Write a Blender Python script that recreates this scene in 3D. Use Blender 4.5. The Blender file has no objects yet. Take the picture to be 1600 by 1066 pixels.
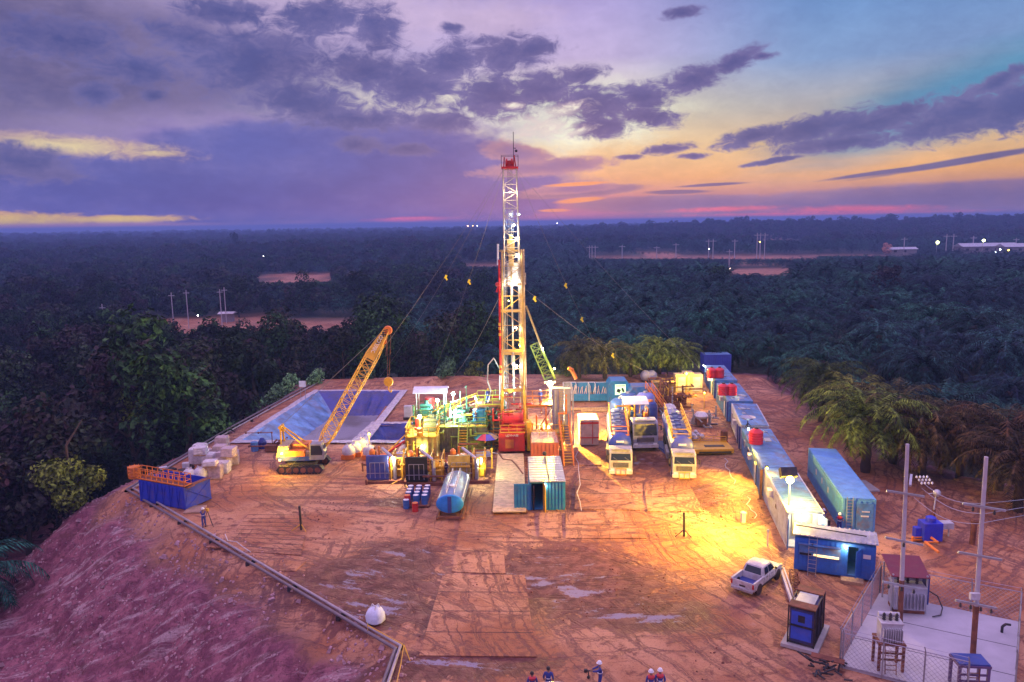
import bpy, bmesh, math, random
import numpy as np
from mathutils import Vector, Matrix
C = bpy.context.scene
COL = C.collection
rad = math.radians
# ------------------------------------------------------------------ camera
FPX = 1186.0; CAMH = 26.0; PITCH = math.atan(185/1186); ROLL = math.atan(0.0152)
cam_d = bpy.data.cameras.new('camera'); cam = bpy.data.objects.new('camera', cam_d); COL.objects.link(cam)
cam_d.sensor_width = 36; cam_d.lens = 36*FPX/1600; cam_d.clip_end = 30000; cam_d.clip_start = 0.5
cam.matrix_world = Matrix.Translation((0, 0, CAMH)) @ Matrix.Rotation(math.pi/2-PITCH, 4, 'X') @ Matrix.Rotation(-ROLL, 4, 'Z')
C.camera = cam
def ray(px, py):
    x = (px-800)/FPX; y = (533-py)/FPX
    c, s = math.cos(ROLL), math.sin(ROLL)
    x, y = c*x+s*y, -s*x+c*y
    return Vector((x, math.cos(PITCH)+y*math.sin(PITCH), y*math.cos(PITCH)-math.sin(PITCH)))
def G(px, py, z=0.0):                     # photo pixel -> point on the level z
    r = ray(px, py); return Vector((0, 0, CAMH)) + r*((z-CAMH)/r.z)
def AY(px, py, Y):                        # photo pixel -> point at distance Y
    r = ray(px, py); return Vector((0, 0, CAMH)) + r*(Y/r.y)
_inv = cam.matrix_world.inverted()
def proj(p):
    q = _inv @ Vector(p); return (800+FPX*q.x/-q.z, 533-FPX*q.y/-q.z)
C.view_settings.view_transform = 'Standard'; C.view_settings.look = 'None'
C.view_settings.exposure = 0.0; C.view_settings.gamma = 1.0
C.cycles.max_bounces = 5; C.cycles.diffuse_bounces = 2; C.cycles.glossy_bounces = 2
C.cycles.transmission_bounces = 2; C.cycles.volume_bounces = 0; C.cycles.transparent_max_bounces = 4
C.cycles.sample_clamp_indirect = 3.0; C.cycles.use_denoising = True

def lin(r, g, b):
    f = lambda c: (c/255)/12.92 if c/255 <= .04045 else ((c/255+.055)/1.055)**2.4
    return (f(r), f(g), f(b), 1)
class NT:                                 # tiny node-tree writer
    def __init__(s, tree): s.t = tree; s.n = tree.nodes; s.l = tree.links
    def put(s, inp, v):
        if isinstance(v, bpy.types.NodeSocket): s.l.new(v, inp)
        elif v is not None: inp.default_value = v
    def m(s, op, a, b=None, c=None, clamp=False):
        n = s.n.new('ShaderNodeMath'); n.operation = op; n.use_clamp = clamp
        s.put(n.inputs[0], a); s.put(n.inputs[1], b); s.put(n.inputs[2], c); return n.outputs[0]
    def mix(s, f, a, b, mode='MIX'):
        n = s.n.new('ShaderNodeMix'); n.data_type = 'RGBA'; n.blend_type = mode
        s.put(n.inputs[0], f); s.put(n.inputs[6], a); s.put(n.inputs[7], b); return n.outputs[2]
    def xyz(s, x, y, z=0.0):
        n = s.n.new('ShaderNodeCombineXYZ'); s.put(n.inputs[0], x); s.put(n.inputs[1], y); s.put(n.inputs[2], z); return n.outputs[0]
    def sep(s, v):
        n = s.n.new('ShaderNodeSeparateXYZ'); s.l.new(v, n.inputs[0]); return n.outputs
    def noise(s, v, scale, detail=5, rough=.6, dist=0.0, out=0):
        n = s.n.new('ShaderNodeTexNoise'); s.put(n.inputs['Vector'], v); n.inputs['Scale'].default_value = scale
        n.inputs['Detail'].default_value = detail; n.inputs['Roughness'].default_value = rough; n.inputs['Distortion'].default_value = dist
        return n.outputs[out]
    def mapr(s, v, a, b, c=0.0, d=1.0, smooth=True):
        n = s.n.new('ShaderNodeMapRange'); n.interpolation_type = 'SMOOTHSTEP' if smooth else 'LINEAR'
        for i, q in enumerate((v, a, b, c, d)): s.put(n.inputs[i], q)
        return n.outputs[0]
    def map(s, v, loc=(0,0,0), rot=(0,0,0), sc=(1,1,1), kind='POINT'):
        n = s.n.new('ShaderNodeMapping'); n.vector_type = kind; s.l.new(v, n.inputs[0])
        n.inputs[1].default_value = loc; n.inputs[2].default_value = rot; n.inputs[3].default_value = sc; return n.outputs[0]
    def ramp(s, f, stops):
        n = s.n.new('ShaderNodeValToRGB'); s.put(n.inputs[0], f); e = n.color_ramp.elements
        while len(e) < len(stops): e.new(.5)
        for i, (p, c) in enumerate(stops): e[i].position = p; e[i].color = c
        return n.outputs[0]
    def vlen(s, v):
        n = s.n.new('ShaderNodeVectorMath'); n.operation = 'LENGTH'; s.l.new(v, n.inputs[0]); return n.outputs['Value']
    def hsv(s, c, h=.5, sa=1, v=1, f=1):
        n = s.n.new('ShaderNodeHueSaturation')
        for k, q in zip(('Hue', 'Saturation', 'Value', 'Fac', 'Color'), (h, sa, v, f, c)): s.put(n.inputs[k], q)
        return n.outputs[0]
# ------------------------------------------------------------------ world: dusk sky with cloud banks
W = bpy.data.worlds.new('World'); C.world = W; W.use_nodes = True
w = NT(W.node_tree); w.n.clear()
tc = w.n.new('ShaderNodeTexCoord').outputs['Generated']
X, Y, Z = w.sep(tc)
U = w.m('MULTIPLY', w.m('ARCTAN2', X, Y), 57.29578)
V = w.m('MULTIPLY', w.m('ARCSINE', Z), 57.29578)
uv = w.xyz(U, V)
def azel(px, py):
    d = ray(px, py).normalized(); return math.degrees(math.atan2(d.x, d.y)), math.degrees(math.asin(d.z))
K = math.degrees(1/FPX)                   # degrees in one photo pixel
wob = w.noise(w.map(uv, sc=(.35, .7, 1)), 1.0, 6, .62)
fine = w.noise(w.map(uv, loc=(3, 9, 2), sc=(.75, 1.35, 1)), 1.0, 7, .68, .6)
streak = w.noise(w.map(uv, loc=(7, 1, 5), sc=(.16, 1.4, 1)), 1.0, 6, .6, .4)
big = w.noise(w.map(uv, loc=(1, 4, 8), sc=(.09, .2, 1)), 1.0, 4, .55)
last = [wob]
def band(ell, amp, nz, lo=0.0, hi=.35, thin=1.0):
    cur = None
    for e in ell:
        cx, cy, ax, ay = e[:4]; rot = e[4] if len(e) > 4 else 0
        u0, v0 = azel(cx, cy)
        # each step hangs on the one before, so the shader never holds many values at once
        va = w.n.new('ShaderNodeVectorMath'); va.operation = 'MULTIPLY_ADD'; w.l.new(last[0], va.inputs[0]); va.inputs[1].default_value = (1e-7,)*3; w.l.new(uv, va.inputs[2])
        q = w.vlen(w.map(va.outputs[0], (u0, v0, 0), (0, 0, rad(rot)), (ax*K, ay*K, 1), 'TEXTURE'))
        cur = q if cur is None else w.m('MINIMUM', cur, q)
        last[0] = cur
    d = w.m('ADD', w.m('SUBTRACT', 1.0, cur), w.m('MULTIPLY', w.m('SUBTRACT', nz, .5), amp))
    return w.mapr(d, lo, hi), d
def vramp(stops):
    f = w.mapr(V, -4, 36, 0, 1, False)
    return w.ramp(f, [((v+4)/40, lin(*c)) for v, c in stops])
left = vramp([(-4, (120,110,160)), (0, (185,135,165)), (1.2, (140,115,165)), (3, (112,100,166)), (7, (116,108,168)), (12, (118,108,162)), (16.5, (170,145,190)), (22, (190,165,210))])
mid = vramp([(-4, (120,110,160)), (0, (195,120,165)), (1.5, (205,130,160)), (3, (246,176,140)), (5.5, (250,205,160)), (8, (255,238,205)), (11.5, (205,180,222)), (17, (172,152,216))])
right = vramp([(-4, (120,110,150)), (0, (140,115,155)), (1.3, (170,120,150)), (3, (246,172,120)), (5.2, (236,192,150)), (7.5, (190,178,180)), (10.5, (136,160,206)), (17, (92,138,202))])
base = w.mix(w.mapr(U, -22, -2), left, mid)
base = w.mix(w.mapr(U, 4, 22), base, right)
def lay(c, ell, col, amp, nz, lo=0.0, hi=.35, col2=None, k=1.0):
    mk, d = band(ell, amp, nz, lo, hi)
    if k != 1.0: mk = w.m('MULTIPLY', mk, k)
    cc = lin(*col)
    if col2: cc = w.mix(w.mapr(w.m('ADD', d, w.m('MULTIPLY', w.m('SUBTRACT', wob, .5), 1.2)), lo, hi+.55), lin(*col2), lin(*col))
    r = w.mix(mk, c, cc); last[0] = r
    return r
# teal wedge of clear sky at upper right, glow behind the broken cloud
base = lay(base, [(1500, 150, 340, 70, 17)], (92, 146, 186), .3, streak, 0, .8)
base = lay(base, [(860, 185, 210, 64, 0), (860, 205, 70, 26)], (255, 250, 228), .8, wob, -.1, .7)
base = lay(base, [(560, 20, 330, 60, 0), (760, 30, 150, 40)], (206, 176, 214), 1.0, wob, -.1, .9)
base = lay(base, [(60, 130, 330, 118, 0), (60, 40, 260, 60)], (106, 96, 148), .8, wob, 0, .6, (140, 120, 162))
base = lay(base, [(420, 215, 520, 62, 3), (640, 220, 250, 70)], (138, 118, 182), .9, wob, 0, .8, (172, 146, 196))
base = lay(base, [(330, 296, 640, 62, 0), (600, 275, 270, 92, 0), (-60, 262, 170, 55, -8), (780, 300, 130, 50), (420, 235, 200, 50, 4)], (90, 94, 172), .45, wob, 0, .30, (112, 108, 180))
base = lay(base, [(90, 226, 215, 20, -3), (250, 240, 60, 8)], (238, 208, 168), 1.1, fine, .1, .7, (195, 155, 165))
base = lay(base, [(-30, 344, 215, 15, -1), (170, 343, 150, 8, 0)], (250, 205, 110), 1.0, fine, .1, .5, (215, 160, 140))
base = lay(base, [(100, 357, 300, 9)], (202, 142, 165), .4, streak, 0, .6)
base = lay(base, [(1420, 313, 440, 25, 2), (1060, 318, 200, 15, 0), (900, 300, 120, 10, 3)], (128, 110, 160), .4, fine, 0, .3, (160, 125, 160))
base = lay(base, [(850, 262, 130, 16, 4), (890, 296, 90, 9, 3), (810, 240, 70, 20, -10)], (140, 112, 165), .9, fine, 0, .4, (190, 140, 165))
base = lay(base, [(640, 343, 82, 5.5, 1), (720, 349, 150, 4)], (235, 112, 160), .9, fine, 0, .7)
base = lay(base, [(1130, 327, 125, 6, 1), (1330, 328, 160, 8.5, 0), (1260, 334, 320, 4)], (245, 115, 140), 1.0, fine, .05, .9)
base = lay(base, [(865, 329, 32, 3.2), (905, 313, 46, 5, 4), (900, 288, 60, 4, 2)], (255, 160, 120), .5, streak, 0, .5)
dark = [(215, 107, 96, 30, 0), (150, 145, 42, 26, 0), (240, 150, 28, 12), (400, 95, 175, 70, 6), (480, 160, 140, 50, -10), (300, 62, 95, 34, -10), (500, 28, 105, 38, 8), (350, 20, 90, 26),
        (590, 45, 55, 52, -30), (570, 110, 90, 44, 0), (650, 130, 115, 60, 5), (705, 100, 75, 46, 20), (560, 185, 140, 28, 0), (708, 44, 26, 12), (790, 84, 100, 38, 6), (830, 78, 58, 26, 10), (90, 60, 120, 40),
        (770, 150, 110, 50, 0), (690, 190, 80, 26), (850, 140, 100, 38, 4), (930, 162, 110, 42, -6), (940, 198, 66, 28), (905, 118, 56, 20, 8), (1010, 150, 66, 32, 0), (1085, 122, 80, 28, 12),
        (1150, 96, 62, 20, 24), (1010, 182, 80, 22, -8), (1190, 88, 30, 9, 0), (1068, 20, 42, 13, 4), (30, 252, 100, 36, -12), (1045, 232, 60, 11, 6), (1085, 244, 36, 7), (985, 245, 30, 6), (640, 235, 60, 14), (560, 225, 50, 18)]
base = lay(base, dark, (82, 84, 148), 1.55, fine, .08, .60, (124, 112, 168))
ban = [(1180, 212, 82, 17, 12), (1270, 200, 110, 24, 10), (1370, 190, 120, 24, 10), (1500, 180, 120, 42, 12), (1590, 165, 90, 46, 8), (1310, 224, 130, 16, 4), (1205, 252, 60, 6, 8), (1560, 128, 60, 16, 25)]
base = lay(base, ban, (84, 88, 148), 1.5, fine, .06, .5, (120, 112, 165))
base = lay(base, [(850, 200, 78, 24, -4), (885, 172, 64, 15, 8), (800, 165, 26, 8, 0), (905, 205, 40, 8, 10)], (255, 248, 226), 2.4, fine, .15, 1.1, (225, 190, 205))
base = lay(base, [(1500, 252, 150, 6, 8), (1390, 268, 100, 4, 6), (1110, 289, 60, 3, 2), (1060, 300, 60, 4)], (118, 104, 150), .6, streak, 0, .5)
base = w.mix(.55, base, w.mix(w.mapr(big, .3, .7), (.78, .76, .84, 1), (1.22, 1.2, 1.16, 1)), 'MULTIPLY')
base = w.mix(.55, base, w.mix(fine, (.66, .68, .78, 1), (1.3, 1.28, 1.22, 1)), 'MULTIPLY')
base = w.mix(1.0, base, (.92, 1.03, 1.03, 1), 'MULTIPLY')
# unseen sky overhead and behind, brightened to light the ground
top = w.mix(w.mapr(V, 21, 42), (0, 0, 0, 1), (.92, .50, .88, 1))
base = w.mix(1.0, base, top, 'ADD')
behind = w.m('MULTIPLY', w.mapr(Y, .1, -.7), w.mapr(V, 40, 4))
base = w.mix(behind, base, (.40, .27, .58, 1))
sky = w.n.new('ShaderNodeTexSky'); sky.sky_type = 'NISHITA'; sky.sun_disc = False
sky.sun_elevation = rad(1.0); sky.sun_rotation = rad(3)
skm = w.mix(1.0, sky.outputs[0], (.012, .012, .012, 1), 'MULTIPLY')
base = w.mix(1.0, base, skm, 'ADD')
bg = w.n.new('ShaderNodeBackground'); w.l.new(base, bg.inputs[0]); bg.inputs[1].default_value = .94
wo = w.n.new('ShaderNodeOutputWorld'); w.l.new(bg.outputs[0], wo.inputs[0])
W.cycles.sampling_method = 'NONE'
sl = bpy.data.lights.new('afterglow_sun', 'SUN'); sl.energy = .25; sl.angle = rad(20); sl.color = (1, .72, .6)
so = bpy.data.objects.new('afterglow_sun', sl); COL.objects.link(so)
so.rotation_euler = (rad(-80), 0, rad(-3))       # light travels from the glow low behind the rig towards the camera

# ------------------------------------------------------------------ materials
MATS = {}
def mat(name, col, rough=.7, metal=0.0, var=.12, scale=1.5, emit=0.0, bump=0.0, dirt=0.0, spec=.5):
    if name in MATS: return MATS[name]
    m = bpy.data.materials.new(name); m.use_nodes = True; t = NT(m.node_tree)
    b = t.n['Principled BSDF']; tcn = t.n.new('ShaderNodeTexCoord'); oc = tcn.outputs['Object']
    c = tuple(col[:3])+(1,)
    nz = t.noise(oc, scale, 5, .65)
    cc = t.mix(1.0, c, t.mix(t.mapr(nz, .3, .7), (1-var,)*3+(1,), (1+var,)*3+(1,)), 'MULTIPLY')
    if dirt:
        n2 = t.noise(oc, scale*.8, 7, .7, .5)
        cc = t.mix(t.m('MULTIPLY', t.mapr(n2, .46, .7), dirt), cc, (.22, .12, .08, 1))
    t.l.new(cc, b.inputs['Base Color'])
    t.l.new(t.mapr(nz, .2, .8, max(rough-.1, .05), min(rough+.12, 1)), b.inputs['Roughness'])
    b.inputs['Metallic'].default_value = metal; b.inputs['Specular IOR Level'].default_value = spec
    if emit: b.inputs['Emission Color'].default_value = c; b.inputs['Emission Strength'].default_value = emit
    if bump:
        bn = t.n.new('ShaderNodeBump'); bn.inputs['Strength'].default_value = bump; bn.inputs['Distance'].default_value = .05
        t.l.new(t.noise(oc, scale*6, 5, .7), bn.inputs['Height']); t.l.new(bn.outputs[0], b.inputs['Normal'])
    MATS[name] = m; return m
# ------------------------------------------------------------------ mesh writer
class MB:
    def __init__(s): s.v = []; s.f = []; s.mi = []; s.cur = 0
    def add(s, vs, fs):
        o = len(s.v); s.v += [tuple(v) for v in vs]; s.f += [tuple(i+o for i in f) for f in fs]; s.mi += [s.cur]*len(fs); return s
    def use(s, i): s.cur = i; return s
    def box(s, c, d, rz=0, rx=0, ry=0, taper=1.0):
        R = Matrix.Rotation(rz, 3, 'Z') @ Matrix.Rotation(ry, 3, 'Y') @ Matrix.Rotation(rx, 3, 'X'); c = Vector(c); vs = []
        for z in (-.5, .5):
            for x, y in ((-.5,-.5), (.5,-.5), (.5,.5), (-.5,.5)):
                k = taper if z > 0 else 1
                vs.append(c + R @ Vector((x*d[0]*k, y*d[1]*k, z*d[2])))
        return s.add(vs, [(3,2,1,0), (4,5,6,7), (0,1,5,4), (1,2,6,5), (2,3,7,6), (3,0,4,7)])
    def b0(s, x, y, z, dx, dy, dz, rz=0): return s.box((x, y, z+dz/2), (dx, dy, dz), rz)   # standing on z
    def tube(s, p, q, r, n=6, r2=None, cap=True):
        p, q = Vector(p), Vector(q); d = q-p
        if d.length < 1e-6: return s
        r2 = r if r2 is None else r2; M = d.to_track_quat('Z', 'Y').to_matrix(); vs = []
        for c, rr in ((p, r), (q, r2)):
            for i in range(n):
                a = 2*math.pi*(i+.5)/n; vs.append(c + M @ Vector((rr*math.cos(a), rr*math.sin(a), 0)))
        fs = [(i, (i+1) % n, n+(i+1) % n, n+i) for i in range(n)]
        if cap: fs += [tuple(reversed(range(n))), tuple(range(n, 2*n))]
        return s.add(vs, fs)
    def path(s, pts, r, n=6):
        for a, b in zip(pts, pts[1:]): s.tube(a, b, r, n)
        return s
    def lathe(s, c, prof, n=16, axis='Z', sx=1, sy=1):      # prof: (radius, height)
        c = Vector(c); vs = []; R = {'Z': Matrix.Identity(3), 'Y': Matrix.Rotation(rad(-90), 3, 'X'), 'X': Matrix.Rotation(rad(90), 3, 'Y')}[axis]
        for r, h in prof:
            for i in range(n):
                a = 2*math.pi*(i+.5)/n; vs.append(c + R @ Vector((r*math.cos(a)*sx, r*math.sin(a)*sy, h)))
        k = len(prof); fs = [(j*n+i, j*n+(i+1) % n, (j+1)*n+(i+1) % n, (j+1)*n+i) for j in range(k-1) for i in range(n)]
        fs += [tuple(reversed(range(n))), tuple(range((k-1)*n, k*n))]
        return s.add(vs, fs)
    def ball(s, c, r, n=10, k=6, sz=1, nz=0, seed=0):
        rg = random.Random(seed); c = Vector(c); vs = []; fs = []
        for j in range(k+1):
            t = math.pi*j/k
            for i in range(n):
                a = 2*math.pi*i/n; q = 1+rg.uniform(-nz, nz) if 0 < j < k else 1
                vs.append(c+Vector((r*q*math.sin(t)*math.cos(a), r*q*math.sin(t)*math.sin(a), r*sz*q*math.cos(t))))
        for j in range(k):
            for i in range(n): fs.append((j*n+i, (j+1)*n+i, (j+1)*n+(i+1) % n, j*n+(i+1) % n))
        return s.add(vs, fs)
    def prism(s, poly, x0, x1, axis='X'):                    # 2-D outline extruded along an axis
        n = len(poly); vs = []
        for q in (x0, x1):
            for a, b in poly: vs.append({'X': (q, a, b), 'Y': (a, q, b), 'Z': (a, b, q)}[axis])
        return s.add(vs, [(i, (i+1) % n, n+(i+1) % n, n+i) for i in range(n)] + [tuple(reversed(range(n))), tuple(range(n, 2*n))])
    def lattice(s, a, b, w0, w1, d0, d1, bays, rc=.05, rb=.03, face='all', X=None):   # four-chord lattice from a to b
        a, b = Vector(a), Vector(b); z = (b-a).normalized()
        x = Vector(X or (1, 0, 0)); x = (x-z*x.dot(z)).normalized(); y = z.cross(x)
        P = []
        for i in range(bays+1):
            t = i/bays; c = a.lerp(b, t); wx = (w0+(w1-w0)*t)/2; wy = (d0+(d1-d0)*t)/2
            P.append([c+x*wx*i1+y*wy*i2 for i1, i2 in ((-1,-1), (1,-1), (1,1), (-1,1))])
        for i in range(bays):
            for k in range(4):
                s.tube(P[i][k], P[i+1][k], rc, 5, cap=False)
                k2 = (k+1) % 4
                if face == 'front' and k == 2: continue
                s.tube(P[i][k], P[i][k2], rb, 4, cap=False)
                (s.tube(P[i][k], P[i+1][k2], rb, 4, cap=False) if (i+k) % 2 else s.tube(P[i][k2], P[i+1][k], rb, 4, cap=False))
        for k in range(4): s.tube(P[bays][k], P[bays][(k+1) % 4], rb, 4, cap=False)
        return s
    def rail(s, pts, h=1.1, r=.035, step=1.6, mid=2, toe=True):  # handrail along a polyline
        for a, b in zip(pts, pts[1:]):
            a, b = Vector(a), Vector(b); n = max(1, round((b-a).length/step))
            for i in range(n+1): p = a.lerp(b, i/n); s.tube(p, p+Vector((0, 0, h)), r, 4)
            for k in range(mid): z = Vector((0, 0, h*(k+1)/mid)); s.tube(a+z, b+z, r, 4)
            if toe: z = Vector((0, 0, .08)); s.tube(a+z, b+z, r*1.6, 4)
        return s
    def stairs(s, a, b, w=.8, n=12, r=.04):                  # a foot, b top
        a, b = Vector(a), Vector(b); d = b-a; side = Vector((d.y, -d.x, 0))
        side = (side.normalized() if side.length > 1e-4 else Vector((1, 0, 0)))*w/2; rz = math.atan2(d.y, d.x)
        for k in (-1, 1): s.tube(a+side*k, b+side*k, r*1.8, 4)
        for i in range(1, n+1):
            p = a+d*(i/(n+1)); s.box(p, (.24, w, .04), rz)
        return s
    def ladder(s, a, b, w=.45, n=12, r=.03, X=(1, 0, 0)):
        a, b = Vector(a), Vector(b); x = Vector(X).normalized()*w/2
        for k in (-1, 1): s.tube(a+x*k, b+x*k, r, 4)
        for i in range(1, n+1): p = a.lerp(b, i/(n+1)); s.tube(p-x, p+x, r*.8, 4)
        return s
    def rings(s, rs):                                        # loft between same-length loops
        n = len(rs[0]); vs = [p for r in rs for p in r]
        fs = [(j*n+i, j*n+(i+1) % n, (j+1)*n+(i+1) % n, (j+1)*n+i) for j in range(len(rs)-1) for i in range(n)]
        fs += [tuple(reversed(range(n))), tuple(range((len(rs)-1)*n, len(rs)*n))]
        return s.add(vs, fs)
    def build(s, name, mats, parent=None, smooth=False, bevel=0, loc=None):
        me = bpy.data.meshes.new(name); me.from_pydata(s.v, [], s.f)
        if not isinstance(mats, (list, tuple)): mats = [mats]
        for m in mats: me.materials.append(m)
        me.polygons.foreach_set('material_index', s.mi)
        if smooth: me.polygons.foreach_set('use_smooth', [True]*len(s.f))
        bm = bmesh.new(); bm.from_mesh(me); bmesh.ops.recalc_face_normals(bm, faces=bm.faces); bm.to_mesh(me); bm.free()
        o = bpy.data.objects.new(name, me); COL.objects.link(o)
        if parent is not None: o.parent = parent
        if loc is not None: o.location = loc
        if bevel:
            md = o.modifiers.new('bevel', 'BEVEL'); md.width = bevel; md.segments = 2; md.limit_method = 'ANGLE'
        if smooth:
            try: me.set_sharp_from_angle(angle=rad(40))
            except Exception: pass
        return o
def tag(o, label=None, cat=None, group=None, kind=None):
    if label: o['label'] = label
    if cat: o['category'] = cat
    if group: o['group'] = group
    if kind: o['kind'] = kind
    return o
def thing(name, label, cat, loc=(0, 0, 0), rz=0, group=None):
    o = bpy.data.objects.new(name, None); COL.objects.link(o); o.empty_display_size = .3
    o.location = loc; o.rotation_euler = (0, 0, rz); return tag(o, label, cat, group)
def dup(root, loc, rz=0, label=None, scale=None):
    r = root.copy(); COL.objects.link(r); r.location = loc; r.rotation_euler = (0, 0, rz)
    if label: r['label'] = label
    if scale is not None: r.scale = (scale,)*3 if isinstance(scale, (int, float)) else scale
    for ch in list(root.children):
        c = ch.copy(); COL.objects.link(c); c.parent = r
        for g in list(ch.children):
            d = g.copy(); COL.objects.link(d); d.parent = c
    return r
def seg(p, q):                            # two ground pixels -> (midpoint, heading, length)
    a, b = G(*p), G(*q); d = b-a; return (a+b)/2, math.atan2(d.y, d.x), d.length
rng = random.Random(7)
# ------------------------------------------------------------------ terrain
def sstep(a, b, x): t = np.clip((x-a)/(b-a), 0, 1); return t*t*(3-2*t)
PAD = [(-39.3, 73.4), (-34.5, 100), (-34.0, 127), (-5, 129), (39.5, 124), (37, 100), (38.5, 84), (38, 74), (48, 67), (60, 55), (120, 36), (120, -20), (-10.5, -20), (-8.5, 36), (-7.0, 44.2)]
def sd_pad(x, y):                         # signed distance to the pad outline (positive outside)
    d = np.full(x.shape, 1e9); ins = np.zeros(x.shape, bool); n = len(PAD)
    for i in range(n):
        ax, ay = PAD[i]; bx, by = PAD[(i+1) % n]; ex, ey = bx-ax, by-ay
        t = np.clip(((x-ax)*ex+(y-ay)*ey)/(ex*ex+ey*ey), 0, 1)
        d = np.minimum(d, np.hypot(x-ax-t*ex, y-ay-t*ey))
        c = ((ay > y) != (by > y)) & (x < (bx-ax)*(y-ay)/(by-ay+1e-12)+ax); ins ^= c
    return np.where(ins, -d, d)
def vn(x, y, s, seed=0):                  # cheap value noise
    rs = np.random.RandomState(seed); T = rs.rand(64, 64); x = x/s+100.3; y = y/s+100.7
    xi = np.floor(x).astype(int); yi = np.floor(y).astype(int); fx = x-xi; fy = y-yi; fx = fx*fx*(3-2*fx); fy = fy*fy*(3-2*fy)
    g = lambda i, j: T[i % 64, j % 64]
    return (g(xi, yi)*(1-fx)+g(xi+1, yi)*fx)*(1-fy)+(g(xi, yi+1)*(1-fx)+g(xi+1, yi+1)*fx)*fy-.5
def height(x, y):
    x = np.asarray(x, float); y = np.asarray(y, float); d = sd_pad(x, y)
    L = 1-sstep(-20, 45, x)*(1-sstep(300, 500, y))          # 1 = the low ground on the left and far away
    low = -9*L - 2.2*(1-L)
    low = low*(1-sstep(110, 120, y)*(1-sstep(150, 190, y))*.35)
    low = low + vn(x, y, 60, 3)*2.5*sstep(40, 200, d) + vn(x, y, 260, 4)*7*sstep(250, 700, y)
    ridge = 19*np.exp(-((x-800)/620)**2-((y-1500)/300)**2) + 13*np.exp(-((x-1500)/500)**2-((y-1300)/260)**2)
    edge = sstep(0, 1, np.clip(d/ (15+0*x), 0, 1))
    gu = np.abs(vn((x*.66-y*.74), (x*.74+y*.66)*.16, 2.1, 6)); rill = -.8*np.exp(-(gu/.08)**2)+vn(x, y, 6.5, 7)*.9+vn(x, y, 1.9, 17)*.18+vn(x, y, .8, 9)*.14
    z = low*edge + ridge + rill*sstep(1.5, 6, d)*(1-sstep(30, 60, d))
    z = z - .55*np.exp(-((d-2.2)/1.1)**2)*(d > 0)*(x < -4)   # drain cut below the pipes
    z = z + (vn(x, y, 7, 1)*.16+vn(x, y, 1.6, 2)*.07)*(d < 0)*sstep(0, -3, d)
    # spoil banks behind the pit and along the right track
    z = z + 1.6*np.exp(-((y-121.5)/2.0)**2)*sstep(-32, -26, x)*(1-sstep(30, 36, x))*(.7+vn(x, y, 5, 12))
    z = z + 1.3*np.exp(-(((x-41)+(y-100)*.16)/2.4)**2)*sstep(84, 92, y)*(1-sstep(116, 122, y))*(.8+vn(x, y, 4, 13))
    return z
def hz(x, y): return float(height(np.array([x]), np.array([y]))[0])
def axis(a, b, st, lo, hi, g=1.13):
    v = list(np.arange(a, b+st/2, st)); s = st
    while v[-1] < hi: s *= g; v.append(v[-1]+s)
    s = st
    while v[0] > lo: s *= g; v.insert(0, v[0]-s)
    return np.array(v)
gx = axis(-62, 62, .55, -9000, 9000); gy = axis(36, 130, .55, -60, 12000)
GX, GY = np.meshgrid(gx, gy); GZ = height(GX, GY); nx, ny = len(gx), len(gy)
PIT = [G(378, 690), G(497, 613), G(625, 613), G(563, 690)]       # rim corners
PIT2 = [G(563, 690), G(590, 664), G(668, 664), G(640, 690)]
def inpoly(x, y, P, m=0):
    ins = np.zeros(x.shape, bool); n = len(P)
    for i in range(n):
        ax, ay = P[i][0], P[i][1]; bx, by = P[(i+1) % n][0], P[(i+1) % n][1]
        ins ^= ((ay > y) != (by > y)) & (x < (bx-ax)*(y-ay)/(by-ay+1e-12)+ax)
    return ins
hole = inpoly(GX, GY, PIT) | inpoly(GX, GY, PIT2)
idx = np.arange(nx*ny).reshape(ny, nx)
q = np.stack([idx[:-1, :-1], idx[:-1, 1:], idx[1:, 1:], idx[1:, :-1]], -1)
hq = hole[:-1, :-1] & hole[:-1, 1:] & hole[1:, 1:] & hole[1:, :-1]
q = q[~hq].reshape(-1, 4)
gm = bpy.data.meshes.new('ground'); gm.from_pydata(np.stack([GX, GY, GZ], -1).reshape(-1, 3).tolist(), [], q.tolist())
# zones: R bare pad earth, G raw slope earth, B wet rutted mud
CLEAR = [(232, 497, 575, 522), (402, 429, 515, 443), (545, 427, 566, 433), (722, 411, 800, 420), (920, 399, 1275, 408), (1138, 420, 1236, 434), (1236, 398, 1420, 404), (995, 393, 1060, 397), (1180, 377, 1250, 379)]
D = sd_pad(GX, GY)
bare = np.clip(1-sstep(1, 4, D+vn(GX, GY, 3, 21)*3), 0, 1)
slope = np.clip((1-sstep(17, 25, D+vn(GX, GY, 5, 22)*6))*(1-bare)*(GX < 0)*(GY < 92), 0, 1)
slope = np.maximum(slope, (1-sstep(4, 12, D+vn(GX, GY, 4, 23)*4))*(1-bare)*.8)
wet = np.zeros_like(D)
for (px, py, ax, ay) in [(890, 905, 9, 8), (560, 905, 8, 4.5), (620, 870, 5, 4), (590, 950, 5, 4), (480, 720, 4, 2), (720, 960, 5, 4), (905, 780, 2.2, 6), (1170, 680, 3, 9), (900, 690, 1.6, 4), (990, 720, 5, 4), (620, 785, 4, 1.5), (1000, 960, 6, 3), (1110, 780, 3, 5), (690, 1040, 9, 2)]:
    c = G(px, py); wet = np.maximum(wet, np.exp(-((GX-c.x)/ax)**2-((GY-c.y)/ay)**2))
far = np.zeros_like(D)
for (a, b, c_, d_) in CLEAR:
    pass
def pixarr(x, y, z):
    M = np.array(_inv); P = np.stack([x, y, z, np.ones_like(x)], -1) @ M.T
    zz = np.where(P[..., 2] < -1, -P[..., 2], 1e9); return 800+FPX*P[..., 0]/zz, 533-FPX*P[..., 1]/zz
PX_, PY_ = pixarr(GX, GY, GZ)
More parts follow.
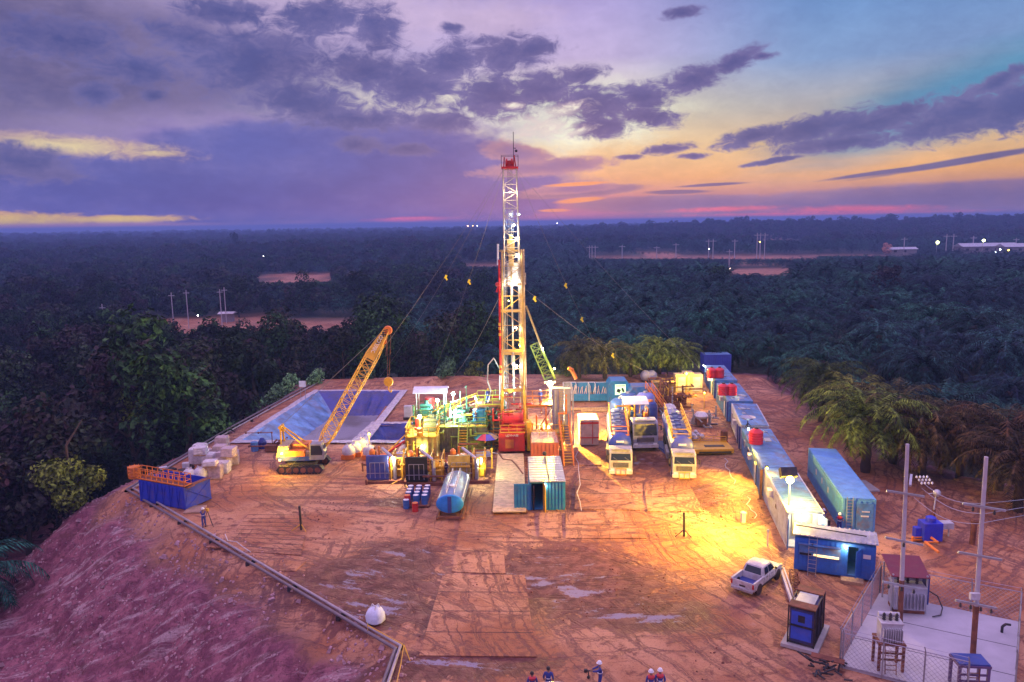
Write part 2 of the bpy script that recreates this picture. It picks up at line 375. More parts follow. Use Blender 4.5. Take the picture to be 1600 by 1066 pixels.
for (a, b, c_, d_) in CLEAR:
    j = vn(GX, GY, 22, 31)*10
    far = np.maximum(far, ((PX_+j > a) & (PX_+j < c_) & (PY_ > b) & (PY_ < d_+2) & (GY > 140)).astype(float))
col = np.stack([np.maximum(bare, far*.9), slope, wet, np.ones_like(D)], -1).reshape(-1, 4)
ca = gm.color_attributes.new('zone', 'FLOAT_COLOR', 'POINT'); ca.data.foreach_set('color', col.ravel())
gm.polygons.foreach_set('use_smooth', [True]*len(gm.polygons))
def ground_mat():
    m = bpy.data.materials.new('earth'); m.use_nodes = True; t = NT(m.node_tree); b = t.n['Principled BSDF']
    g = t.n.new('ShaderNodeNewGeometry').outputs['Position']
    at = t.n.new('ShaderNodeAttribute'); at.attribute_name = 'zone'; zr, zg, zb = t.sep(at.outputs['Color'])
    n1 = t.noise(g, .13, 6, .62, .3); n2 = t.noise(g, .9, 8, .72, .4); n3 = t.noise(g, 5, 6, .75)
    clay = t.mix(t.mapr(n1, .36, .62), (.38, .145, .065, 1), (.58, .30, .165, 1))
    clay = t.mix(t.mapr(n2, .50, .64), clay, (.20, .065, .04, 1))
    clay = t.mix(t.m('MULTIPLY', t.mapr(n2, .42, .22), .6), clay, (.60, .42, .34, 1))
    spk = t.noise(g, 9, 3, .7); clay = t.mix(t.m('MULTIPLY', t.mapr(spk, .58, .66), .6), clay, (.12, .045, .035, 1))
    # tyre ruts: sweeping arcs of fine parallel lines
    def arcs(cx, cy, k, seed):
        x, y, z = t.sep(t.map(g, loc=(-cx, -cy, 0)))
        r = t.m('SQRT', t.m('ADD', t.m('MULTIPLY', x, x), t.m('MULTIPLY', y, y))); th = t.m('ARCTAN2', y, x)
        r = t.m('ADD', r, t.m('MULTIPLY', n1, 3.0))
        n = t.noise(t.xyz(t.m('MULTIPLY', r, k), t.m('MULTIPLY', th, 1.6), seed), 1.0, 4, .68)
        return t.m('MULTIPLY', t.mapr(n, .52, .60), t.mapr(t.noise(t.map(g, loc=(seed, 0, 0)), .07, 3, .55), .40, .50))
    ruts = t.m('MAXIMUM', arcs(46, 62, 1.5, 3), t.m('MAXIMUM', arcs(-24, 24, 1.3, 9), arcs(4, 92, 1.7, 14)))
    ruts2 = t.m('MULTIPLY', ruts, t.mapr(n3, .25, .6))
    clay = t.mix(t.m('MULTIPLY', ruts2, .9), clay, (.17, .07, .055, 1))
    mud = t.mix(t.mapr(n2, .42, .66), (.085, .018, .016, 1), (.24, .085, .06, 1))
    wetm = t.mapr(t.m('ADD', zb, t.m('MULTIPLY', t.m('SUBTRACT', n2, .5), 1.7)), .38, .62)
    clay = t.mix(t.m('MULTIPLY', wetm, .9), clay, mud)
    raw = t.mix(t.mapr(n2, .38, .60), (.34, .125, .155, 1), (.17, .045, .075, 1))
    raw = t.mix(t.mapr(t.noise(t.map(g, rot=(0, 0, rad(48)), sc=(.10, 1.3, .5)), 1, 6, .7), .52, .66), raw, (.46, .32, .32, 1))
    raw = t.mix(t.m('MULTIPLY', t.mapr(t.noise(t.map(g, loc=(5, 3, 0), rot=(0, 0, rad(-42)), sc=(.07, 1.0, .5)), 1, 5, .7), .55, .66), .7), raw, (.13, .045, .05, 1))
    raw = t.mix(t.m('MULTIPLY', t.mapr(n3, .50, .66), .75), raw, (.07, .025, .03, 1))
    veg = t.mix(t.mapr(n2, .4, .65), (.018, .03, .018, 1), (.05, .05, .03, 1))
    c = t.mix(zg, veg, raw); c = t.mix(zr, c, clay)
    px_, py_, pz_ = t.sep(t.map(g, loc=(-5, -82, 0))); pr_ = t.m('SQRT', t.m('ADD', t.m('MULTIPLY', px_, px_), t.m('MULTIPLY', py_, py_)))
    pn = t.noise(t.xyz(t.m('MULTIPLY', t.m('ADD', pr_, t.m('MULTIPLY', n2, 1.2)), 1.1), t.m('MULTIPLY', t.m('ARCTAN2', py_, px_), 7), .5), 1.0, 5, .68, .3)
    pud = t.m('MULTIPLY', t.mapr(t.m('ADD', t.m('MULTIPLY', zb, .30), t.m('ADD', pn, t.m('MULTIPLY', t.m('SUBTRACT', n3, .5), .22))), .845, .87), zr)
    r = t.m('SUBTRACT', t.mapr(n2, .3, .7, .92, .68), t.m('MULTIPLY', wetm, .22))
    t.l.new(t.mix(t.m('MULTIPLY', pud, .85), c, (.30, .27, .34, 1)), b.inputs['Base Color'])
    t.l.new(t.mix(pud, r, (.08, .08, .08, 1)), b.inputs['Roughness'])
    b.inputs['Specular IOR Level'].default_value = .35
    bn = t.n.new('ShaderNodeBump'); bn.inputs['Distance'].default_value = .22
    h = t.m('ADD', t.m('MULTIPLY', n2, .8), t.m('ADD', t.m('MULTIPLY', n3, .25), t.m('MULTIPLY', ruts, -.25)))
    t.l.new(h, bn.inputs['Height']); t.l.new(t.m('SUBTRACT', .85, t.m('MULTIPLY', pud, .83)), bn.inputs['Strength']); t.l.new(bn.outputs[0], b.inputs['Normal'])
    return m
gm.materials.append(ground_mat())
ground = bpy.data.objects.new('ground', gm); COL.objects.link(ground); tag(ground, kind='structure')

# ------------------------------------------------------------------ trees
def leafmat(name, c1, c2, c3=None):
    m = bpy.data.materials.new(name); m.use_nodes = True; t = NT(m.node_tree); b = t.n['Principled BSDF']
    g = t.n.new('ShaderNodeNewGeometry').outputs['Position']; oi = t.n.new('ShaderNodeObjectInfo').outputs['Random']
    n = t.noise(g, .45, 4, .6); n2 = t.noise(g, 2.2, 3, .6)
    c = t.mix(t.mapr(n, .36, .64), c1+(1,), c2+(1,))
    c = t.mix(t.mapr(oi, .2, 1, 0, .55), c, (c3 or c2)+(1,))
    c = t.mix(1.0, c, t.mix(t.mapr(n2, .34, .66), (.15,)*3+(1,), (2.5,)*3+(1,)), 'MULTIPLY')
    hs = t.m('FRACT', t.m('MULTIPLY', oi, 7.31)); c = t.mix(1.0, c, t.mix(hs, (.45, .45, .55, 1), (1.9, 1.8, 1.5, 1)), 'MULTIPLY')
    t.l.new(c, b.inputs['Base Color']); b.inputs['Roughness'].default_value = .7; b.inputs['Specular IOR Level'].default_value = .14
    return m
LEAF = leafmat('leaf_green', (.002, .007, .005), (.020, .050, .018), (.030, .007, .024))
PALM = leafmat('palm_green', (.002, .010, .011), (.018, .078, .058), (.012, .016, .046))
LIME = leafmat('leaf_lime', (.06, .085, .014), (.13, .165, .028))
BARK = mat('bark', (.07, .045, .035), .95, var=.3)
def crown_mesh(name, seed, H=9, R=4, blobs=12, leaves=70, size=.75, m=LEAF, z0=.35):
    r = random.Random(seed); V = []; F = []
    for k in range(blobs):
        a = r.uniform(0, 6.283); q = R*(r.random()**.6)*.72; zz = H*(z0+(1-z0)*r.random()); q *= 1.15-(abs(zz/H-.62)*1.0)
        c = Vector((q*math.cos(a), q*math.sin(a), zz)); br = R*r.uniform(.3, .52)
        for i in range(leaves):
            d = Vector((r.gauss(0, 1), r.gauss(0, 1), r.gauss(.25, .9))).normalized()
            p = c+d*br*r.uniform(.65, 1.08)*Vector((1, 1, .8)).length/1.62
            n = (d+Vector((r.uniform(-.9, .9), r.uniform(-.9, .9), r.uniform(-.3, 1)))).normalized()
            t1 = n.orthogonal().normalized(); t1.rotate(Matrix.Rotation(r.uniform(0, 6.28), 3, n)); t2 = n.cross(t1)
            s1 = size*r.uniform(.35, .75); s2 = size*r.uniform(.2, .5); o = len(V)
            V += [p-t1*s1, p+t2*s2-t1*s1*.1, p+t1*s1-n*s1*.3, p-t2*s2]; F.append((o, o+1, o+2, o+3))
    me = bpy.data.meshes.new(name); me.from_pydata(V, [], F); me.materials.append(m); return me
def trunk_mesh(name, seed, H=6, r0=.28):
    r = random.Random(seed); b = MB(); p = Vector((0, 0, -1)); pts = [p]
    for i in range(4): p = p+Vector((r.uniform(-.3, .3), r.uniform(-.3, .3), (H+1)/4)); pts.append(p)
    for i, (a, c) in enumerate(zip(pts, pts[1:])): b.tube(a, c, r0*(1-.18*i), 7, r0*(1-.18*(i+1)), cap=False)
    for i in range(4):
        a = r.uniform(0, 6.28); q = pts[2+i % 3]; b.tube(q, q+Vector((math.cos(a)*2.0, math.sin(a)*2.0, 1.9)), r0*.4, 5, r0*.15)
    me = bpy.data.meshes.new(name); me.from_pydata(b.v, [], b.f); me.materials.append(BARK); return me
def palm_mesh(name, seed, fronds=34, L=4.6, H=5.0, seg_=8, m=PALM, nl=2):
    r = random.Random(seed); V = []; F = []; hs_ = [i/nl for i in range(nl)]
    for k in range(fronds):
        a = k*2.39996+r.uniform(-.2, .2); t = k/fronds; up = 1.35-1.65*t+r.uniform(-.12, .12); Lf = L*r.uniform(.85, 1.1)*(.75+.35*math.sin(math.pi*min(1, t+.25)))
        pts = []; p = Vector((0, 0, H)); ang = up
        for i in range(seg_+1):
            pts.append(p.copy()); st = Lf/seg_
            p = p+Vector((math.cos(a)*math.cos(ang), math.sin(a)*math.cos(ang), math.sin(ang)))*st; ang -= (.20+.12*i/seg_)*(1.1-.2*t)
        sd = Vector((-math.sin(a), math.cos(a), 0))
        for i in range(1, seg_):
            q0, q1 = pts[i], pts[i+1]; fw = (q1-q0); wd = L*.17*(math.sin(math.pi*min(1, (i+.8)/(seg_+.6)))**.6)
            for s in (-1, 1):
                for h in hs_:
                    p0 = q0.lerp(q1, h); p1 = q0.lerp(q1, h+.8/len(hs_)-.04); tip = p1+sd*s*wd*r.uniform(.8, 1.1)+fw*.6-Vector((0, 0, wd*r.uniform(.35, .85)))
                    o = len(V); V += [p0, p1, tip]; F.append((o, o+1, o+2))
        for i in range(seg_):
            o = len(V); q0, q1 = pts[i], pts[i+1]; wdt = .06
            V += [q0-sd*wdt, q0+sd*wdt, q1+sd*wdt*.8, q1-sd*wdt*.8]; F.append((o, o+1, o+2, o+3))
    me = bpy.data.meshes.new(name); me.from_pydata(V, [], F); me.materials.append(m); return me
def palm_trunk(name, H=5.0):
    b = MB(); pr = []
    for i in range(11): z = -1+(H+1)*i/10; pr += [(.30+.07*(i % 2), z)]
    b.lathe((0, 0, 0), pr, 9); b.ball((0, 0, H), .5, 8, 5)
    me = bpy.data.meshes.new(name); me.from_pydata(b.v, [], b.f); me.materials.append(BARK); return me
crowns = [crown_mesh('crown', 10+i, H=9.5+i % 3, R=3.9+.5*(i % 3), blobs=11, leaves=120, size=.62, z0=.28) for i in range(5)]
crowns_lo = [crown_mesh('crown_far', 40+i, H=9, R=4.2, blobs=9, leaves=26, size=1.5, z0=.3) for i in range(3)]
trunks = [trunk_mesh('trunk', 60+i, 6) for i in range(3)]
palms = [palm_mesh('crown_palm', 80+i, H=[3.2, 4.0, 4.8][i], L=5.2, fronds=38, nl=3) for i in range(3)]
ptr = [palm_trunk('trunk_palm', h) for h in (3.2, 4.0, 4.8)]
palms_lo = [palm_mesh('crown_palm_far', 90+i, fronds=20, H=3.8, L=5.2, seg_=5) for i in range(2)]
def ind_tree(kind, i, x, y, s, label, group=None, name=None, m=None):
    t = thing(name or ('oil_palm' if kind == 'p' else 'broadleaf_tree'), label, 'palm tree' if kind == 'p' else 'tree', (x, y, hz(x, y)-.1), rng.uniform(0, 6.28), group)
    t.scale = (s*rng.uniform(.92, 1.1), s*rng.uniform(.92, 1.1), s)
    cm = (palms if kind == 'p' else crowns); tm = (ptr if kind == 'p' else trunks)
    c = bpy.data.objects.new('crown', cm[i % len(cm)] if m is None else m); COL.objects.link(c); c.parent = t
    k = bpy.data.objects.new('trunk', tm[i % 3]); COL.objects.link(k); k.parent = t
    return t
def scatter():
    r = random.Random(11); out = []
    y = 40.0
    while y < 3600:
        sp = 7.2 if y < 200 else 6.6 if y < 330 else (7.5 if y < 700 else (11 if y < 1500 else 19))
        xw = y*.74+60; x = -xw
        while x < xw:
            px_, py_ = x+r.uniform(-.46, .46)*sp, y+r.uniform(-.46, .46)*sp
            out.append((px_, py_)); x += sp
        y += sp
    return np.array(out)
P = scatter(); TX, TY = P[:, 0], P[:, 1]; TZ = height(TX, TY); DD = sd_pad(TX, TY)
keep = (DD > 3.5) & ((TY > 118) | (TX > 0) | (DD > 12.5+4*vn(TX, TY, 8, 5)) | ((TY > 84) & (DD > 5.5)))
keep &= ~((TX > 30) & (TX < 52) & (TY < 96) & (DD < 12))
keep &= (TY > 58) | (TX < -60)
rs = np.random.RandomState(5); S = rs.uniform(.62, 1.12, len(TX))+.38*(rs.rand(len(TX)) > .8); S *= np.where(TY > 700, 1.25, 1)*np.where(TY > 1500, 1.35, 1)
isp = (vn(TX, TY, 45, 50)+.55*sstep(-25, 15, TX)-.30*(1-sstep(-70, -20, TX))+rs.uniform(-.2, .2, len(TX))) > .02
isp &= TY < 900; S = np.where(isp, S*1.1, S)
back = (TY < 150) & (TX < 20) & (TX > -60)
S = np.where(isp, S*1.0, S); S = np.where(back & ~isp, S*1.2, S)
Ht = np.where(isp, 6.2, 9.6)*S
bx, by = pixarr(TX, TY, TZ); tx, ty = pixarr(TX, TY, TZ+Ht)
keep &= (tx > -460) & (tx < 2060)
for (a, b, c_, d_) in CLEAR:
    hit = (bx > a-4) & (bx < c_+4) & (ty < d_-3) & (by > b)
    k_ = np.clip((by-(d_-3))/np.maximum(by-ty, .1), 0, 1); S = np.where(hit, S*k_, S); Ht = np.where(hit, Ht*k_, Ht); keep &= ~(hit & (S < .28))
# openings the site furniture needs: left-hand signs and shrubs on the bank, well pad at right
keep &= ~((bx > 395) & (bx < 520) & (by > 560) & (by < 690) & (DD < 7))
keep &= ~((bx > 1290) & (by > 742)) & ~((bx > 1160) & (bx < 1330) & (by > 655))
TX, TY, TZ, S, isp, bx, by, Ht = [a[keep] for a in (TX, TY, TZ, S, isp, bx, by, Ht)]
app = Ht/np.hypot(TX, TY)
near = np.zeros(len(TX), bool)
for k in (0, 1):
    ii = np.where((isp == bool(k)))[0]; ii = ii[np.argsort(-app[ii])][:295]; near[ii] = True
def area_words(px):
    return 'left edge of the photo' if px < 200 else 'left of the lined pit' if px < 420 else 'behind the lined pit' if px < 640 else 'behind the rig' if px < 960 else 'behind the container row' if px < 1200 else 'right of the container row' if px < 1450 else 'right edge of the photo'
for i in np.where(near)[0]:
    k = 'p' if isp[i] else 'b'; ar = area_words(bx[i])
    lab = ('oil palm with drooping fronds in the dark wood, ' if k == 'p' else 'dark leafy tree in the dense wood, ')+ar
    ind_tree(k, int(i), float(TX[i]), float(TY[i]), float(S[i]), lab, ('oil palms ' if k == 'p' else 'leafy trees ')+ar)
def far_forest(name, sel, srcs, label):
    me = bpy.data.meshes.new(name); ii = np.where(sel)[0]
    me.vertices.add(len(ii)); me.vertices.foreach_set('co', np.stack([TX[ii], TY[ii], TZ[ii]-.3], -1).ravel())
    a = me.attributes.new('sc', 'FLOAT', 'POINT'); a.data.foreach_set('value', S[ii])
    a = me.attributes.new('rz', 'FLOAT', 'POINT'); a.data.foreach_set('value', rs.uniform(0, 6.28, len(ii)))
    a = me.attributes.new('vi', 'INT', 'POINT'); a.data.foreach_set('value', rs.randint(0, len(srcs), len(ii)))
    o = bpy.data.objects.new(name, me); COL.objects.link(o); tag(o, label, 'wood', kind='stuff')
    ng = bpy.data.node_groups.new(name, 'GeometryNodeTree')
    ng.interface.new_socket('Geometry', in_out='INPUT', socket_type='NodeSocketGeometry'); ng.interface.new_socket('Geometry', in_out='OUTPUT', socket_type='NodeSocketGeometry')
    n = ng.nodes; l = ng.links; gi = n.new('NodeGroupInput'); go = n.new('NodeGroupOutput')
    iop = n.new('GeometryNodeInstanceOnPoints'); g2 = n.new('GeometryNodeGeometryToInstance')
    for s in reversed(srcs):
        oi = n.new('GeometryNodeObjectInfo'); oi.inputs[0].default_value = s; l.new(oi.outputs['Geometry'], g2.inputs[0])
    def at(nm, ty): q = n.new('GeometryNodeInputNamedAttribute'); q.data_type = ty; q.inputs[0].default_value = nm; return q.outputs['Attribute']
    l.new(gi.outputs[0], iop.inputs['Points']); l.new(g2.outputs[0], iop.inputs['Instance']); iop.inputs['Pick Instance'].default_value = True
    l.new(at('vi', 'INT'), iop.inputs['Instance Index']); cx = n.new('ShaderNodeCombineXYZ'); l.new(at('rz', 'FLOAT'), cx.inputs[2])
    l.new(cx.outputs[0], iop.inputs['Rotation']); l.new(at('sc', 'FLOAT'), iop.inputs['Scale']); l.new(iop.outputs[0], go.inputs[0])
    md = o.modifiers.new('scatter', 'NODES'); md.node_group = ng; return o
def src_tree(mesh, kind, px, py, Yd, s):          # real trees of the far wood whose crowns are repeated
    p = AY(px, py, Yd); t = thing('broadleaf_tree' if kind == 'b' else 'oil_palm', '', '', (p.x, Yd, hz(p.x, Yd)), 0)
    c = bpy.data.objects.new('crown', mesh); COL.objects.link(c); c.parent = t
    k = bpy.data.objects.new('trunk', trunks[0] if kind == 'b' else ptr[0]); COL.objects.link(k); k.parent = t; return t, c
sb = []; 
for j, (m_, px_) in enumerate(zip(crowns_lo, (470, 640, 1100))):
    t, c = src_tree(m_, 'b', px_, 480, 330+20*j, 1); tag(t, 'round leafy tree in the mid-distance plantation, '+('left of', 'behind', 'right of')[j]+' the rig mast', 'tree'); sb.append(c)
sp_ = []
for j, (m_, px_) in enumerate(zip(palms_lo, (900, 1250))):
    t, c = src_tree(m_, 'p', px_, 480, 300+20*j, 1); tag(t, 'small oil palm in the mid-distance plantation, '+('just right of the mast', 'far beyond the container row')[j], 'palm tree'); sp_.append(c)
far_forest('distant_wood', ~near & ~isp, sb, 'dense dark wood stretching to the horizon')
far_forest('distant_palms', ~near & isp, sp_, 'plantation of oil palms beyond the drilling yard')
print('trees', len(TX), near.sum(), (isp & near).sum())
# ------------------------------------------------------------------ lined mud pits
BLUE_TARP = mat('tarp_blue', (.016, .03, .22), .35, var=.4, scale=.6, bump=.9, dirt=.15); TARP_LIT_SIDE = mat('tarp_painted_lit', (.12, .26, .50), .4, var=.5, scale=.5, bump=1.0, dirt=.4)  # paler second tarp paints in the light falling on the left wall
TARP_EDGE = mat('tarp_edge', (.50, .47, .50), .7, var=.3, scale=3)
def liner(name, rim, depth, runs, label, seed, n=40, big=True):
    r = random.Random(seed); cen = sum(rim, Vector())/4
    def loop(off, z, wr, q=None):
        P = []
        for k in range(4):
            a, b = rim[k], rim[(k+1) % 4]; d = (b-a).normalized(); nrm = Vector((d.y, -d.x, 0)); a0, b0 = rim[k-1], a
            if (cen-a).dot(nrm) > 0: nrm = -nrm
            d1 = (a-rim[k-1]).normalized(); n1 = Vector((d1.y, -d1.x, 0)); n1 = -n1 if (cen-a).dot(n1) > 0 else n1
            d2 = (rim[(k+2) % 4]-b).normalized(); n2 = Vector((d2.y, -d2.x, 0)); n2 = -n2 if (cen-b).dot(n2) > 0 else n2
            ca = a+(n1+nrm)/max(.35, (1+n1.dot(nrm)))*off; cb = b+(n2+nrm)/max(.35, (1+n2.dot(nrm)))*off
            if q is not None: ca = a-(n1*runs[k-1]+nrm*runs[k])*q; cb = b-(n2*runs[(k+1) % 4]+nrm*runs[k])*q
            for i in range(n):
                p = ca.lerp(cb, i/n); ph = wrn[k*n+i]
                P.append(Vector((p.x, p.y, z+ph*wr))+nrm*ph*wr*.6)
        return P
    wrn = [r.uniform(-1, 1) for _ in range(4*n)]; wrn = [(.6*wrn[i]+.4*wrn[i-1]) for i in range(4*n)]
    t = thing(name, label, 'pit liner', (0, 0, 0))
    lo = [loop(1.05, .16, .05), loop(.55, .24, .05), loop(.0, .2, .06)]
    steps = [loop(0, .2-depth*q, .06+.26*math.sin(math.pi*min(1, q*1.1)), q) for q in (.08, .2, .35, .5, .65, .8, .9, 1.0)]
    def strip(ls):
        m = MB(); vs = [p for l in ls for p in l]; N = 4*n
        m.add(vs, [(j*N+i, j*N+(i+1) % N, (j+1)*N+(i+1) % N, (j+1)*N+i) for j in range(len(ls)-1) for i in range(N)]); return m
    strip(lo[:2]+[lo[2]]).build('edge_flap', TARP_EDGE, t, True)
    s = strip([lo[2]]+steps); N = 4*n; s.mi = [1 if (i % N) < n else 0 for i in range(len(s.f))] if big else s.mi; o = len(s.v)-N; s.add(s.v[o:], [tuple(range(N))]); s.build('liner_sheet', [BLUE_TARP, TARP_LIT_SIDE] if big else BLUE_TARP, t, True)
    return t
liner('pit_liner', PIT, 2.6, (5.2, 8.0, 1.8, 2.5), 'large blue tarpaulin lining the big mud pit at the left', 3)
liner('pit_liner', PIT2, 1.5, (1.6, 1.6, 1.6, 1.6), 'small blue tarpaulin pit liner next to the big pit', 5, 20, False)
mw = bpy.data.materials.new('muddy_water'); mw.use_nodes = True; tw = NT(mw.node_tree); bw = tw.n['Principled BSDF']
gw = tw.n.new('ShaderNodeNewGeometry').outputs['Position']
tw.l.new(tw.mix(tw.mapr(tw.noise(gw, .15, 5, .6), .40, .56), (.17, .15, .15, 1), (.30, .29, .34, 1)), bw.inputs['Base Color']); bw.inputs['Roughness'].default_value = .28
cen = sum(PIT, Vector())/4
wm = MB().add([c.lerp(cen, .06)+Vector((0, 0, -2.0)) for c in PIT], [(0, 1, 2, 3)]).build('water', mw); tag(wm, kind='structure')

# ------------------------------------------------------------------ common paints
M_BLUE = mat('paint_blue', (.045, .16, .42), .45, var=.2, dirt=.5)
M_SKY = mat('paint_sky_blue', (.09, .25, .54), .5, var=.25, dirt=.75, scale=1.1)
M_NAVY = mat('paint_navy', (.03, .06, .28), .4, var=.2, dirt=.3)
M_WHITE = mat('paint_white', (.72, .70, .68), .45, var=.1, dirt=.45)
M_GREY = mat('steel_grey', (.32, .32, .34), .5, .3, var=.2, dirt=.3)
M_GALV = mat('galvanised', (.48, .49, .52), .38, .55, var=.15, dirt=.15)
M_DARK = mat('dark_steel', (.03, .03, .035), .55, .2, var=.3, dirt=.4)
M_BLACK = mat('rubber_black', (.015, .015, .015), .85)
M_YEL = mat('paint_yellow', (.75, .42, .03), .45, var=.12, dirt=.25)
M_ORA = mat('paint_orange', (.78, .22, .03), .45, var=.12, dirt=.25)
M_RED = mat('paint_red', (.62, .03, .025), .4, var=.15, dirt=.2)
M_GREEN = mat('paint_green', (.06, .25, .16), .5, var=.2, dirt=.45)
M_LGREEN = mat('paint_lime', (.26, .36, .05), .5, var=.2, dirt=.2)
M_RUST = mat('rusty_steel', (.22, .085, .05), .8, .2, var=.4)
M_GLASS = mat('dark_glass', (.02, .03, .04), .08, spec=.8)
M_WOOD = mat('plank_wood', (.42, .27, .15), .8, var=.3, scale=4, bump=.3)
M_CONC = mat('concrete', (.40, .39, .38), .8, var=.12, bump=.2, dirt=.2)
M_MAT = mat('mat_board', (.40, .25, .18), .75, var=.28, scale=.7, dirt=.85)
M_BAG = mat('white_sack', (.62, .60, .62), .7, var=.15, bump=.5, scale=3)
M_SKIN = mat('skin', (.30, .16, .10), .6)
M_HAT = mat('white_plastic', (.85, .85, .85), .35)
M_REDPL = mat('red_plastic', (.70, .03, .05), .35)
M_CABLE = mat('steel_rope', (.25, .24, .24), .5, .5)
M_BRICKRED = mat('corrugated_red', (.45, .11, .07), .6, dirt=.5)
def emis(name, col, s):
    if name in MATS: return MATS[name]
    m = bpy.data.materials.new(name); m.use_nodes = True; b = m.node_tree.nodes['Principled BSDF']
    b.inputs['Emission Color'].default_value = tuple(col)+(1,); b.inputs['Emission Strength'].default_value = s; b.inputs['Base Color'].default_value = (.8, .8, .8, 1)
    MATS[name] = m; return m
WARM = (1, .80, .50); SOD = (1, .62, .06); COOL = (.72, .92, 1); LIMEL = (.95, 1, .45); WHT = (1, .96, .88)
LAMPK = 2.4
def bulb(parent, loc, col, power, r=.18, em=40, name='lens', size=.15):
    k = 'lamp_%d_%d_%d' % tuple(int(c*100) for c in col)
    r *= .62; em *= 2
    o = MB().ball(loc, r, 10, 6).build(name, emis(k, col, em), parent, True)
    ld = bpy.data.lights.new('lamp_light', 'POINT'); ld.energy = power*LAMPK; ld.color = col; ld.shadow_soft_size = max(r*1.15, size)
    lo = bpy.data.objects.new('lamp_light', ld); COL.objects.link(lo); lo.parent = parent; lo.location = loc
    ld.use_shadow = True; o.visible_shadow = True
    lo.location = Vector(loc)+Vector((0, -.02, -.02)); ld.shadow_soft_size = .1
    # the light sits just under the glowing lens
    lo.location = Vector(loc)-Vector((0, r*1.3, r*1.3)); return o
def spot(parent, loc, target, col, power, size=115):
    ld = bpy.data.lights.new('spot_light', 'SPOT'); ld.energy = power*LAMPK; ld.color = col; ld.shadow_soft_size = .12; ld.spot_size = rad(size); ld.spot_blend = 1.0
    lo = bpy.data.objects.new('spot_light', ld); COL.objects.link(lo); lo.parent = parent; lo.location = loc
    lo.rotation_euler = Vector(target).to_track_quat('-Z', 'Y').to_euler(); return lo
def floodlight(base, top, label, col, power, r=.2, em=40, group=None, pole=.05, m=M_GREY, name='floodlight'):
    """post from base to top, a hooded head, a glowing lens"""
    base, top = Vector(base), Vector(top); t = thing(name, label, 'lamp', base, 0, group); q = top-base
    if q.length > .1: MB().tube((0, 0, 0), q, pole, 6).build('post', m, t)
    MB().box(q+Vector((0, r*.9, r*.9)), (r*2.6, r*1.2, r*1.5), 0, rad(-35)).build('lamp_head', M_DARK, t)
    bulb(t, q, col, power, r, em); return t
def lettering(txt, size, loc, rot, m, parent, depth=.01):
    cu = bpy.data.curves.new('lettering', 'FONT'); cu.body = txt; cu.size = size; cu.extrude = depth; cu.align_x = 'CENTER'; cu.align_y = 'CENTER'
    tmp = bpy.data.objects.new('tmp', cu); me = bpy.data.meshes.new_from_object(tmp); bpy.data.objects.remove(tmp)
    me.materials.clear(); me.materials.append(m); o = bpy.data.objects.new('lettering', me); COL.objects.link(o)
    o.parent = parent; o.location = loc; o.rotation_euler = rot; return o

# ------------------------------------------------------------------ the drilling rig
WY = 88.0; wx = AY(803, 690, WY).x
def rz_(px, py, Yd=WY): p = AY(px, py, Yd); return Vector((p.x-wx, Yd-WY, p.z))    # pixel -> rig-local point at distance Yd
rig = thing('drilling_rig', 'tall lattice drilling rig with red crown and lit mast in the middle of the yard', 'drilling rig', (wx, WY, 0))
M_MAST = mat('mast_paint', (.50, .36, .15), .42, .25, var=.12, dirt=.15)
ztop = rz_(802, 264).z; zmid = rz_(804, 392).z; zfl = 4.3
lean = Vector((.05, 0, 0))
MB().lattice((0, 0, .6), (.1, 0, zmid), 2.55, 2.3, 2.2, 2.0, 13, .105, .05, 'front').build('lower_mast_section', M_MAST, rig)
MB().lattice((.1, 0, zmid-4.0), (.0, 0, ztop), 1.8, 1.5, 1.5, 1.2, 15, .095, .045, 'front').build('upper_mast_section', mat('mast_pale', (.60, .54, .44), .4, .3), rig)
m_ = MB()
for z in (zmid, zmid-7, zmid-12): m_.box((0, 0, z), (2.75, .14, .22)); m_.box((0, 1.0, z), (2.6, .14, .22))
m_.box((0, -1.0, zmid-11.5), (2.6, .2, .3)).box((0, -1, 6.6), (2.8, .25, .35))
m_.build('cross_beam', M_MAST, rig)
b = MB().box((0, 0, ztop+.1), (1.9, 1.6, .22)).box((0, 0, ztop+.55), (1.0, .9, .7)).lathe((-.35, -.2, ztop+.7), [(.45, -.1), (.45, .1)], 14, 'X').lathe((.25, -.2, ztop+.7), [(.45, -.1), (.45, .1)], 14, 'X')
b.tube((-.7, 0, ztop), (-.6, 0, ztop+1.3), .07).tube((.7, 0, ztop), (.5, 0, ztop+1.5), .07)
cb = b.build('crown_block', M_RED, rig)
MB().rail([(-.95, -.8, ztop+.2), (.95, -.8, ztop+.2), (.95, .8, ztop+.2), (-.95, .8, ztop+.2), (-.95, -.8, ztop+.2)], 1.25, .025, 1.9, 1, False).build('crown_railing', M_DARK, cb)
MB().tube((.45, .2, ztop), (.45, .2, ztop+4.1), .04).tube((.45, .2, ztop+2.3), (.75, .2, ztop+2.3), .04).ball((.75, .2, ztop+2.0), .16, 8, 5).build('antenna', M_DARK, cb)
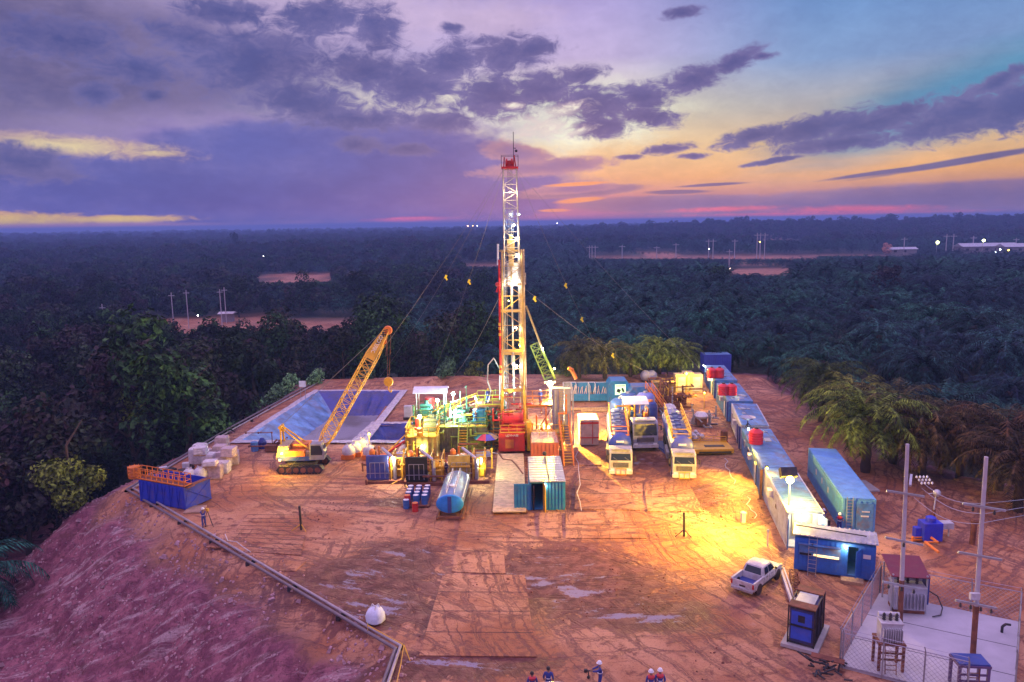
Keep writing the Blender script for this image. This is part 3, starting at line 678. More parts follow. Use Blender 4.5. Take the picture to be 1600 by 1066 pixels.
# travelling block, kelly and hoist lines inside the mast
tz = rz_(803, 385).z
m_ = MB()
for x in (-.28, -.1, .1, .28): m_.tube((x, -.1, tz+1), (x*.8, 0, ztop+.5), .028, 4)
m_.build('hoist_rope', M_CABLE, rig)
m_ = MB().box((0, -.1, tz), (.85, .5, 1.6)).lathe((0, -.1, tz+1.0), [(.4, -.2), (.4, .2)], 14, 'X').box((0, -.1, tz-1.6), (.6, .45, 1.4)).tube((0, -.1, tz-1), (0, -.1, tz-4.5), .1, 8)
tb = m_.build('travelling_block', M_MAST, rig)
MB().tube((0, -.1, tz-4.5), (0, -.1, tz-7), .16, 8).tube((.03, -.1, tz-7), (.1, -.1, zfl+.6), .11, 8).lathe((.05, -.1, zfl+5), [(.1, 0), (.24, .2), (.24, 1.2), (.1, 1.5)], 10).build('kelly_pipe', M_GALV, rig)
m_ = MB()
for x, y in ((-1.0, .3), (-.8, .4), (.85, .3), (1.0, .2), (-.6, .5)): m_.tube((x, y, 1.0), (x*.9, y, ztop-2 if abs(x) < .9 else zmid), .04, 5)
m_.build('mast_hose', M_GALV, rig)
# racking board
pz = rz_(817, 400).z
m_ = MB().box((1.15, -.1, pz-3.2), (1.0, 1.6, .12)).rail([(.7, -.9, pz-3.2), (1.65, -.9, pz-3.2), (1.65, .7, pz-3.2)], 1.2, .03, .8)
for k in range(5): m_.tube((1.0+k*.14, -.6, 3.5), (.95+k*.13, -.3, pz+.8-(k % 2)*.4), .055, 6)
m_.build('racking_board', mat('board_tan', (.58, .42, .26), .55, var=.2), rig)
MB().tube((-1.45, -.6, 8.3), (-1.4, -.5, pz-.4), .12, 8).tube((-1.4, -.5, pz-3.2), (-1.75, -.5, pz-4.1), .14, 7).ball((-1.6, -.5, pz-3.2), .28, 8, 5).build('standpipe', M_RED, rig)
m_ = MB()
for z in (8.6, 9.2, 13.0, 13.7, 14.2): m_.tube((-1.45, -.6, z), (-1.45, -.6, z+.32), .16, 8)
m_.build('pipe_band', M_YEL, rig)
MB().tube((-1.5, -.6, 5.4), (-1.45, -.6, 8.3), .17, 8).tube((-1.55, -.2, pz-1.0), (-1.5, -.2, pz+1.4), .12, 7).build('pipe_joint', M_HAT, rig)
MB().tube((-1.5, -.5, 9), (-2.2, -.6, 10.4), .06, 6).path([(-2.2, -.6, 10.4), (-2.9, -.7, 9.6), (-3.0, -.8, 7.8), (-2.6, -.8, 6.5), (-2.9, -.8, 5.2)], .07).build('mud_hose', M_GALV, rig)
# work floor on both sides of the well
M_FLOOR = mat('floor_brown', (.35, .17, .07), .7, var=.25)
def deck(x0, x1, y0, y1, z, gap=None, mt=M_YEL, name='work_platform'):
    f = MB().box(((x0+x1)/2, (y0+y1)/2, z-.1), (x1-x0, y1-y0, .22))
    for x in (x0+.15, x1-.15):
        for y in (y0+.15, y1-.15): f.tube((x, y, 0), (x, y, z-.1), .11, 6)
    f.tube((x0+.2, y0+.2, 0), (x1-.2, y0+.2, z-.2), .07, 5)
    o = f.build(name, M_FLOOR, rig); MB().rail([(x0, y0, z), (x1, y0, z), (x1, y1, z), (x0, y1, z), (x0, y0, z)] if gap is None else gap, 1.15, .045, .9).build('railing', mt, o); return o
deck(-4.3, -1.5, -1.2, 1.6, zfl+.6, mt=mat('rail_lime', (.55, .62, .06), .45))
deck(1.5, 4.8, -1.2, 1.8, zfl+.4, mt=M_ORA)
deck(1.9, 5.6, -6.2, -3.6, 1.9, mt=M_YEL)
# stair from the left platform down to the mud tanks
a = Vector((-4.3, 0, zfl+.6)); c_ = Vector((-10.2, .4, 2.6))
s = MB().stairs(c_, a, .9, 14).build('stairs', M_RUST, rig)
MB().tube(a+Vector((0, -.5, 1.1)), c_+Vector((0, -.5, 1.1)), .06).tube(a+Vector((0, -.5, .5)), c_+Vector((0, -.5, .5)), .05).tube(a+Vector((0, .5, 1.1)), c_+Vector((0, .5, 1.1)), .06).build('handrail', M_YEL, s)
MB().box((-3.0, .8, 2.6), (2.6, .12, 3.4)).build('shed_wall', M_GREY, rig)
# red drawworks, carrier deck and cabin at the mast foot
m_ = MB().box((-.1, -1.7, .9), (3.1, 3.4, .55)).box((-.2, -2.0, 2.4), (2.6, 1.8, 1.6)).lathe((-.1, -2.6, 3.5), [(.75, -1.1), (.75, 1.1)], 18, 'X')
m_.lathe((-.1, -2.6, 3.5), [(1.0, -1.2), (1.0, -1.05)], 18, 'X').lathe((-.1, -2.6, 3.5), [(1.0, 1.05), (1.0, 1.2)], 18, 'X')
m_.box((-.9, -.6, 2.2), (.7, .8, 3.4)).box((.9, -.6, 2.2), (.7, .8, 3.4)).build('drawworks', M_RED, rig, bevel=.03)
m_ = MB().box((-.25, -4.4, 1.55), (3.0, 1.9, 2.1), taper=.96).box((-.25, -4.3, 2.75), (2.4, 1.5, .35)).box((.5, -3.6, 2.9), (1.5, 1.0, .9))
cab = m_.build('carrier_body', M_RED, rig, bevel=.05)
MB().box((-.5, -5.40, 1.4), (.95, .06, 1.0)).build('panel', M_ORA, cab)
lettering('LDYNASE', .34, (-.2, -5.37, 2.35), (rad(90), 0, 0), M_HAT, cab)
m_ = MB()
for x in (-1.35, 1.35):
    for z in range(6): m_.box((x, -1.35, 2.4+z*.7), (.3, .1, .34))
m_.build('warning_marking', M_YEL, rig)
m_ = MB()
for x in (-1.3, 1.3):
    m_.tube((x, -1.2, .6), (x, -1.2, 6.6), .16, 8)
for x in (-1.5, 1.5): m_.tube((x, -3.2, .3), (x*.85, -1, 7.4), .09, 6)
m_.build('mast_jack', M_YEL, rig)
m_ = MB().box((1.75, -4.0, 2.0), (.55, 1.4, 3.3))
for k in range(5): m_.box((1.75, -4.74, .8+k*.62), (.45, .08, .4))
m_.build('control_tower', M_YEL, rig)
MB().stairs((-2.0, -3.6, 0), (-2.0, -1.2, 3.0), .7, 8).rail([(-2.4, -3.6, 0), (-2.4, -1.3, 2.8)], 1.0, .04, .8).build('side_stairs', M_YEL, rig)
# tall grey cabinets, ladder and stair on the right
m_ = MB().box((5.2, -1.8, 4.3), (1.3, 1.0, 5.4)).box((6.3, -1.6, 3.6), (.7, .9, 6.6)).tube((4.8, -2.6, .2), (4.8, -2.6, 6.8), .09).tube((6.9, -2.4, .2), (6.9, -2.4, 6.8), .09)
m_.build('switch_tower', mat('tower_grey', (.42, .41, .46), .45, .2, var=.15), rig)
s = MB().stairs((5.9, -9.4, .1), (5.75, -3.3, 3.2), 1.0, 14).build('stairs', M_YEL, rig)
MB().rail([(6.4, -9.4, .1), (6.3, -3.3, 3.2)], 1.05, .05, 1.3).rail([(5.35, -9.4, .1), (5.2, -3.3, 3.2)], 1.05, .05, 1.3).build('handrail', M_ORA, s)
MB().ladder((5.6, -2.7, 3.2), (5.6, -2.5, 7.0), .6, 12).build('ladder', M_YEL, rig)
# braces leaning to the right behind the mast
MB().tube(rz_(822, 478, 90), rz_(848, 548, 90), .13, 8).build('telescopic_brace', M_MAST, rig)
MB().tube(rz_(848, 548, 90), rz_(867, 592, 90), .15, 8).build('telescopic_brace', M_LGREEN, rig)
MB().lattice(rz_(834, 538, 91), rz_(858, 590, 91), .9, 1.2, .5, .5, 6, .07, .04).build('brace_truss', M_LGREEN, rig)
MB().tube(rz_(893, 577, 91), rz_(900, 592, 91), .25, 8).tube(rz_(888, 575, 91), rz_(895, 579, 91), .25, 8).build('exhaust_duct', M_ORA, rig)
# mast lamps, with small upper warm ones added to brighten the steel
for (px, py, yy, c, pw, r) in ((803, 440, 87.6, WHT, 200, .36), (803, 352, 87.6, COOL, 60, .18), (798, 335, 87.6, COOL, 30, .11), (811, 335, 87.6, COOL, 30, .11), (806, 512, 87.5, WARM, 90, .18), (807, 572, 87.2, WARM, 220, .22), (848, 545, 89.6, COOL, 60, .14), (866, 576, 89.6, WARM, 60, .14), (797, 300, 86.6, WARM, 90, .08), (806, 372, 86.6, WARM, 120, .08), (795, 470, 86.4, SOD, 160, .08), (812, 540, 86.4, SOD, 160, .08), (809, 400, 87.2, WARM, 70, .08), (798, 610, 87, SOD, 250, .12)):
    bulb(rig, rz_(px, py, yy), c, pw, r, 30, 'mast_and_fill_lamp')
MB().box(rz_(803, 428, 88.4)+Vector((0, 0, 0)), (1.5, .1, 2.6)).build('reflector_board', M_HAT, rig)
m_ = MB().box((0, 0, 0), (.01,)*3)
# guy ropes with yellow streamers
def guy(p0, anchor_px, flags, r=.014):
    a = Vector(p0); g = G(*anchor_px); bq = Vector((g.x-wx, g.y-WY, 0)); pts = []
    for i in range(13):
        t = i/12; p = a.lerp(bq, t); p.z -= 2.2*math.sin(math.pi*t)*.6; pts.append(p)
    o = MB().path(pts, r, 4).build('guy_rope', M_CABLE, rig)
    f = MB()
    for t in flags:
        p = a.lerp(bq, t); p.z -= 2.2*math.sin(math.pi*t)*.6
        f.box(p+Vector((0, 0, -.2)), (.28, .04, .5), .4, 0, .5).box(p+Vector((.1, 0, -.5)), (.22, .04, .35), .4, 0, -.5)
    if flags: f.build('warning_streamer', mat('streamer_yellow', (.95, .75, .03), .6), o)
guy((-.7, .3, ztop), (583, 604), (.36,)); guy((-.6, .6, ztop), (668, 604), (.38,)); guy((.7, .6, ztop), (967, 604), (.40, .56))
guy((1.2, .5, rz_(822, 448).z), (1062, 604), (.06, .5), .02); guy((-1.2, .5, rz_(786, 458).z), (688, 612), (), .02); guy((.7, -.3, ztop), (1290, 760), ()); guy((-.7, -.3, ztop), (430, 760), ())

# timber ramp in front of the rig
def board(P4, label, z=.12, th=.14, m=M_MAT, name='ground_mat', seams=0, cat='ground mat', group='mats laid on the yard'):
    c = sum(P4, Vector())/4; b = MB(); vs = [Vector((p.x-c.x, p.y-c.y, z-th)) for p in P4]+[Vector((p.x-c.x, p.y-c.y, z)) for p in P4]
    b.add(vs, [(3, 2, 1, 0), (4, 5, 6, 7), (0, 1, 5, 4), (1, 2, 6, 5), (2, 3, 7, 6), (3, 0, 4, 7)])
    t = thing(name, label, cat, (c.x, c.y, hz(c.x, c.y)*.5), 0, group); pn = b.build('panel', m, t)
    if m is M_MAT:
        pn.data.materials.clear(); pn.data.materials.append(bpy.data.materials['earth']); za = pn.data.color_attributes.new('zone', 'FLOAT_COLOR', 'POINT')
        za.data.foreach_set('color', [1, 0, .12, 1]*len(pn.data.vertices))
    if seams:
        s = MB(); A, B, Cc, D_ = vs[4:]
        for i in range(1, seams): s.tube(A.lerp(D_, i/seams)+Vector((0, 0, .0)), B.lerp(Cc, i/seams), .022, 4)
        s.build('seam', M_DARK, t)
    return t
q4 = lambda *p: [G(*a) for a in p]
ra = q4((770, 802), (822, 802), (818, 716), (778, 716))
t = thing('timber_ramp', 'pale plank ramp leading up to the red foot of the rig', 'ramp', (0, 0, 0)); m_ = MB(); s_ = MB()
for i in range(26):
    a0 = ra[0].lerp(ra[3], i/26); a1 = ra[1].lerp(ra[2], i/26); c = (a0+a1)/2; z = .25+.35*i/26
    m_.box((c.x, c.y, z), ((a1-a0).length, (ra[3]-ra[0]).length/26-.04, .1))
m_.build('planks', mat('ramp_plank', (.62, .44, .26), .75, var=.25, scale=2), t)
for u, v in ((0, 3), (1, 2)): s_.tube(ra[u]+Vector((0, 0, .1)), ra[v]+Vector((0, 0, .45)), .12, 6)
s_.build('side_beam', M_RUST, t)
MB().path([G(778, 716)+Vector((0, 0, .8)), G(786, 726)+Vector((0, 0, .6)), G(800, 728)+Vector((0, 0, .6)), G(806, 734)+Vector((0, 0, .6)), G(817, 748)+Vector((0, 0, .5))], .09).build('hose', M_RUST); bpy.data.objects['hose']['label'] = 'thick brown hose lying across the top of the plank ramp'; bpy.data.objects['hose']['category'] = 'hose'
for k, (pp, lb, sm, mt) in enumerate([
    (((346, 860), (470, 868), (486, 800), (392, 800)), 'wide pale mat floor of long boards at the left of the yard', 10, M_MAT),
    (((322, 856), (400, 858), (392, 846), (335, 846)), 'narrow loose board at the edge of the pad by the pipes', 0, M_MAT),
    (((425, 893), (462, 893), (478, 878), (444, 878)), 'small crooked board below the wide mat floor', 0, M_MAT),
    (((655, 1026), (838, 1028), (820, 900), (692, 900)), 'largest front mat ending in a dark step above the puddles', 4, M_MAT),
    (((706, 895), (790, 898), (783, 808), (720, 806)), 'mat in front of the plank ramp, beside the water tank', 3, M_MAT),
    (((842, 840), (878, 840), (878, 802), (843, 802)), 'small square mat right in front of the blue cabin', 0, M_MAT),
    (((884, 842), (1010, 842), (1000, 800), (884, 802)), 'broad mat right of the blue cabin with muddy puddles', 2, M_MAT),
    (((898, 796), (1000, 798), (990, 730), (900, 730)), 'mat in front of the left tanker truck', 3, M_MAT),
    (((1012, 800), (1100, 800), (1075, 755), (1005, 757)), 'mat in front of the right tanker truck, lit orange', 2, M_MAT),
    (((905, 728), (940, 728), (935, 700), (903, 700)), 'mat in front of the white and red box', 1, M_MAT)]):
    board(q4(*pp), lb, .07, .12, mt, seams=sm)
# ------------------------------------------------------------------ crawler crane
cp = G(468, 742); crane = thing('crawler_crane', 'yellow lattice boom crawler crane with its hook hanging beyond the lined pit', 'crane', (cp.x, cp.y+2, 0), rad(0))
o0 = Vector((cp.x, cp.y+2, 0)); L_ = lambda px, py, Yd: AY(px, py, Yd)-o0
for sgn in (-1, 1):
    tr = MB(); y0 = sgn*1.55; pr = [(-2.5, .45), (-2.2, .1), (2.2, .1), (2.5, .45), (2.2, .85), (-2.2, .85)]
    vs = [(x, y0-.35, z) for x, z in pr]+[(x, y0+.35, z) for x, z in pr]
    tr.add(vs, [(i, (i+1) % 6, 6+(i+1) % 6, 6+i) for i in range(6)]+[(5, 4, 3, 2, 1, 0), (6, 7, 8, 9, 10, 11)])
    for i in range(14): tr.box((-2.1+i*.32, y0, .88), (.18, .74, .06)); tr.box((-2.1+i*.32, y0, .07), (.18, .74, .06))
    tk = tr.build('crawler_track', M_DARK, crane); wl = MB()
    for i in range(6): wl.lathe((-1.9+i*.76, y0-.38, .45), [(.3, 0), (.3, .08), (.12, .12)], 10, 'Y')
    wl.build('track_wheel', M_RUST, tk)
MB().box((0, 0, .9), (3, 2.4, .3)).lathe((0, 0, 1.0), [(1.0, 0), (1.0, .25)], 20).build('undercarriage', M_DARK, crane)
u = MB().box((-.5, .2, 1.75), (4.2, 2.5, .9)).prism([(-2.7, 1.4), (-1.3, 1.4), (-1.3, 2.9), (-2.4, 2.9)], -1.1, 1.4, 'Y'); u.build('counterweight_house', mat('crane_cream', (.48, .36, .22), .5, dirt=.5), crane, bevel=.05)
MB().box((-.6, -1.0, 2.0), (2.2, .6, .8)).box((-.3, .5, 2.5), (1.8, 1.5, .7)).build('engine_hood', M_ORA, crane, bevel=.04)
MB().box((-.4, -1.33, 1.55), (4.0, .04, .45)).build('side_stripe', M_NAVY, crane)
cb_ = MB().prism([(1.0, 1.4), (2.5, 1.4), (2.65, 2.3), (2.3, 3.15), (1.1, 3.15)], -1.45, -.35, 'Y').build('cab', M_GREY, crane, bevel=.05)
MB().prism([(1.15, 1.95), (2.35, 1.95), (2.42, 2.3), (2.2, 2.98), (1.2, 2.98)], -1.47, -1.46, 'Y').box((2.55, -.9, 2.45), (.05, .85, 1.0), 0, 0, rad(-12)).build('cab_window', M_GLASS, cb_)
foot = Vector((1.6, .3, 1.9)); tip = L_(604, 516, 82); back_ = (foot-tip).normalized()
d_ = tip-foot; k1 = foot+d_*.13; k2 = foot+d_*.80
MB().lattice(foot, k1, .5, 1.25, .5, 1.2, 3, .06, .03).build('boom_foot', M_YEL, crane)
bm_ = MB().lattice(k1, k2, 1.25, 1.25, 1.2, 1.2, 12, .07, .035).build('boom', M_YEL, crane)
MB().lattice(k2, tip, 1.25, .55, 1.2, .5, 3, .07, .035).build('boom_head', M_YEL, crane)
side = d_.normalized(); xx = Vector((1, 0, 0)); xx = (xx-side*xx.dot(side)).normalized(); yy = side.cross(xx)
mid = k2.lerp(tip, .15); ang = math.atan2(d_.z, d_.x)
pl = MB(); 
for a, b in ((k2-side*.6, tip-side*.7),): 
    vs = [a-xx*.55-yy*.66*(1 if yy.y > 0 else -1), a+xx*.55-yy*.66*(1 if yy.y > 0 else -1), b+xx*.32-yy*.42*(1 if yy.y > 0 else -1), b-xx*.32-yy*.42*(1 if yy.y > 0 else -1)]
    pl.add([v for v in vs]+[v+yy*.03 for v in vs], [(0, 1, 2, 3), (7, 6, 5, 4), (0, 1, 5, 4), (1, 2, 6, 5), (2, 3, 7, 6), (3, 0, 4, 7)])
sp0 = pl.build('name_board', M_YEL, crane)
lettering('KOBELCO', .58, (mid+side*.5-yy*.72*(1 if yy.y > 0 else -1)), (rad(90), -ang, 0), M_HAT, sp0)
m_ = MB()
for i in range(7): m_.box(k2.lerp(tip, .45+i*.09)-yy*.55*(1 if yy.y > 0 else -1), (.5, .05, .1), 0, 0, -ang+.9)
m_.build('hazard_stripe', M_DARK, sp0)
gt = Vector((-2.3, .2, 4.7))
MB().tube((-2.2, -.6, 2), gt+Vector((0, -.3, 0)), .1).tube((-2.2, .9, 2), gt+Vector((0, .3, 0)), .1).tube((.9, -.5, 2.2), gt+Vector((0, -.3, 0)), .09).tube((.9, .7, 2.2), gt+Vector((0, .3, 0)), .09).tube(gt-Vector((0, .6, 0)), gt+Vector((0, .6, 0)), .18, 8).box(gt+Vector((.1, 0, -.3)), (.5, .5, .4)).build('gantry', M_YEL, crane)
m_ = MB()
for yo in (-.35, -.1, .1, .35): m_.tube(gt+Vector((0, yo, .1)), tip+Vector((-.1, yo*.6, .2)), .03, 4)
m_.build('pendant_line', M_CABLE, crane)
MB().lathe(tip+Vector((.15, 0, 0)), [(.45, -.25), (.5, 0), (.45, .25)], 14, 'Y').lathe(tip-side*1.2+Vector((.3, 0, -.2)), [(.3, -.2), (.3, .2)], 12, 'Y').build('head_sheave', M_ORA, crane)
hk = L_(607, 598, 82)
MB().tube(tip+Vector((.5, -.1, 0)), hk+Vector((.1, -.1, .5)), .03, 4).tube(tip+Vector((.1, .1, 0)), hk+Vector((-.1, .1, .5)), .03, 4).tube(tip-side*1.2+Vector((.6, 0, 0)), hk+Vector((-.15, 0, 3)), .03, 4).build('hoist_rope', M_RUST, crane)
h = MB().lathe(hk+Vector((0, 0, .1)), [(.48, -.2), (.55, 0), (.48, .2)], 14, 'Y').path([hk+Vector((0, 0, -.4)), hk+Vector((0, 0, -.9)), hk+Vector((.25, 0, -1.1)), hk+Vector((.3, 0, -.8))], .07)
h.build('hook_block', M_YEL, crane)
bulb(crane, (-1.75, -1.95, 2.35), SOD, 420, .17, 60, 'work_lamp'); MB().ball((-2.2, -1.4, 1.4), .13).build('tail_lamp', emis('red_lamp', (1, .08, .02), 12), crane)
bulb(crane, (-2.4, 1.3, 2.5), SOD, 350, .1, 30, 'work_lamp')

# ------------------------------------------------------------------ mud tanks and shakers
def tank_unit(px, py, W_, Dp, Hh, label, wallm, railm, extras, rz=0, name='mud_tank'):
    p = G(px, py); t = thing(name, label, 'tank', (p.x, p.y+Dp/2, 0), rz)
    b = MB().box((0, 0, Hh/2+.15), (W_, Dp, Hh)).box((0, 0, .12), (W_+.3, Dp+.2, .22))
    for i in range(int(W_/.6)+1): b.box((-W_/2+i*.6+.02, -Dp/2-.05, Hh/2+.15), (.1, .12, Hh-.1))
    b.build('tank', wallm, t)
    z = Hh+.15; MB().rail([(-W_/2, -Dp/2, z), (W_/2, -Dp/2, z), (W_/2, Dp/2, z), (-W_/2, Dp/2, z), (-W_/2, -Dp/2, z)], 1.15, .05, .9).build('railing', railm, t)
    MB().box((0, -Dp/2+.5, z+.05), (W_-.1, 1.0, .06)).build('walkway', M_YEL, t)
    for e in extras: e(t, z)
    return t
def agitator(x, y, m=M_ORA):
    def f(t, z): MB().lathe((x, y, z), [(.5, 0), (.5, .2), (.25, .25), (.35, .5), (.35, 1.2), (.15, 1.35)], 12).build('agitator_motor', m, t, True)
    return f
def shaker(x, y, m=M_GREEN):
    def f(t, z):
        MB().box((x, y, z+.5), (1.5, 2.0, .8)).box((x, y, z+1.05), (1.3, 1.7, .15), 0, rad(8)).tube((x-.7, y-.6, z+1.3), (x+.7, y-.6, z+1.3), .2, 8).lathe((x, y+.5, z+1.1), [(.28, 0), (.28, .6)], 10).build('shale_shaker', m, t, bevel=.03)
    return f
def barrel(x, y, m, r=.35, h=.9, nm='drum'):
    def f(t, z): MB().lathe((x, y, z), [(r*.97, 0), (r, .05), (r, h*.33), (r*1.05, h*.35), (r, h*.37), (r, h*.66), (r*1.05, h*.68), (r, h*.7), (r, h), (r*.9, h)], 14).build(nm, m, t)
    return f
def stair(x, y, Hh, m=M_YEL):
    def f(t, z):
        s = MB().stairs((x, y-2.3, 0), (x, y, z), .95, 10).build('stairs', m, t)
        MB().rail([(x-.5, y-2.3, 0), (x-.5, y, z)], 1.1, .05, 1.2).rail([(x+.5, y-2.3, 0), (x+.5, y, z)], 1.1, .05, 1.2).build('handrail', M_LGREEN, s)
    return f
def pipes(seed, n, xr, yr, zr, m, nm='pipework'):
    def f(t, z):
        r = random.Random(seed); b = MB()
        for i in range(n):
            p = Vector((r.uniform(*xr), r.uniform(*yr), r.uniform(*zr)))
            for k in range(3):
                ax = r.choice((0, 1, 2)); q = p.copy(); q[ax] += r.choice((-1, 1))*r.uniform(.5, 1.8); q.z = max(.2, q.z)
                b.tube(p, q, r.choice((.05, .08, .11)), 6); b.ball(q, .13, 6, 4); p = q
        b.build(nm, m, t)
    return f
def canopy(x0, x1, y0, y1, z0, z1, m):
    def f(t, z):
        b = MB()
        for x in (x0, x1):
            for y in (y0, y1): b.tube((x, y, z), (x, y, z+z1), .06, 5)
        cn = b.build('canopy_frame', M_WHITE, t); n = 6; s = MB()
        for i in range(n):
            ya = y0-.3+(y1-y0+.6)*i/n; yb = y0-.3+(y1-y0+.6)*(i+1)/n; za = z+z1+.5*math.sin(math.pi*i/n); zb = z+z1+.5*math.sin(math.pi*(i+1)/n)
            s.add([(x0-.4, ya, za), (x1+.4, ya, za), (x1+.4, yb, zb), (x0-.4, yb, zb), (x0-.4, ya, za-.06), (x1+.4, ya, za-.06), (x1+.4, yb, zb-.06), (x0-.4, yb, zb-.06)], [(0, 1, 2, 3), (7, 6, 5, 4), (0, 1, 5, 4), (2, 3, 7, 6), (1, 2, 6, 5), (3, 0, 4, 7)])
        s.build('canopy_sheet', m, cn)
    return f
def lampx(x, y, dz, col, pw, r=.2):
    def f(t, z):
        MB().tube((x, y+.1, z), (x, y+.1, z+dz), .05, 5).build('lamp_post', M_YEL, t); bulb(t, (x, y, z+dz), col, pw, r, 40, 'lamp')
    return f
M_MUDG = mat('tank_olive', (.16, .17, .10), .6, var=.3, dirt=.4); M_TYEL = mat('tank_ochre', (.45, .33, .08), .6, var=.25, dirt=.35)
M_CANV = mat('canvas_white', (.72, .70, .78), .7)
tank_unit(659, 722, 3.4, 5.0, 2.6, 'ochre mud tank with yellow railings and bright work lamps, nearest the bag pallets', M_TYEL, M_YEL,
    [agitator(-.7, 1.2, M_RED), shaker(.8, .8, M_MUDG), barrel(-.2, -1.7, M_YEL), pipes(3, 8, (-1.6, 1.6), (-2.9, -2.4), (.3, 2.4), M_YEL), lampx(.1, -2.6, -.9, LIMEL, 120, .2), lampx(-.3, -.6, 1.9, LIMEL, 380, .34)])
tank_unit(672, 690, 3.9, 4.6, 2.6, 'green shaker tank with a white canopy, behind the ochre mud tank', M_GREEN, M_LGREEN,
    [shaker(-.6, 0, M_GREEN), barrel(-.3, 1.2, M_RED, .6, 1.9, 'red_hopper'), canopy(-1.7, 1.7, -.6, 1.9, 0, 2.9, M_CANV), lampx(.9, -.9, 2.0, COOL, 380, .34), pipes(5, 8, (-1.8, 1.8), (-2.7, -2.4), (.3, 2.4), M_GREEN)])
tank_unit(722, 706, 5.8, 5.2, 2.7, 'wide olive mud tank with a steep middle stair, left of the rig foot', M_MUDG, M_LGREEN,
    [stair(.2, -2.6, 2.7, M_YEL), agitator(-1.6, .8, M_RUST), agitator(1.0, 1.2, M_RUST), shaker(-.4, .6, M_GREEN), barrel(2.0, -.4, mat('paint_cyan', (.05, .38, .62), .4), .75, 1.6, 'degasser_vessel'),
     pipes(8, 16, (-2.6, 2.8), (-2, 2), (2.9, 4.2), M_GREEN), pipes(9, 14, (-2.8, 2.8), (-3.2, -2.7), (.3, 2.5), M_LGREEN), lampx(-.8, -1.2, 1.5, (.85, 1, .8), 420, .36), lampx(-1.2, 1.8, 3.0, (.5, 1, .92), 500, .3), lampx(1.6, .8, 2.6, COOL, 300, .18)])
# pump units with radiators facing the camera
def pump_unit(px, py, label, seed, radm, frame=M_YEL):
    p = G(px, py); t = thing('pump_unit', label, 'pump', (p.x, p.y+.3, 0), 0, 'mud pump units in front of the tanks')
    MB().box((.9, 2.2, .18), (4.2, 5.0, .3)).box((-1.1, -.3, .3), (.2, .4, .5)).build('skid', M_RUST, t)
    r_ = MB().box((0, .1, 1.65), (2.2, .35, 2.5)).box((0, .5, 1.65), (2.0, .6, 2.2)); rr = r_.build('radiator', radm, t)
    g_ = MB()
    for i in range(4): g_.tube((-.75+i*.5, -.1, .6), (-.75+i*.5, -.1, 2.2), .035, 4)
    g_.tube((-.75, -.1, 2.2), (.75, -.1, 2.2), .035, 4).tube((-1.05, -.1, 1.1), (1.3, -.1, 1.1), .035, 4); g_.build('guard_bars', M_GALV, rr)
    MB().box((.1, 2.3, 1.2), (1.5, 2.2, 1.2)).box((.1, 2.3, 1.95), (1.0, 2.0, .35)).tube((-.2, 2.4, 2), (-.2, 2.4, 3.2), .11, 8).lathe((.2, 1.2, 1.3), [(.5, -.2), (.5, .2)], 12, 'Y').build('engine', M_ORA, t, bevel=.04)
    MB().box((1.9, 2.6, .95), (1.4, 2.4, 1.1)).box((1.9, 1.2, .8), (1.2, .8, .8)).lathe((1.9, .6, 1.5), [(.15, 0), (.35, .3), (.35, .7), (.1, .95)], 10).build('pump', frame, t, bevel=.04)
    f_ = MB()
    for x in (1.35, 2.5):
        for y in (.2, 3.6): f_.tube((x, y, .3), (x, y, 2.6), .06, 5)
    f_.tube((1.35, .2, 2.6), (2.5, .2, 2.6), .06, 5).tube((1.35, .2, 2.6), (1.35, 3.6, 2.6), .06, 5).tube((2.5, .2, 2.6), (2.5, 3.6, 2.6), .06, 5).tube((1.35, .2, 1.4), (2.5, .2, 1.4), .05, 5); f_.build('frame', frame, t)
    MB().tube((.2, 2.2, 3.0), (1.7, .2, 2.5), .18, 8).tube((1.7, .2, 2.5), (1.75, .1, .4), .19, 8).build('exhaust_pipe', M_GALV, t)
    pipes(seed, 6, (-1, 2.6), (.8, 4), (.4, 2.2), M_RUST)(t, 0); pipes(seed+1, 4, (-1, 2.6), (.8, 4), (.4, 2.4), M_YEL, 'yellow_pipework')(t, 0)
    MB().lathe((-.7, 1.2, 2.5), [(.3, 0), (.3, .6), (.1, .8)], 10).build('air_filter', M_ORA, t)
    return t
pu = pump_unit(590, 757, 'pump unit with a barred navy radiator, leftmost of the three', 21, M_NAVY); bulb(pu, (1.6, 0, 2.7), WARM, 250, .16, 40, 'lamp')
pu = pump_unit(651, 760, 'pump unit with a black radiator, the middle one behind the drums', 33, M_BLACK)
pu = pump_unit(718, 757, 'pump unit with a brown radiator, rightmost and nearest the plank ramp', 47, M_TYEL); bulb(pu, (2.2, .6, 2.2), LIMEL, 500, .2, 30, 'lamp')
# sloping pipe rack between the small pit and the ochre tank
t = thing('flow_line', 'red sloping pipe and yellow rail beside the small lined pit', 'pipe', (0, 0, 0))
MB().path([AY(592, 716, 84), AY(640, 685, 86.5), AY(690, 652, 90)], .16).build('pipe', M_RED, t)
MB().path([AY(600, 712, 84), AY(641, 672, 86.5), AY(722, 628, 91)], .08).build('rail', M_YEL, t)
MB().tube(AY(600, 714, 81), AY(665, 690, 82.3), .1).build('beam', M_YEL, t)

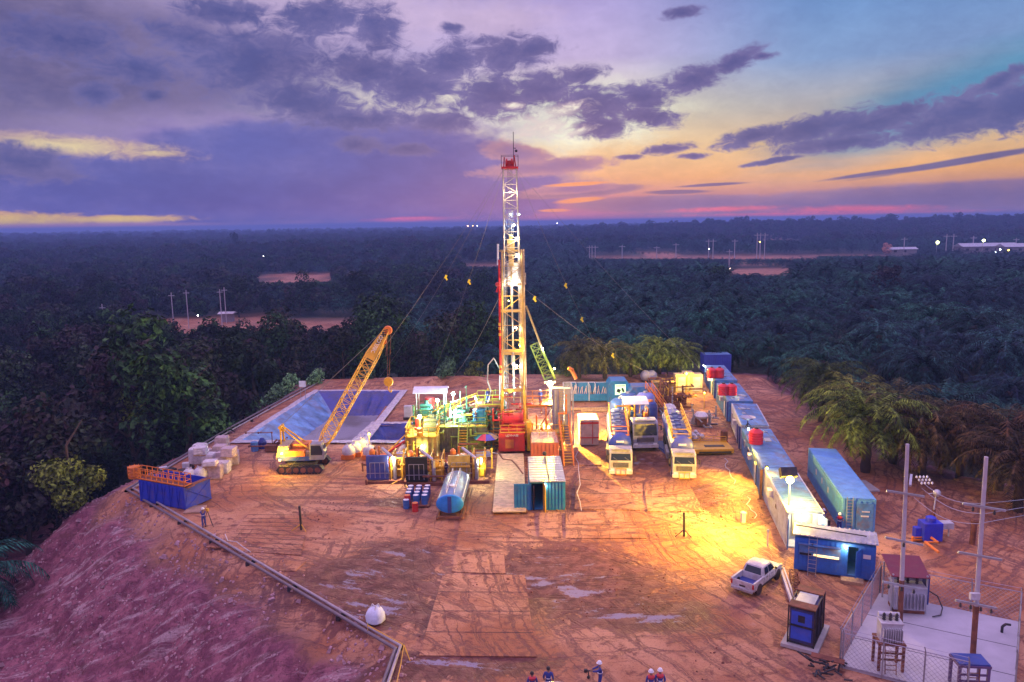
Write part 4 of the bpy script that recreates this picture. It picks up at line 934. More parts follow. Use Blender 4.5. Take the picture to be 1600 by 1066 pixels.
# ------------------------------------------------------------------ blue corrugated bodies
def corrug(b, x0, x1, y, z0, z1, nrm, axis='X', pitch=.32, dpt=.06, skip=()):
    n = int(abs(x1-x0)/pitch); st = (x1-x0)/n
    for i in range(n):
        c = x0+(i+.5)*st
        if any(s0 < c < s1 for s0, s1 in skip): continue
        if axis == 'X': b.box((c, y+nrm*dpt/2, (z0+z1)/2), (st*.55, dpt, z1-z0))
        else: b.box((y+nrm*dpt/2, c, (z0+z1)/2), (dpt, st*.55, z1-z0))
def container(t, L, W_=2.44, H_=2.6, m=M_SKY, roofm=None, ends=True, pitch=.36, roofrib=True, skipL=(), open_end=False):
    """long side along local Y"""
    b = MB()
    if open_end:
        for x in (-1, 1): b.box((x*(W_/2-.04), 0, H_/2+.1), (.08, L, H_))
        b.box((0, 0, .12), (W_, L, .12)).box((0, L/2-.04, H_/2+.1), (W_-.18, .08, H_)).box((0, -L/2+1.4, H_/2+.1), (W_-.18, .08, H_-.1))
    else: b.box((0, 0, H_/2+.1), (W_-.04, L-.04, H_-.02))
    for x in (-1, 1):
        corrug(b, -L/2+.2, L/2-.2, x*W_/2, .25, H_-.05, x, 'Y', pitch, skip=skipL if x < 0 else ())
        for y in (-1, 1): b.box((x*(W_/2-.04), y*(L/2-.04), H_/2+.1), (.16, .16, H_+.04))
        b.box((x*(W_/2), 0, .2), (.12, L, .16)).box((x*(W_/2), 0, H_+.08), (.1, L, .12))
    if ends:
        for y in ((1,) if open_end else (-1, 1)): corrug(b, -W_/2+.2, W_/2-.2, y*L/2, .25, H_-.05, y, 'X', pitch)
    bd = b.build('body', m, t)
    r = MB().box((0, 0, H_+.13), (W_-.12, L-.12, .05))
    if roofrib:
        for i in range(int(L/.5)): r.box((0, -L/2+.3+i*.5, H_+.16), (W_-.3, .16, .035))
    r.build('roof', roofm or m, t); return bd
def place(p, q): m, h, l = seg(p, q); return m, h, l
M_ROOFB = mat('roof_blue', (.14, .30, .56), .5, .1, var=.35, dirt=.8, scale=.5)
M_OFFW = mat('off_white_panel', (.55, .56, .60), .5, var=.15, dirt=.4)
def row_box(near_px, far_px, H_, label, m=M_SKY, W_=2.6, roof=M_ROOFB, L=None, **kw):
    a, b = G(*near_px), G(*far_px); d = (b-a).normalized(); L = L or (b-a).length-.35; n = Vector((d.y, -d.x, 0)); c = a+d*L/2+n*W_/2
    t = thing('office_container', label, 'container', (c.x, c.y, 0), math.atan2(d.y, d.x)-math.pi/2, 'row of blue site containers')
    bd = container(t, L, W_, H_, m, roof, **kw); return t, bd, L, W_, H_
def door(t, x, y, z=.15, w=.9, h=2.0, side='L', m=M_OFFW, frame=M_DARK):
    if side == 'L': a, f = (.07, w, h), (.10, w+.14, h+.12)
    else: a, f = (w, .07, h), (w+.14, .10, h+.12)
    sx = -.05 if side == 'L' else 0; sy = -.05 if side != 'L' else 0
    o = MB().box((x, y, z+h/2), f).build('door_frame', frame, t); d = MB().box((x+sx, y+sy, z+h/2), a).build('door', m, t)
    MB().box((x+sx*1.9, y+sy*1.9, z+h/2), (.06, .06, .2)).build('handle', M_GALV, d); return d
def windowp(t, x, y, z, w=1.0, h=.8, side='L', lit=None):
    s = (.08, w, h) if side == 'L' else (w, .08, h); o = MB().box((x, y, z), s).build('window', M_WHITE, t)
    off = (-.03, 0) if side == 'L' else (0, -.03); s2 = (.06, w-.14, h-.14) if side == 'L' else (w-.14, .06, h-.14)
    MB().box((x+off[0], y+off[1], z), s2).build('pane', lit or M_GLASS, o); return o
def red_tank(t_parent_xyz, label, s=1.0):
    t = thing('water_tank', label, 'tank', t_parent_xyz, 0, 'red plastic water tanks on the container roofs')
    R_ = .72*s; pr = [(R_*.96, 0)]
    for i in range(5): pr += [(R_, .06+i*.26*s), (R_, .22*s+i*.26*s), (R_*.95, .26*s+i*.26*s)]
    pr += [(R_*.6, 1.5*s), (R_*.28, 1.6*s)]
    MB().lathe((0, 0, 0), pr, 18).build('tank_shell', M_REDPL, t, True); MB().lathe((0, 0, 1.6*s), [(R_*.3, 0), (R_*.3, .1), (.05, .13)], 12).build('lid', M_DARK, t); return t
c1, _, L1, W1, H1 = row_box((1229, 857), (1192, 778), 2.9, 'grey-sided container with an open white end under the brightest floodlight', M_OFFW, 2.7, M_ROOFB, open_end=True)
for s in (-1, 1):
    MB().box((s*(W1/2-.0), -L1/2-.35, 1.55), (.06, .9, 2.6), s*.25).build('end_door', M_SKY, c1)
MB().box((0, -L1/2+1.3, 1.5), (1.5, .05, 1.9)).build('opening_panel', mat('olive_panel', (.35, .30, .18), .7), c1)
windowp(c1, -W1/2-.07, 2.5, 1.8, .6, .6); windowp(c1, -W1/2-.07, -1, 1.8, .5, .5)
MB().box((-W1/2-.25, 1.2, 2.2), (.4, .8, .6)).build('air_conditioner', M_WHITE, c1)
MB().tube((-W1/2-.3, L1/2-.2, 0), (-W1/2-.3, L1/2-.2, 2.9), .13, 6).tube((-W1/2-.3, L1/2-.2, 2.9), (W1/2, L1/2-.1, 3.1), .05, 5).build('drain_pipe', M_RUST, c1)
for (n_, f_, h_, lb, mm) in [((1190, 776), (1158, 706), 2.7, 'blue container third from the front with a bare roof, behind the open ended one', M_SKY),
    ((1157, 703), (1142, 664), 2.8, 'container with a white dish on its roof, second behind the red tank', M_OFFW),
    ((1138, 660), (1119, 628), 2.7, 'blue container with two red tanks on its near end', M_SKY),
    ((1118, 624), (1100, 597), 2.7, 'blue container near the back of the row with two wall lamps', M_SKY)]:
    t, bd, L, W_, H_ = row_box(n_, f_, h_, lb, mm, 3.0)
    door(t, -W_/2-.07, -L*.25, m=M_OFFW if mm is M_SKY else M_NAVY); windowp(t, -W_/2-.07, L*.1, 1.8); windowp(t, -W_/2-.07, L*.32, 1.8, .7, .7)
    MB().box((-W_/2-.25, -L*.05, 2.0), (.4, .8, .55)).build('air_conditioner', M_WHITE, t)
    rr = MB()
    for x in (-.9, -.4, .4, .9): rr.tube((x, -L/2-.12, .3), (x, -L/2-.12, H_-.1), .03, 5)
    for k in range(3): rr.box((rng.uniform(-.8, .8), rng.uniform(-L*.4, L*.4), H_+.2), (rng.uniform(.3, .8), rng.uniform(.3, 1.2), .1), rng.random())
    rr.build('lock_rod', M_GALV, t)
    MB().box((-W_/2-.12, -L/2+.3, 1.4), (.2, .5, 2.6)).build('dark_end_post', M_NAVY, t)
rows = {}
for o in list(bpy.data.objects):
    if o.name.startswith('office_container') and o.type == 'EMPTY': rows[o['label'][:30]] = o
p = G(1120, 583); t = thing('office_container', 'bright blue container standing crosswise at the far end of the row', 'container', (p.x, p.y+1, 0), rad(90), 'row of blue site containers')
container(t, 4.6, 2.5, 3.1, mat('paint_royal', (.05, .08, .50), .4, var=.1), M_ROOFB)
for k, (px, py, z, lb) in enumerate([(1181, 693, 2.85, 'lone bright red water tank nearest the camera on the container row'), (1130, 617, 2.9, 'red water tank, left one of the middle pair on the roof'), (1143, 617, 2.9, 'red water tank, right one of the middle pair on the roof'), (1112, 590, 2.9, 'red water tank, left one of the farthest pair on the roof'), (1124, 590, 2.9, 'dull red water tank, right one of the farthest pair')]):
    g = G(px, py, z); red_tank((g.x, g.y, z), lb, 1.0 if k == 0 else .95)
g = G(1168, 669, 2.95); t = thing('satellite_dish', 'grey dish on a small frame on a container roof behind the nearest red tank', 'dish', (g.x, g.y, 2.95))
MB().lathe((0, 0, .9), [(.08, .0), (.5, .12), (.85, .38), (.82, .38), (.45, .16), (.05, .06)], 20).build('dish', M_GALV, t); MB().tube((0, 0, 0), (0, 0, .9), .06).tube((-.5, -.4, 0), (0, 0, .6), .04).tube((.5, -.4, 0), (0, 0, .6), .04).tube((0, .6, 0), (0, 0, .6), .04).build('stand', M_DARK, t)
# detached container at the right
a, b = G(1315, 833), G(1262, 745); d = (b-a); t = None
hd = math.atan2(d.y, d.x)-math.pi/2; dn = d.normalized(); n = Vector((dn.y, -dn.x, 0)); c = a+d/2+n*1.25
t = thing('shipping_container', 'long sky blue container standing apart with a ladder on its end', 'container', (c.x, c.y, 0), hd); LL = d.length
container(t, LL, 2.5, 2.9, mat('paint_light_blue', (.13, .38, .66), .5, var=.12, dirt=.25), mat('roof_light_blue', (.14, .36, .72), .45, var=.12, dirt=.2), roofrib=False)
MB().ladder((-.75, -LL/2-.2, 0), (-.75, -LL/2-.12, 3.2), .45, 11, .035).build('ladder', M_GALV, t)
dd = MB().box((.45, -LL/2-.08, 1.5), (1.3, .06, 2.4)).build('end_door', M_SKY, t); MB().box((.5, -LL/2-.14, 2.0), (.6, .05, .09)).box((.45, -LL/2-.14, 1.6), (.6, .05, .12)).build('name_plate', M_WHITE, dd)
for y in (-2, .5, 3): MB().box((-1.33, y, 1.9), (.05, .3, .5)).build('vent', M_OFFW, t)
# small cabin with corrugated roof
a, b = G(1240, 892), G(1366, 911); d = b-a; hd = math.atan2(d.y, d.x); Lc = d.length; n = Vector((-d.y, d.x, 0)).normalized(); c = a+d/2+n*1.3
t = thing('site_cabin', 'bright blue cabin with ribbed metal roof and an open doorway, behind the pickup', 'cabin', (c.x, c.y, 0), hd)
M_CAB = mat('cabin_blue', (.03, .15, .55), .45, var=.15, dirt=.2)
dx0, dx1 = Lc*.165, Lc*.29
b = MB().box((-Lc/2+(Lc/2+dx0)/2, -1.3+.05, 1.5), (Lc/2+dx0, .1, 2.4)).box(((dx1+Lc/2)/2, -1.25, 1.5), (Lc/2-dx1, .1, 2.4)).box(((dx0+dx1)/2, -1.25, 2.6), (dx1-dx0, .1, .22))
b.box((0, 1.25, 1.5), (Lc, .1, 2.4)).box((-Lc/2+.05, 0, 1.5), (.1, 2.4, 2.4)).box((Lc/2-.05, 0, 1.5), (.1, 2.4, 2.4)).box((0, 0, .25), (Lc, 2.6, .12)).box((0, 0, 2.68), (Lc, 2.6, .06)).box((0, -.9, .1), (Lc, .2, .2)).box((0, .9, .1), (Lc, .2, .2))
corrug(b, -Lc/2, Lc/2, -1.3, .35, 2.65, -1, 'X', .3, .04, ((dx0-.1, dx1+.1),)); b.build('walls', M_CAB, t)
r = MB().box((0, 0, 2.82), (Lc+.3, 2.9, .05), 0, rad(-4))
for i in range(17): r.box((-Lc/2+i*Lc/16, 0, 2.87), (.10, 2.9, .06), 0, rad(-4))
r.build('roof', mat('zinc_roof', (.55, .56, .62), .4, .35, var=.2, dirt=.2), t); MB().tube((-Lc/2, 0, 3.1), (Lc/2-.6, -.2, 3.0), .05).build('roof_pipe', M_DARK, t)
for x, w_, lit in ((-Lc*.36, .9, 0), (-Lc*.1, 1.9, 1)):
    o = MB().box((x, -1.36, 1.85), (w_, .06, .85)).build('window', M_SKY, t); MB().box((x, -1.42, 1.5), (w_*.9, .05, .16)).build('pane', emis('lit_window', (1, .6, .15), 2.2) if lit else M_GLASS, o); MB().box((x, -1.5, 2.3), (w_+.1, .3, .05)).build('sun_shade', M_SKY, o)
dr = MB().box((dx1+.02, -1.3-.3, 1.4), (.05, .75, 2.0), -.5).build('door', M_CAB, t); MB().box(((dx1+Lc/2)/2, -1.36, 1.9), (.5, .04, .3)).build('notice_plate', M_WHITE, t)
MB().box(((dx0+dx1)/2, -1.8, .12), (1.5, .8, .22)).build('doorstep', M_WOOD, t); MB().ladder((-Lc*.27, -1.75, 0), (-Lc*.27, -1.42, 3.0), .55, 9, .03).build('ladder', M_GALV, t)
bulb(t, (dx0-.15, -1.55, 2.45), WARM, 40, .1, 30, 'door_lamp'); bulb(t, ((dx0+dx1)/2+.1, 0, 2.5), SOD, 10, .06, 10, 'inner_lamp')
# main floodlight above the open container end
g = G(1246, 850); fl = floodlight((g.x-.6, g.y+.6, 0), (g.x-.6, g.y+.6, 5.2), 'blazing warm floodlight on the open end of the nearest container', SOD, 1500, .5, 150)
spot(fl, (-.5, -.1, 5.0), (-13, 4, -3.0), (1, .58, .04), 19000, 140)
bulb(c1, (0, -L1/2+.7, 2.4), WARM, 160, .1, 20, 'inner_lamp')

# clutter around the rig foot: hoses, pipe bundles, posts
for k, (pts, m, lb) in enumerate([
    (((706, 735), (722, 722), (748, 728), (770, 722)), M_RUST, 'thin brown hose looping from the pump units to the plank ramp'),
    (((690, 742), (708, 730), (735, 735), (752, 716), (778, 712)), M_GALV, 'pale hose on the ground between the mud tank stair and the plank ramp'),
    (((748, 700), (762, 708), (776, 703)), M_MUDG, 'short dark hose under the parasol'),
    (((612, 760), (630, 752), (640, 768)), M_YEL, 'yellow hose on the ground between the left and middle pump units')]):
    t = thing('hose', lb, 'hose', (0, 0, 0)); P_ = [Vector((*G(x, y)[:2], .22)) for x, y in pts]; Q_ = []
    for i in range(len(P_)-1):
        for j in range(5): u_ = j/5; Q_.append(P_[i].lerp(P_[i+1], u_)+Vector((.25*math.sin(u_*6.28), .35*math.sin(u_*3.14), .1*math.sin(u_*9))))
    MB().path(Q_+[P_[-1]], .08, 6).build('hose_body', m, t)
for px, py, w_, n_, m, lb in ((745, 716, 3.2, 8, M_GALV, 'bundle of pale pipes lying in front of the parasol'), (690, 737, 2.6, 6, M_RUST, 'bundle of rusty pipes lying between two pump units')):
    g = G(px, py); t = thing('pipe_bundle', lb, 'pipes', (g.x, g.y, 0), .2); b = MB()
    for i in range(n_): b.tube((-w_/2+(i % 3)*.1, i*.2-.6, .28+(i % 2)*.12), (w_/2, i*.2-.55, .28+(i % 2)*.12), .08, 7)
    b.build('pipes', m, t); MB().box((-w_*.3, 0, .1), (.15, 1.8, .2)).box((w_*.3, 0, .1), (.15, 1.8, .2)).build('bearer', M_WOOD, t)
pipes(101, 22, (-4.4, -1.6), (-3.0, 1.4), (.4, 4.4), M_YEL, 'pipework')(rig, 0)
pipes(102, 18, (-4.4, -1.6), (-3.0, 1.4), (.4, 4.4), M_GREEN, 'choke_manifold')(rig, 0)
pipes(103, 22, (1.6, 5.6), (-5.6, 1.0), (.4, 4.4), M_ORA, 'pipework')(rig, 0)
pipes(104, 12, (-1.3, 1.3), (-3.4, -.8), (3.2, 5.6), M_RED, 'pipework')(rig, 0)
MB().rail([(-1.5, -5.5, 2.7), (1.3, -5.5, 2.7), (1.3, -3.4, 2.7)], .9, .04, .8).build('railing', M_YEL, rig)
m_ = MB()
for i in range(9): x_ = -9.5+i*1.05; m_.tube((x_, 1.2+(i % 3)*.8, 2.6), (x_, 1.2+(i % 3)*.8, 4.6+(i % 4)*.5), .06, 5).box((x_, 1.1+(i % 3)*.8, 3.6), (.5, .4, .5))
m_.build('choke_manifold', M_GREEN, rig)
# ------------------------------------------------------------------ cabin in the middle of the yard
a, b = G(832, 797), G(880, 797); cx = (a.x+b.x)/2; y0 = a.y
t = thing('tool_cabin', 'teal blue tool cabin with silver roof and open dark doorway, beside the plank ramp', 'cabin', (cx, y0, 0)); Wc = b.x-a.x+.35; Dc = 7.2; Hc = 2.6
M_TEAL = mat('paint_teal', (.02, .20, .42), .5, var=.15, dirt=.25)
bb = MB().box((-Wc/2+.05, Dc/2, Hc/2), (.1, Dc, Hc)).box((Wc/2-.05, Dc/2, Hc/2), (.1, Dc, Hc)).box((0, Dc-.05, Hc/2), (Wc, .1, Hc)).box((Wc*.2, 0, Hc/2), (Wc*.6, .1, Hc)).box((0, Dc/2, .08), (Wc, Dc, .1)).box((0, Dc/2, Hc-.04), (Wc, Dc, .06))
corrug(bb, -Wc*.08, Wc/2, -.05, .1, Hc, -1, 'X', .3, .06); corrug(bb, .2, Dc, -Wc/2, .1, Hc, -1, 'Y', .3, .06); corrug(bb, .2, Dc, Wc/2, .1, Hc, 1, 'Y', .3, .06); bb.build('walls', M_TEAL, t)
dl = MB().box((-Wc/2-.75, -.15, Hc/2), (1.5, .08, Hc-.1)); corrug(dl, -Wc/2-1.5, -Wc/2, -.2, .1, Hc-.1, -1, 'X', .25, .05); dl.build('door', M_TEAL, t)
MB().box((-Wc*.1, -.4, Hc/2), (.08, .8, Hc-.1), .2).build('door', M_YEL, t)
rf = MB().box((0, Dc/2, Hc+.12), (Wc+.1, Dc+.2, .1))
for i in range(10): rf.box((0, .3+i*Dc/10, Hc+.185), (Wc+.1, .1, .04))
rf.build('roof', M_GALV, t); MB().tube((.15, 0, Hc+.3), (.05, Dc, Hc+.35), .05).tube((-1.3, 0, 0), (-1.25, -.3, 2.4), .08).ball((.05, Dc, Hc+.5), .22).build('roof_pipe', M_DARK, t)
bulb(t, (-.3, -.15, 2.35), WARM, 50, .08, 25, 'door_lamp')
p = G(852, 728); t = thing('red_container', 'corrugated red and pale container right behind the teal cabin', 'container', (p.x, p.y+2.6, 0))
container(t, 5.0, 2.9, 2.4, M_BRICKRED, mat('roof_pink', (.55, .33, .26), .6, var=.35, dirt=.5, scale=3))
p = G(838, 700); t = thing('red_tank', 'open orange red rectangular tank between the rig foot and the yellow stairs', 'tank', (p.x, p.y+1.2, 0))
MB().box((0, 0, 1.1), (3.2, 2.4, 2.0)).box((0, 0, 2.15), (3.4, 2.6, .12)).build('tank', M_ORA, t); pipes(77, 5, (-1.5, 1.5), (-1.8, -1.4), (.3, 2), M_YEL)(t, 0)
# white box with red bands
a, b = G(907, 697), G(935, 697); t = thing('silo_box', 'pale box tank with red bands and white lid, left of the tanker trucks', 'tank', ((a.x+b.x)/2, a.y+1.5, 0)); w_ = b.x-a.x
b = MB().box((0, 0, 1.55), (w_, 3, 2.9)).box((0, 0, 3.05), (w_+.15, 3.1, .12))
for x in (-1, 1):
    for i in range(2): b.box((x*(w_/2), 1.4-i*2.9, 1.55), (.12, .12, 2.9))
b.build('tank', mat('cream_panel', (.66, .50, .38), .5, dirt=.35), t)
MB().box((0, -1.54, 2.75), (w_+.06, .05, .22)).box((0, -1.54, 1.0), (w_+.06, .05, .12)).box((w_*.18, -1.54, 1.6), (.08, .05, 2.7)).build('red_band', M_RED, t); MB().box((0, 0, 3.14), (w_*.9, 2.8, .06)).build('lid', M_HAT, t)
# ------------------------------------------------------------------ drums on a pallet, horizontal tank
p = G(650, 793); pal = thing('drum_pallet', 'low steel pallet carrying the blue and red drums', 'pallet', (p.x, p.y+1.5, 0)); MB().box((0, 0, .22), (2.6, 3.6, .08)).box((-1.1, 0, .1), (.15, 3.6, .18)).box((1.1, 0, .1), (.15, 3.6, .18)).box((0, 0, .1), (.15, 3.6, .18)).build('deck', M_RUST, pal)
k = 0
def drum(x, y, z, m, lb):
    t = thing('oil_drum', lb, 'drum', (x, y, z), 0, 'oil drums in front of the middle pump unit'); r = .29
    MB().lathe((0, 0, 0), [(r*.97, 0), (r, .04), (r, .28), (r*1.05, .3), (r, .32), (r, .58), (r*1.05, .6), (r, .62), (r, .86), (r*.98, .88)], 14).build('shell', m, t); MB().lathe((0, 0, .86), [(r*.9, 0), (r*.9, .03)], 14).ball((.14, 0, .9), .04, 6, 4).build('lid', M_HAT if m is not M_RED else M_ORA, t)
for i in range(3):
    for j in range(4):
        m = M_RED if (i, j) == (0, 0) else M_BLUE if j < 2 else M_NAVY
        drum(p.x-.8+i*.8, p.y+.2+j*.85, .26, m, 'red drum at the front corner of the pallet' if m is M_RED else 'blue drum standing in the block on the steel pallet')
drum(G(635, 795).x, G(635, 795).y, 0, M_BLUE, 'single blue drum on the ground left of the pallet'); drum(G(649, 800).x, G(649, 800).y, 0, M_RED, 'bright red drum with orange lid on the ground in front of the pallet')
a, b = G(679, 812), G(727, 812); cx, yy0 = (a.x+b.x)/2, a.y; c2 = G(708, 768); hd = math.atan2(c2.y-yy0, c2.x+.5-cx)-math.pi/2
t = thing('horizontal_tank', 'blue oval water tank on a wheeled skid beside the drums', 'tank', (cx, yy0, 0), hd)
Lt = 6.6; MB().lathe((0, .3, 1.35), [(.9, -.12), (1.0, 0), (1.0, Lt), (.9, Lt+.12)], 26, 'Y', 1.22, .85).build('tank_shell', mat('tank_grey_blue', (.22, .33, .46), .35, .3, dirt=.4), t, True)
MB().lathe((0, .16, 1.35), [(.5, -.10), (.95, -.02), (1.015, .06), (1.015, .14)], 26, 'Y', 1.22, .85).build('end_cap', mat('paint_mid_blue', (.03, .28, .70), .35), t, True)
MB().box((0, .02, 1.35), (.34, .1, 1.5)).build('manifold', M_NAVY, t)
MB().box((-1.1, Lt/2, .25), (.16, Lt+1, .25)).box((1.1, Lt/2, .25), (.16, Lt+1, .25)).box((0, -.2, .25), (2.4, .16, .25)).box((0, Lt, .25), (2.4, .16, .25)).box((0, 1, .5), (1.8, .2, .5)).box((0, Lt-1, .5), (1.8, .2, .5)).box((1.45, Lt/2, .5), (.12, Lt, .12)).build('skid', M_RUST, t)
MB().rail([(-.35, .6, 2.15), (-.35, Lt-.3, 2.15)], .5, .03, 1.2, 1).rail([(.35, .6, 2.15), (.35, Lt-.3, 2.15)], .5, .03, 1.2, 1).lathe((0, 2.4, 2.1), [(.32, 0), (.32, .25)], 12).tube((1.15, .3, 1.9), (1.15, Lt, 1.9), .05).build('top_rail', M_WHITE, t)
# ------------------------------------------------------------------ trucks
def wheel(t, x, y, r=.5, w=.3, nm='wheel'):
    o = MB().lathe((x-w/2, y, r), [(r*.85, 0), (r, .05), (r, w-.05), (r*.85, w)], 18, 'X').build(nm, M_BLACK, t); MB().lathe((x-w/2-.015, y, r), [(r*.5, 0), (r*.5, w+.03)], 12, 'X').build('rim', M_GREY, o); return o
def cab(t, W_, H_, m, dp=2.0, y0=0.0, grille=M_DARK, z0=.5):
    b = MB(); lo = z0; pf = [(y0, lo), (y0-.02, lo+1.0), (y0+.22, H_-.2), (y0+.5, H_), (y0+dp, H_), (y0+dp, lo)]
    b.prism(pf, -W_/2, W_/2, 'X'); o = b.build('cab', m, t, bevel=.06)
    MB().add([(-W_/2+.15, y0-.03+.0, lo+1.12), (W_/2-.15, y0-.03, lo+1.12), (W_/2-.2, y0+.17, H_-.32), (-W_/2+.2, y0+.17, H_-.32)], [(0, 1, 2, 3)]).box((0, y0+.02, lo+1.12), (W_-.3, .06, .04)).build('windscreen', M_GLASS, o)
    for s in (-1, 1):
        MB().prism([(y0+.35, lo+1.15), (y0+1.3, lo+1.15), (y0+1.3, H_-.3), (y0+.5, H_-.3)], s*(W_/2), s*(W_/2+.02), 'X').build('side_window', M_GLASS, o)
        MB().tube((s*W_/2, y0+.2, H_-.4), (s*(W_/2+.28), y0, H_-.5), .03).box((s*(W_/2+.3), y0, H_-.75), (.16, .08, .5)).build('mirror', M_DARK, o)
        MB().box((s*(W_/2-.35), y0-.05, lo+.12), (.42, .06, .22)).build('headlight', emis('headlamp_glass', (.8, .8, .75), .05), o)
    gs = MB().box((0, y0+.3, H_+.08), (W_*.8, .3, .12)).box((0, y0-.02, H_-.08-.12), (W_*.9, .05, .03))
    for s in (-1, 1): gs.box((s*W_*.25, y0-.05, lo+1.3), (.5, .02, .02), 0, 0, .6); gs.box((s*(W_/2+.012), y0+.95, lo+.6), (.01, .9, 1.1)); gs.box((s*(W_/2), y0+1.0, lo-.25), (.2, .5, .3))
    gs.build('trim', M_GREY, o); gb_ = MB()
    for i in range(4): gb_.box((0, y0-.08, lo+.45+i*.12), (W_*.62, .03, .03))
    gb_.build('grille_bars', M_GALV, o); MB().box((0, y0-.03, lo+.62), (W_*.66, .06, .5)).build('grille', grille, o); MB().box((0, y0-.08, lo-.12), (W_+.02, .22, .34)).build('bumper', M_WHITE if m is not M_WHITE else M_GREY, t); return o
def tanker(px0, px1, py, farpx, label, tankm, Ltot=14.5, hand=M_ORA, bumper=None, writing=None):
    a, b = G(px0, py), G(px1, py); f = G(*farpx); c = (a+b)/2; hd = math.atan2(f.y-c.y, f.x-c.x)-math.pi/2; W_ = 2.5
    t = thing('tanker_truck', label, 'truck', (c.x, c.y, 0), hd); cab(t, W_-.15, 2.6, mat('cab_white', (.52, .50, .47), .45, dirt=.6), 2.1); MB().rail([(-.5, -.25, .1), (.5, -.25, .1)], .7, .04, .5, 1).build('bull_bar', hand, t)
    MB().box((0, Ltot/2+.8, .85), (.9, Ltot-1.4, .3)).box((0, Ltot/2+1.2, 1.15), (2.3, Ltot-3, .12)).build('chassis', M_DARK, t)
    r = 1.18; MB().lathe((0, 2.9, 2.5), [(r*.25, -.5), (r*.7, -.38), (r*.92, -.15), (r, .1), (r, Ltot-3.1), (r*.9, Ltot-2.9)], 26, 'Y', 1.04, .95).build('tank_shell', tankm, t, True)
    rr = MB(); 
    for s in (-1, 1): rr.rail([(s*.95, 3.2, 3.35), (s*.95, Ltot-.6, 3.35)], 1.0, .05, 1.5, 2)
    rr.rail([(-.95, 3.2, 3.35), (.95, 3.2, 3.35)], 1.0, .05, 1.5, 2).build('top_railing', hand, t)
    m = MB()
    for i in range(6): m.box((0, 3.9+i*1.6, 3.68), (1.5, .2, .1)); m.lathe((0, 4.5+i*1.6, 3.55), [(.34, 0), (.34, .25)], 12)
    m.build('hatch', M_NAVY, t)
    for y in (1.1, Ltot-4.2, Ltot-2.9, 4.1):
        for s in (-1, 1): wheel(t, s*1.05, y)
    MB().box((-1.25, 6.5, .9), (.3, 3, .7)).box((1.25, 6.5, .9), (.3, 3, .7)).build('side_box', M_GREY, t)
    if writing: MB().box((0, 2.42, 2.9), (.8, .12, .2)).build('plate', M_HAT, t)
    return t
tanker(951, 989, 743, (962, 672), 'tanker truck with blue tank and orange rails, left one, next to the pale box', mat('tank_blue', (.04, .08, .42), .35, dirt=.3), 14.5, M_ORA, writing=1)
tanker(1051, 1087, 749, (1046, 672), 'tanker truck with long blue tank parked right beside the yellow platform', mat('tank_violet', (.10, .13, .45), .38, dirt=.3), 15.5, M_YEL, writing=1)
a, b = G(991, 706), G(1026, 706); c = (a+b)/2; t = thing('pump_truck', 'big old grey truck with equipment on its back between the two tankers', 'truck', (c.x, c.y, 0), rad(1)); cb_ = cab(t, 2.9, 3.5, mat('paint_old_grey', (.40, .42, .50), .55, dirt=.6), 2.2, 0, M_DARK, .8)
MB().box((0, 6, .9), (1.0, 10, .35)).box((0, 6.5, 1.3), (2.6, 8.5, .15)).build('chassis', M_DARK, t); MB().box((-.3, 4.0, 2.1), (1.6, 1.8, 1.4)).box((.8, 6.5, 1.9), (1, 2.4, 1.1)).tube((1.0, 3.2, 1.4), (1.0, 3.2, 4.4), .12).lathe((-.5, 7, 1.4), [(.6, 0), (.6, 1.3), (.3, 1.6)], 14).build('pump_set', M_BLUE, t, bevel=.03); pipes(91, 16, (-1.3, 1.3), (3, 8), (1.5, 3.2), M_RUST)(t, 0)
pipes(92, 8, (-1.3, 1.3), (3, 8), (1.5, 3.4), M_YEL, 'yellow_pipework')(t, 0); MB().lathe((.9, 4.6, 1.4), [(.35, 0), (.35, 2.0)], 10).build('orange_filter', M_ORA, t); canopy(-1.3, .9, 5.0, 8.2, 1.2, 3.2, M_CANV)(t, 1.2)
for y in (1.1, 7.6, 9.0):
    for s in (-1, 1): wheel(t, s*1.2, y, .58, .36)
p = G(1003, 737); p2 = G(1044, 700); t = thing('liner_sheet', 'dark navy sheet spread on the ground between two trucks', 'sheet', (p2.x, p2.y, 0), .15); MB().box((0, 0, .12), (2.6, 5, .04)).box((-.9, 0, .2), (.5, 4.8, .1), .05).build('sheet', M_NAVY, t)
# blue silos and tanks behind the trucks
for k, (px, py, r, h, lb, hor) in enumerate([(969, 660, 1.35, 3.2, 'squat blue tank with a domed top behind the left tanker', 0), (981, 648, 1.3, 3.0, 'blue domed tank just behind the squat one', 0), (1008, 655, 1.25, 3.6, 'pale violet domed tank behind the grey truck', 0), (1016, 668, .9, 3.4, 'narrow navy upright tank with a red top fitting behind the grey truck', 0)]):
    g = G(px, py); t = thing('silo_tank', lb, 'tank', (g.x, g.y, 0)); mm = [M_BLUE, M_BLUE, mat('paint_violet', (.24, .27, .60), .45), M_NAVY][k]
    MB().lathe((0, 0, 0), [(r, 0), (r, h*.75), (r*.96, h*.86), (r*.75, h*.96), (r*.3, h)], 20).build('tank_shell', mm, t, True); MB().lathe((0, 0, h-.05), [(.3, 0), (.3, .25)], 10).tube((r, 0, 0), (r, 0, h*.8), .05).tube((r*.7, -r*.72, h*.3), (-r*.7, -r*.72, h*.3), .05).build('fittings', M_ORA if k == 3 else M_GREY, t)
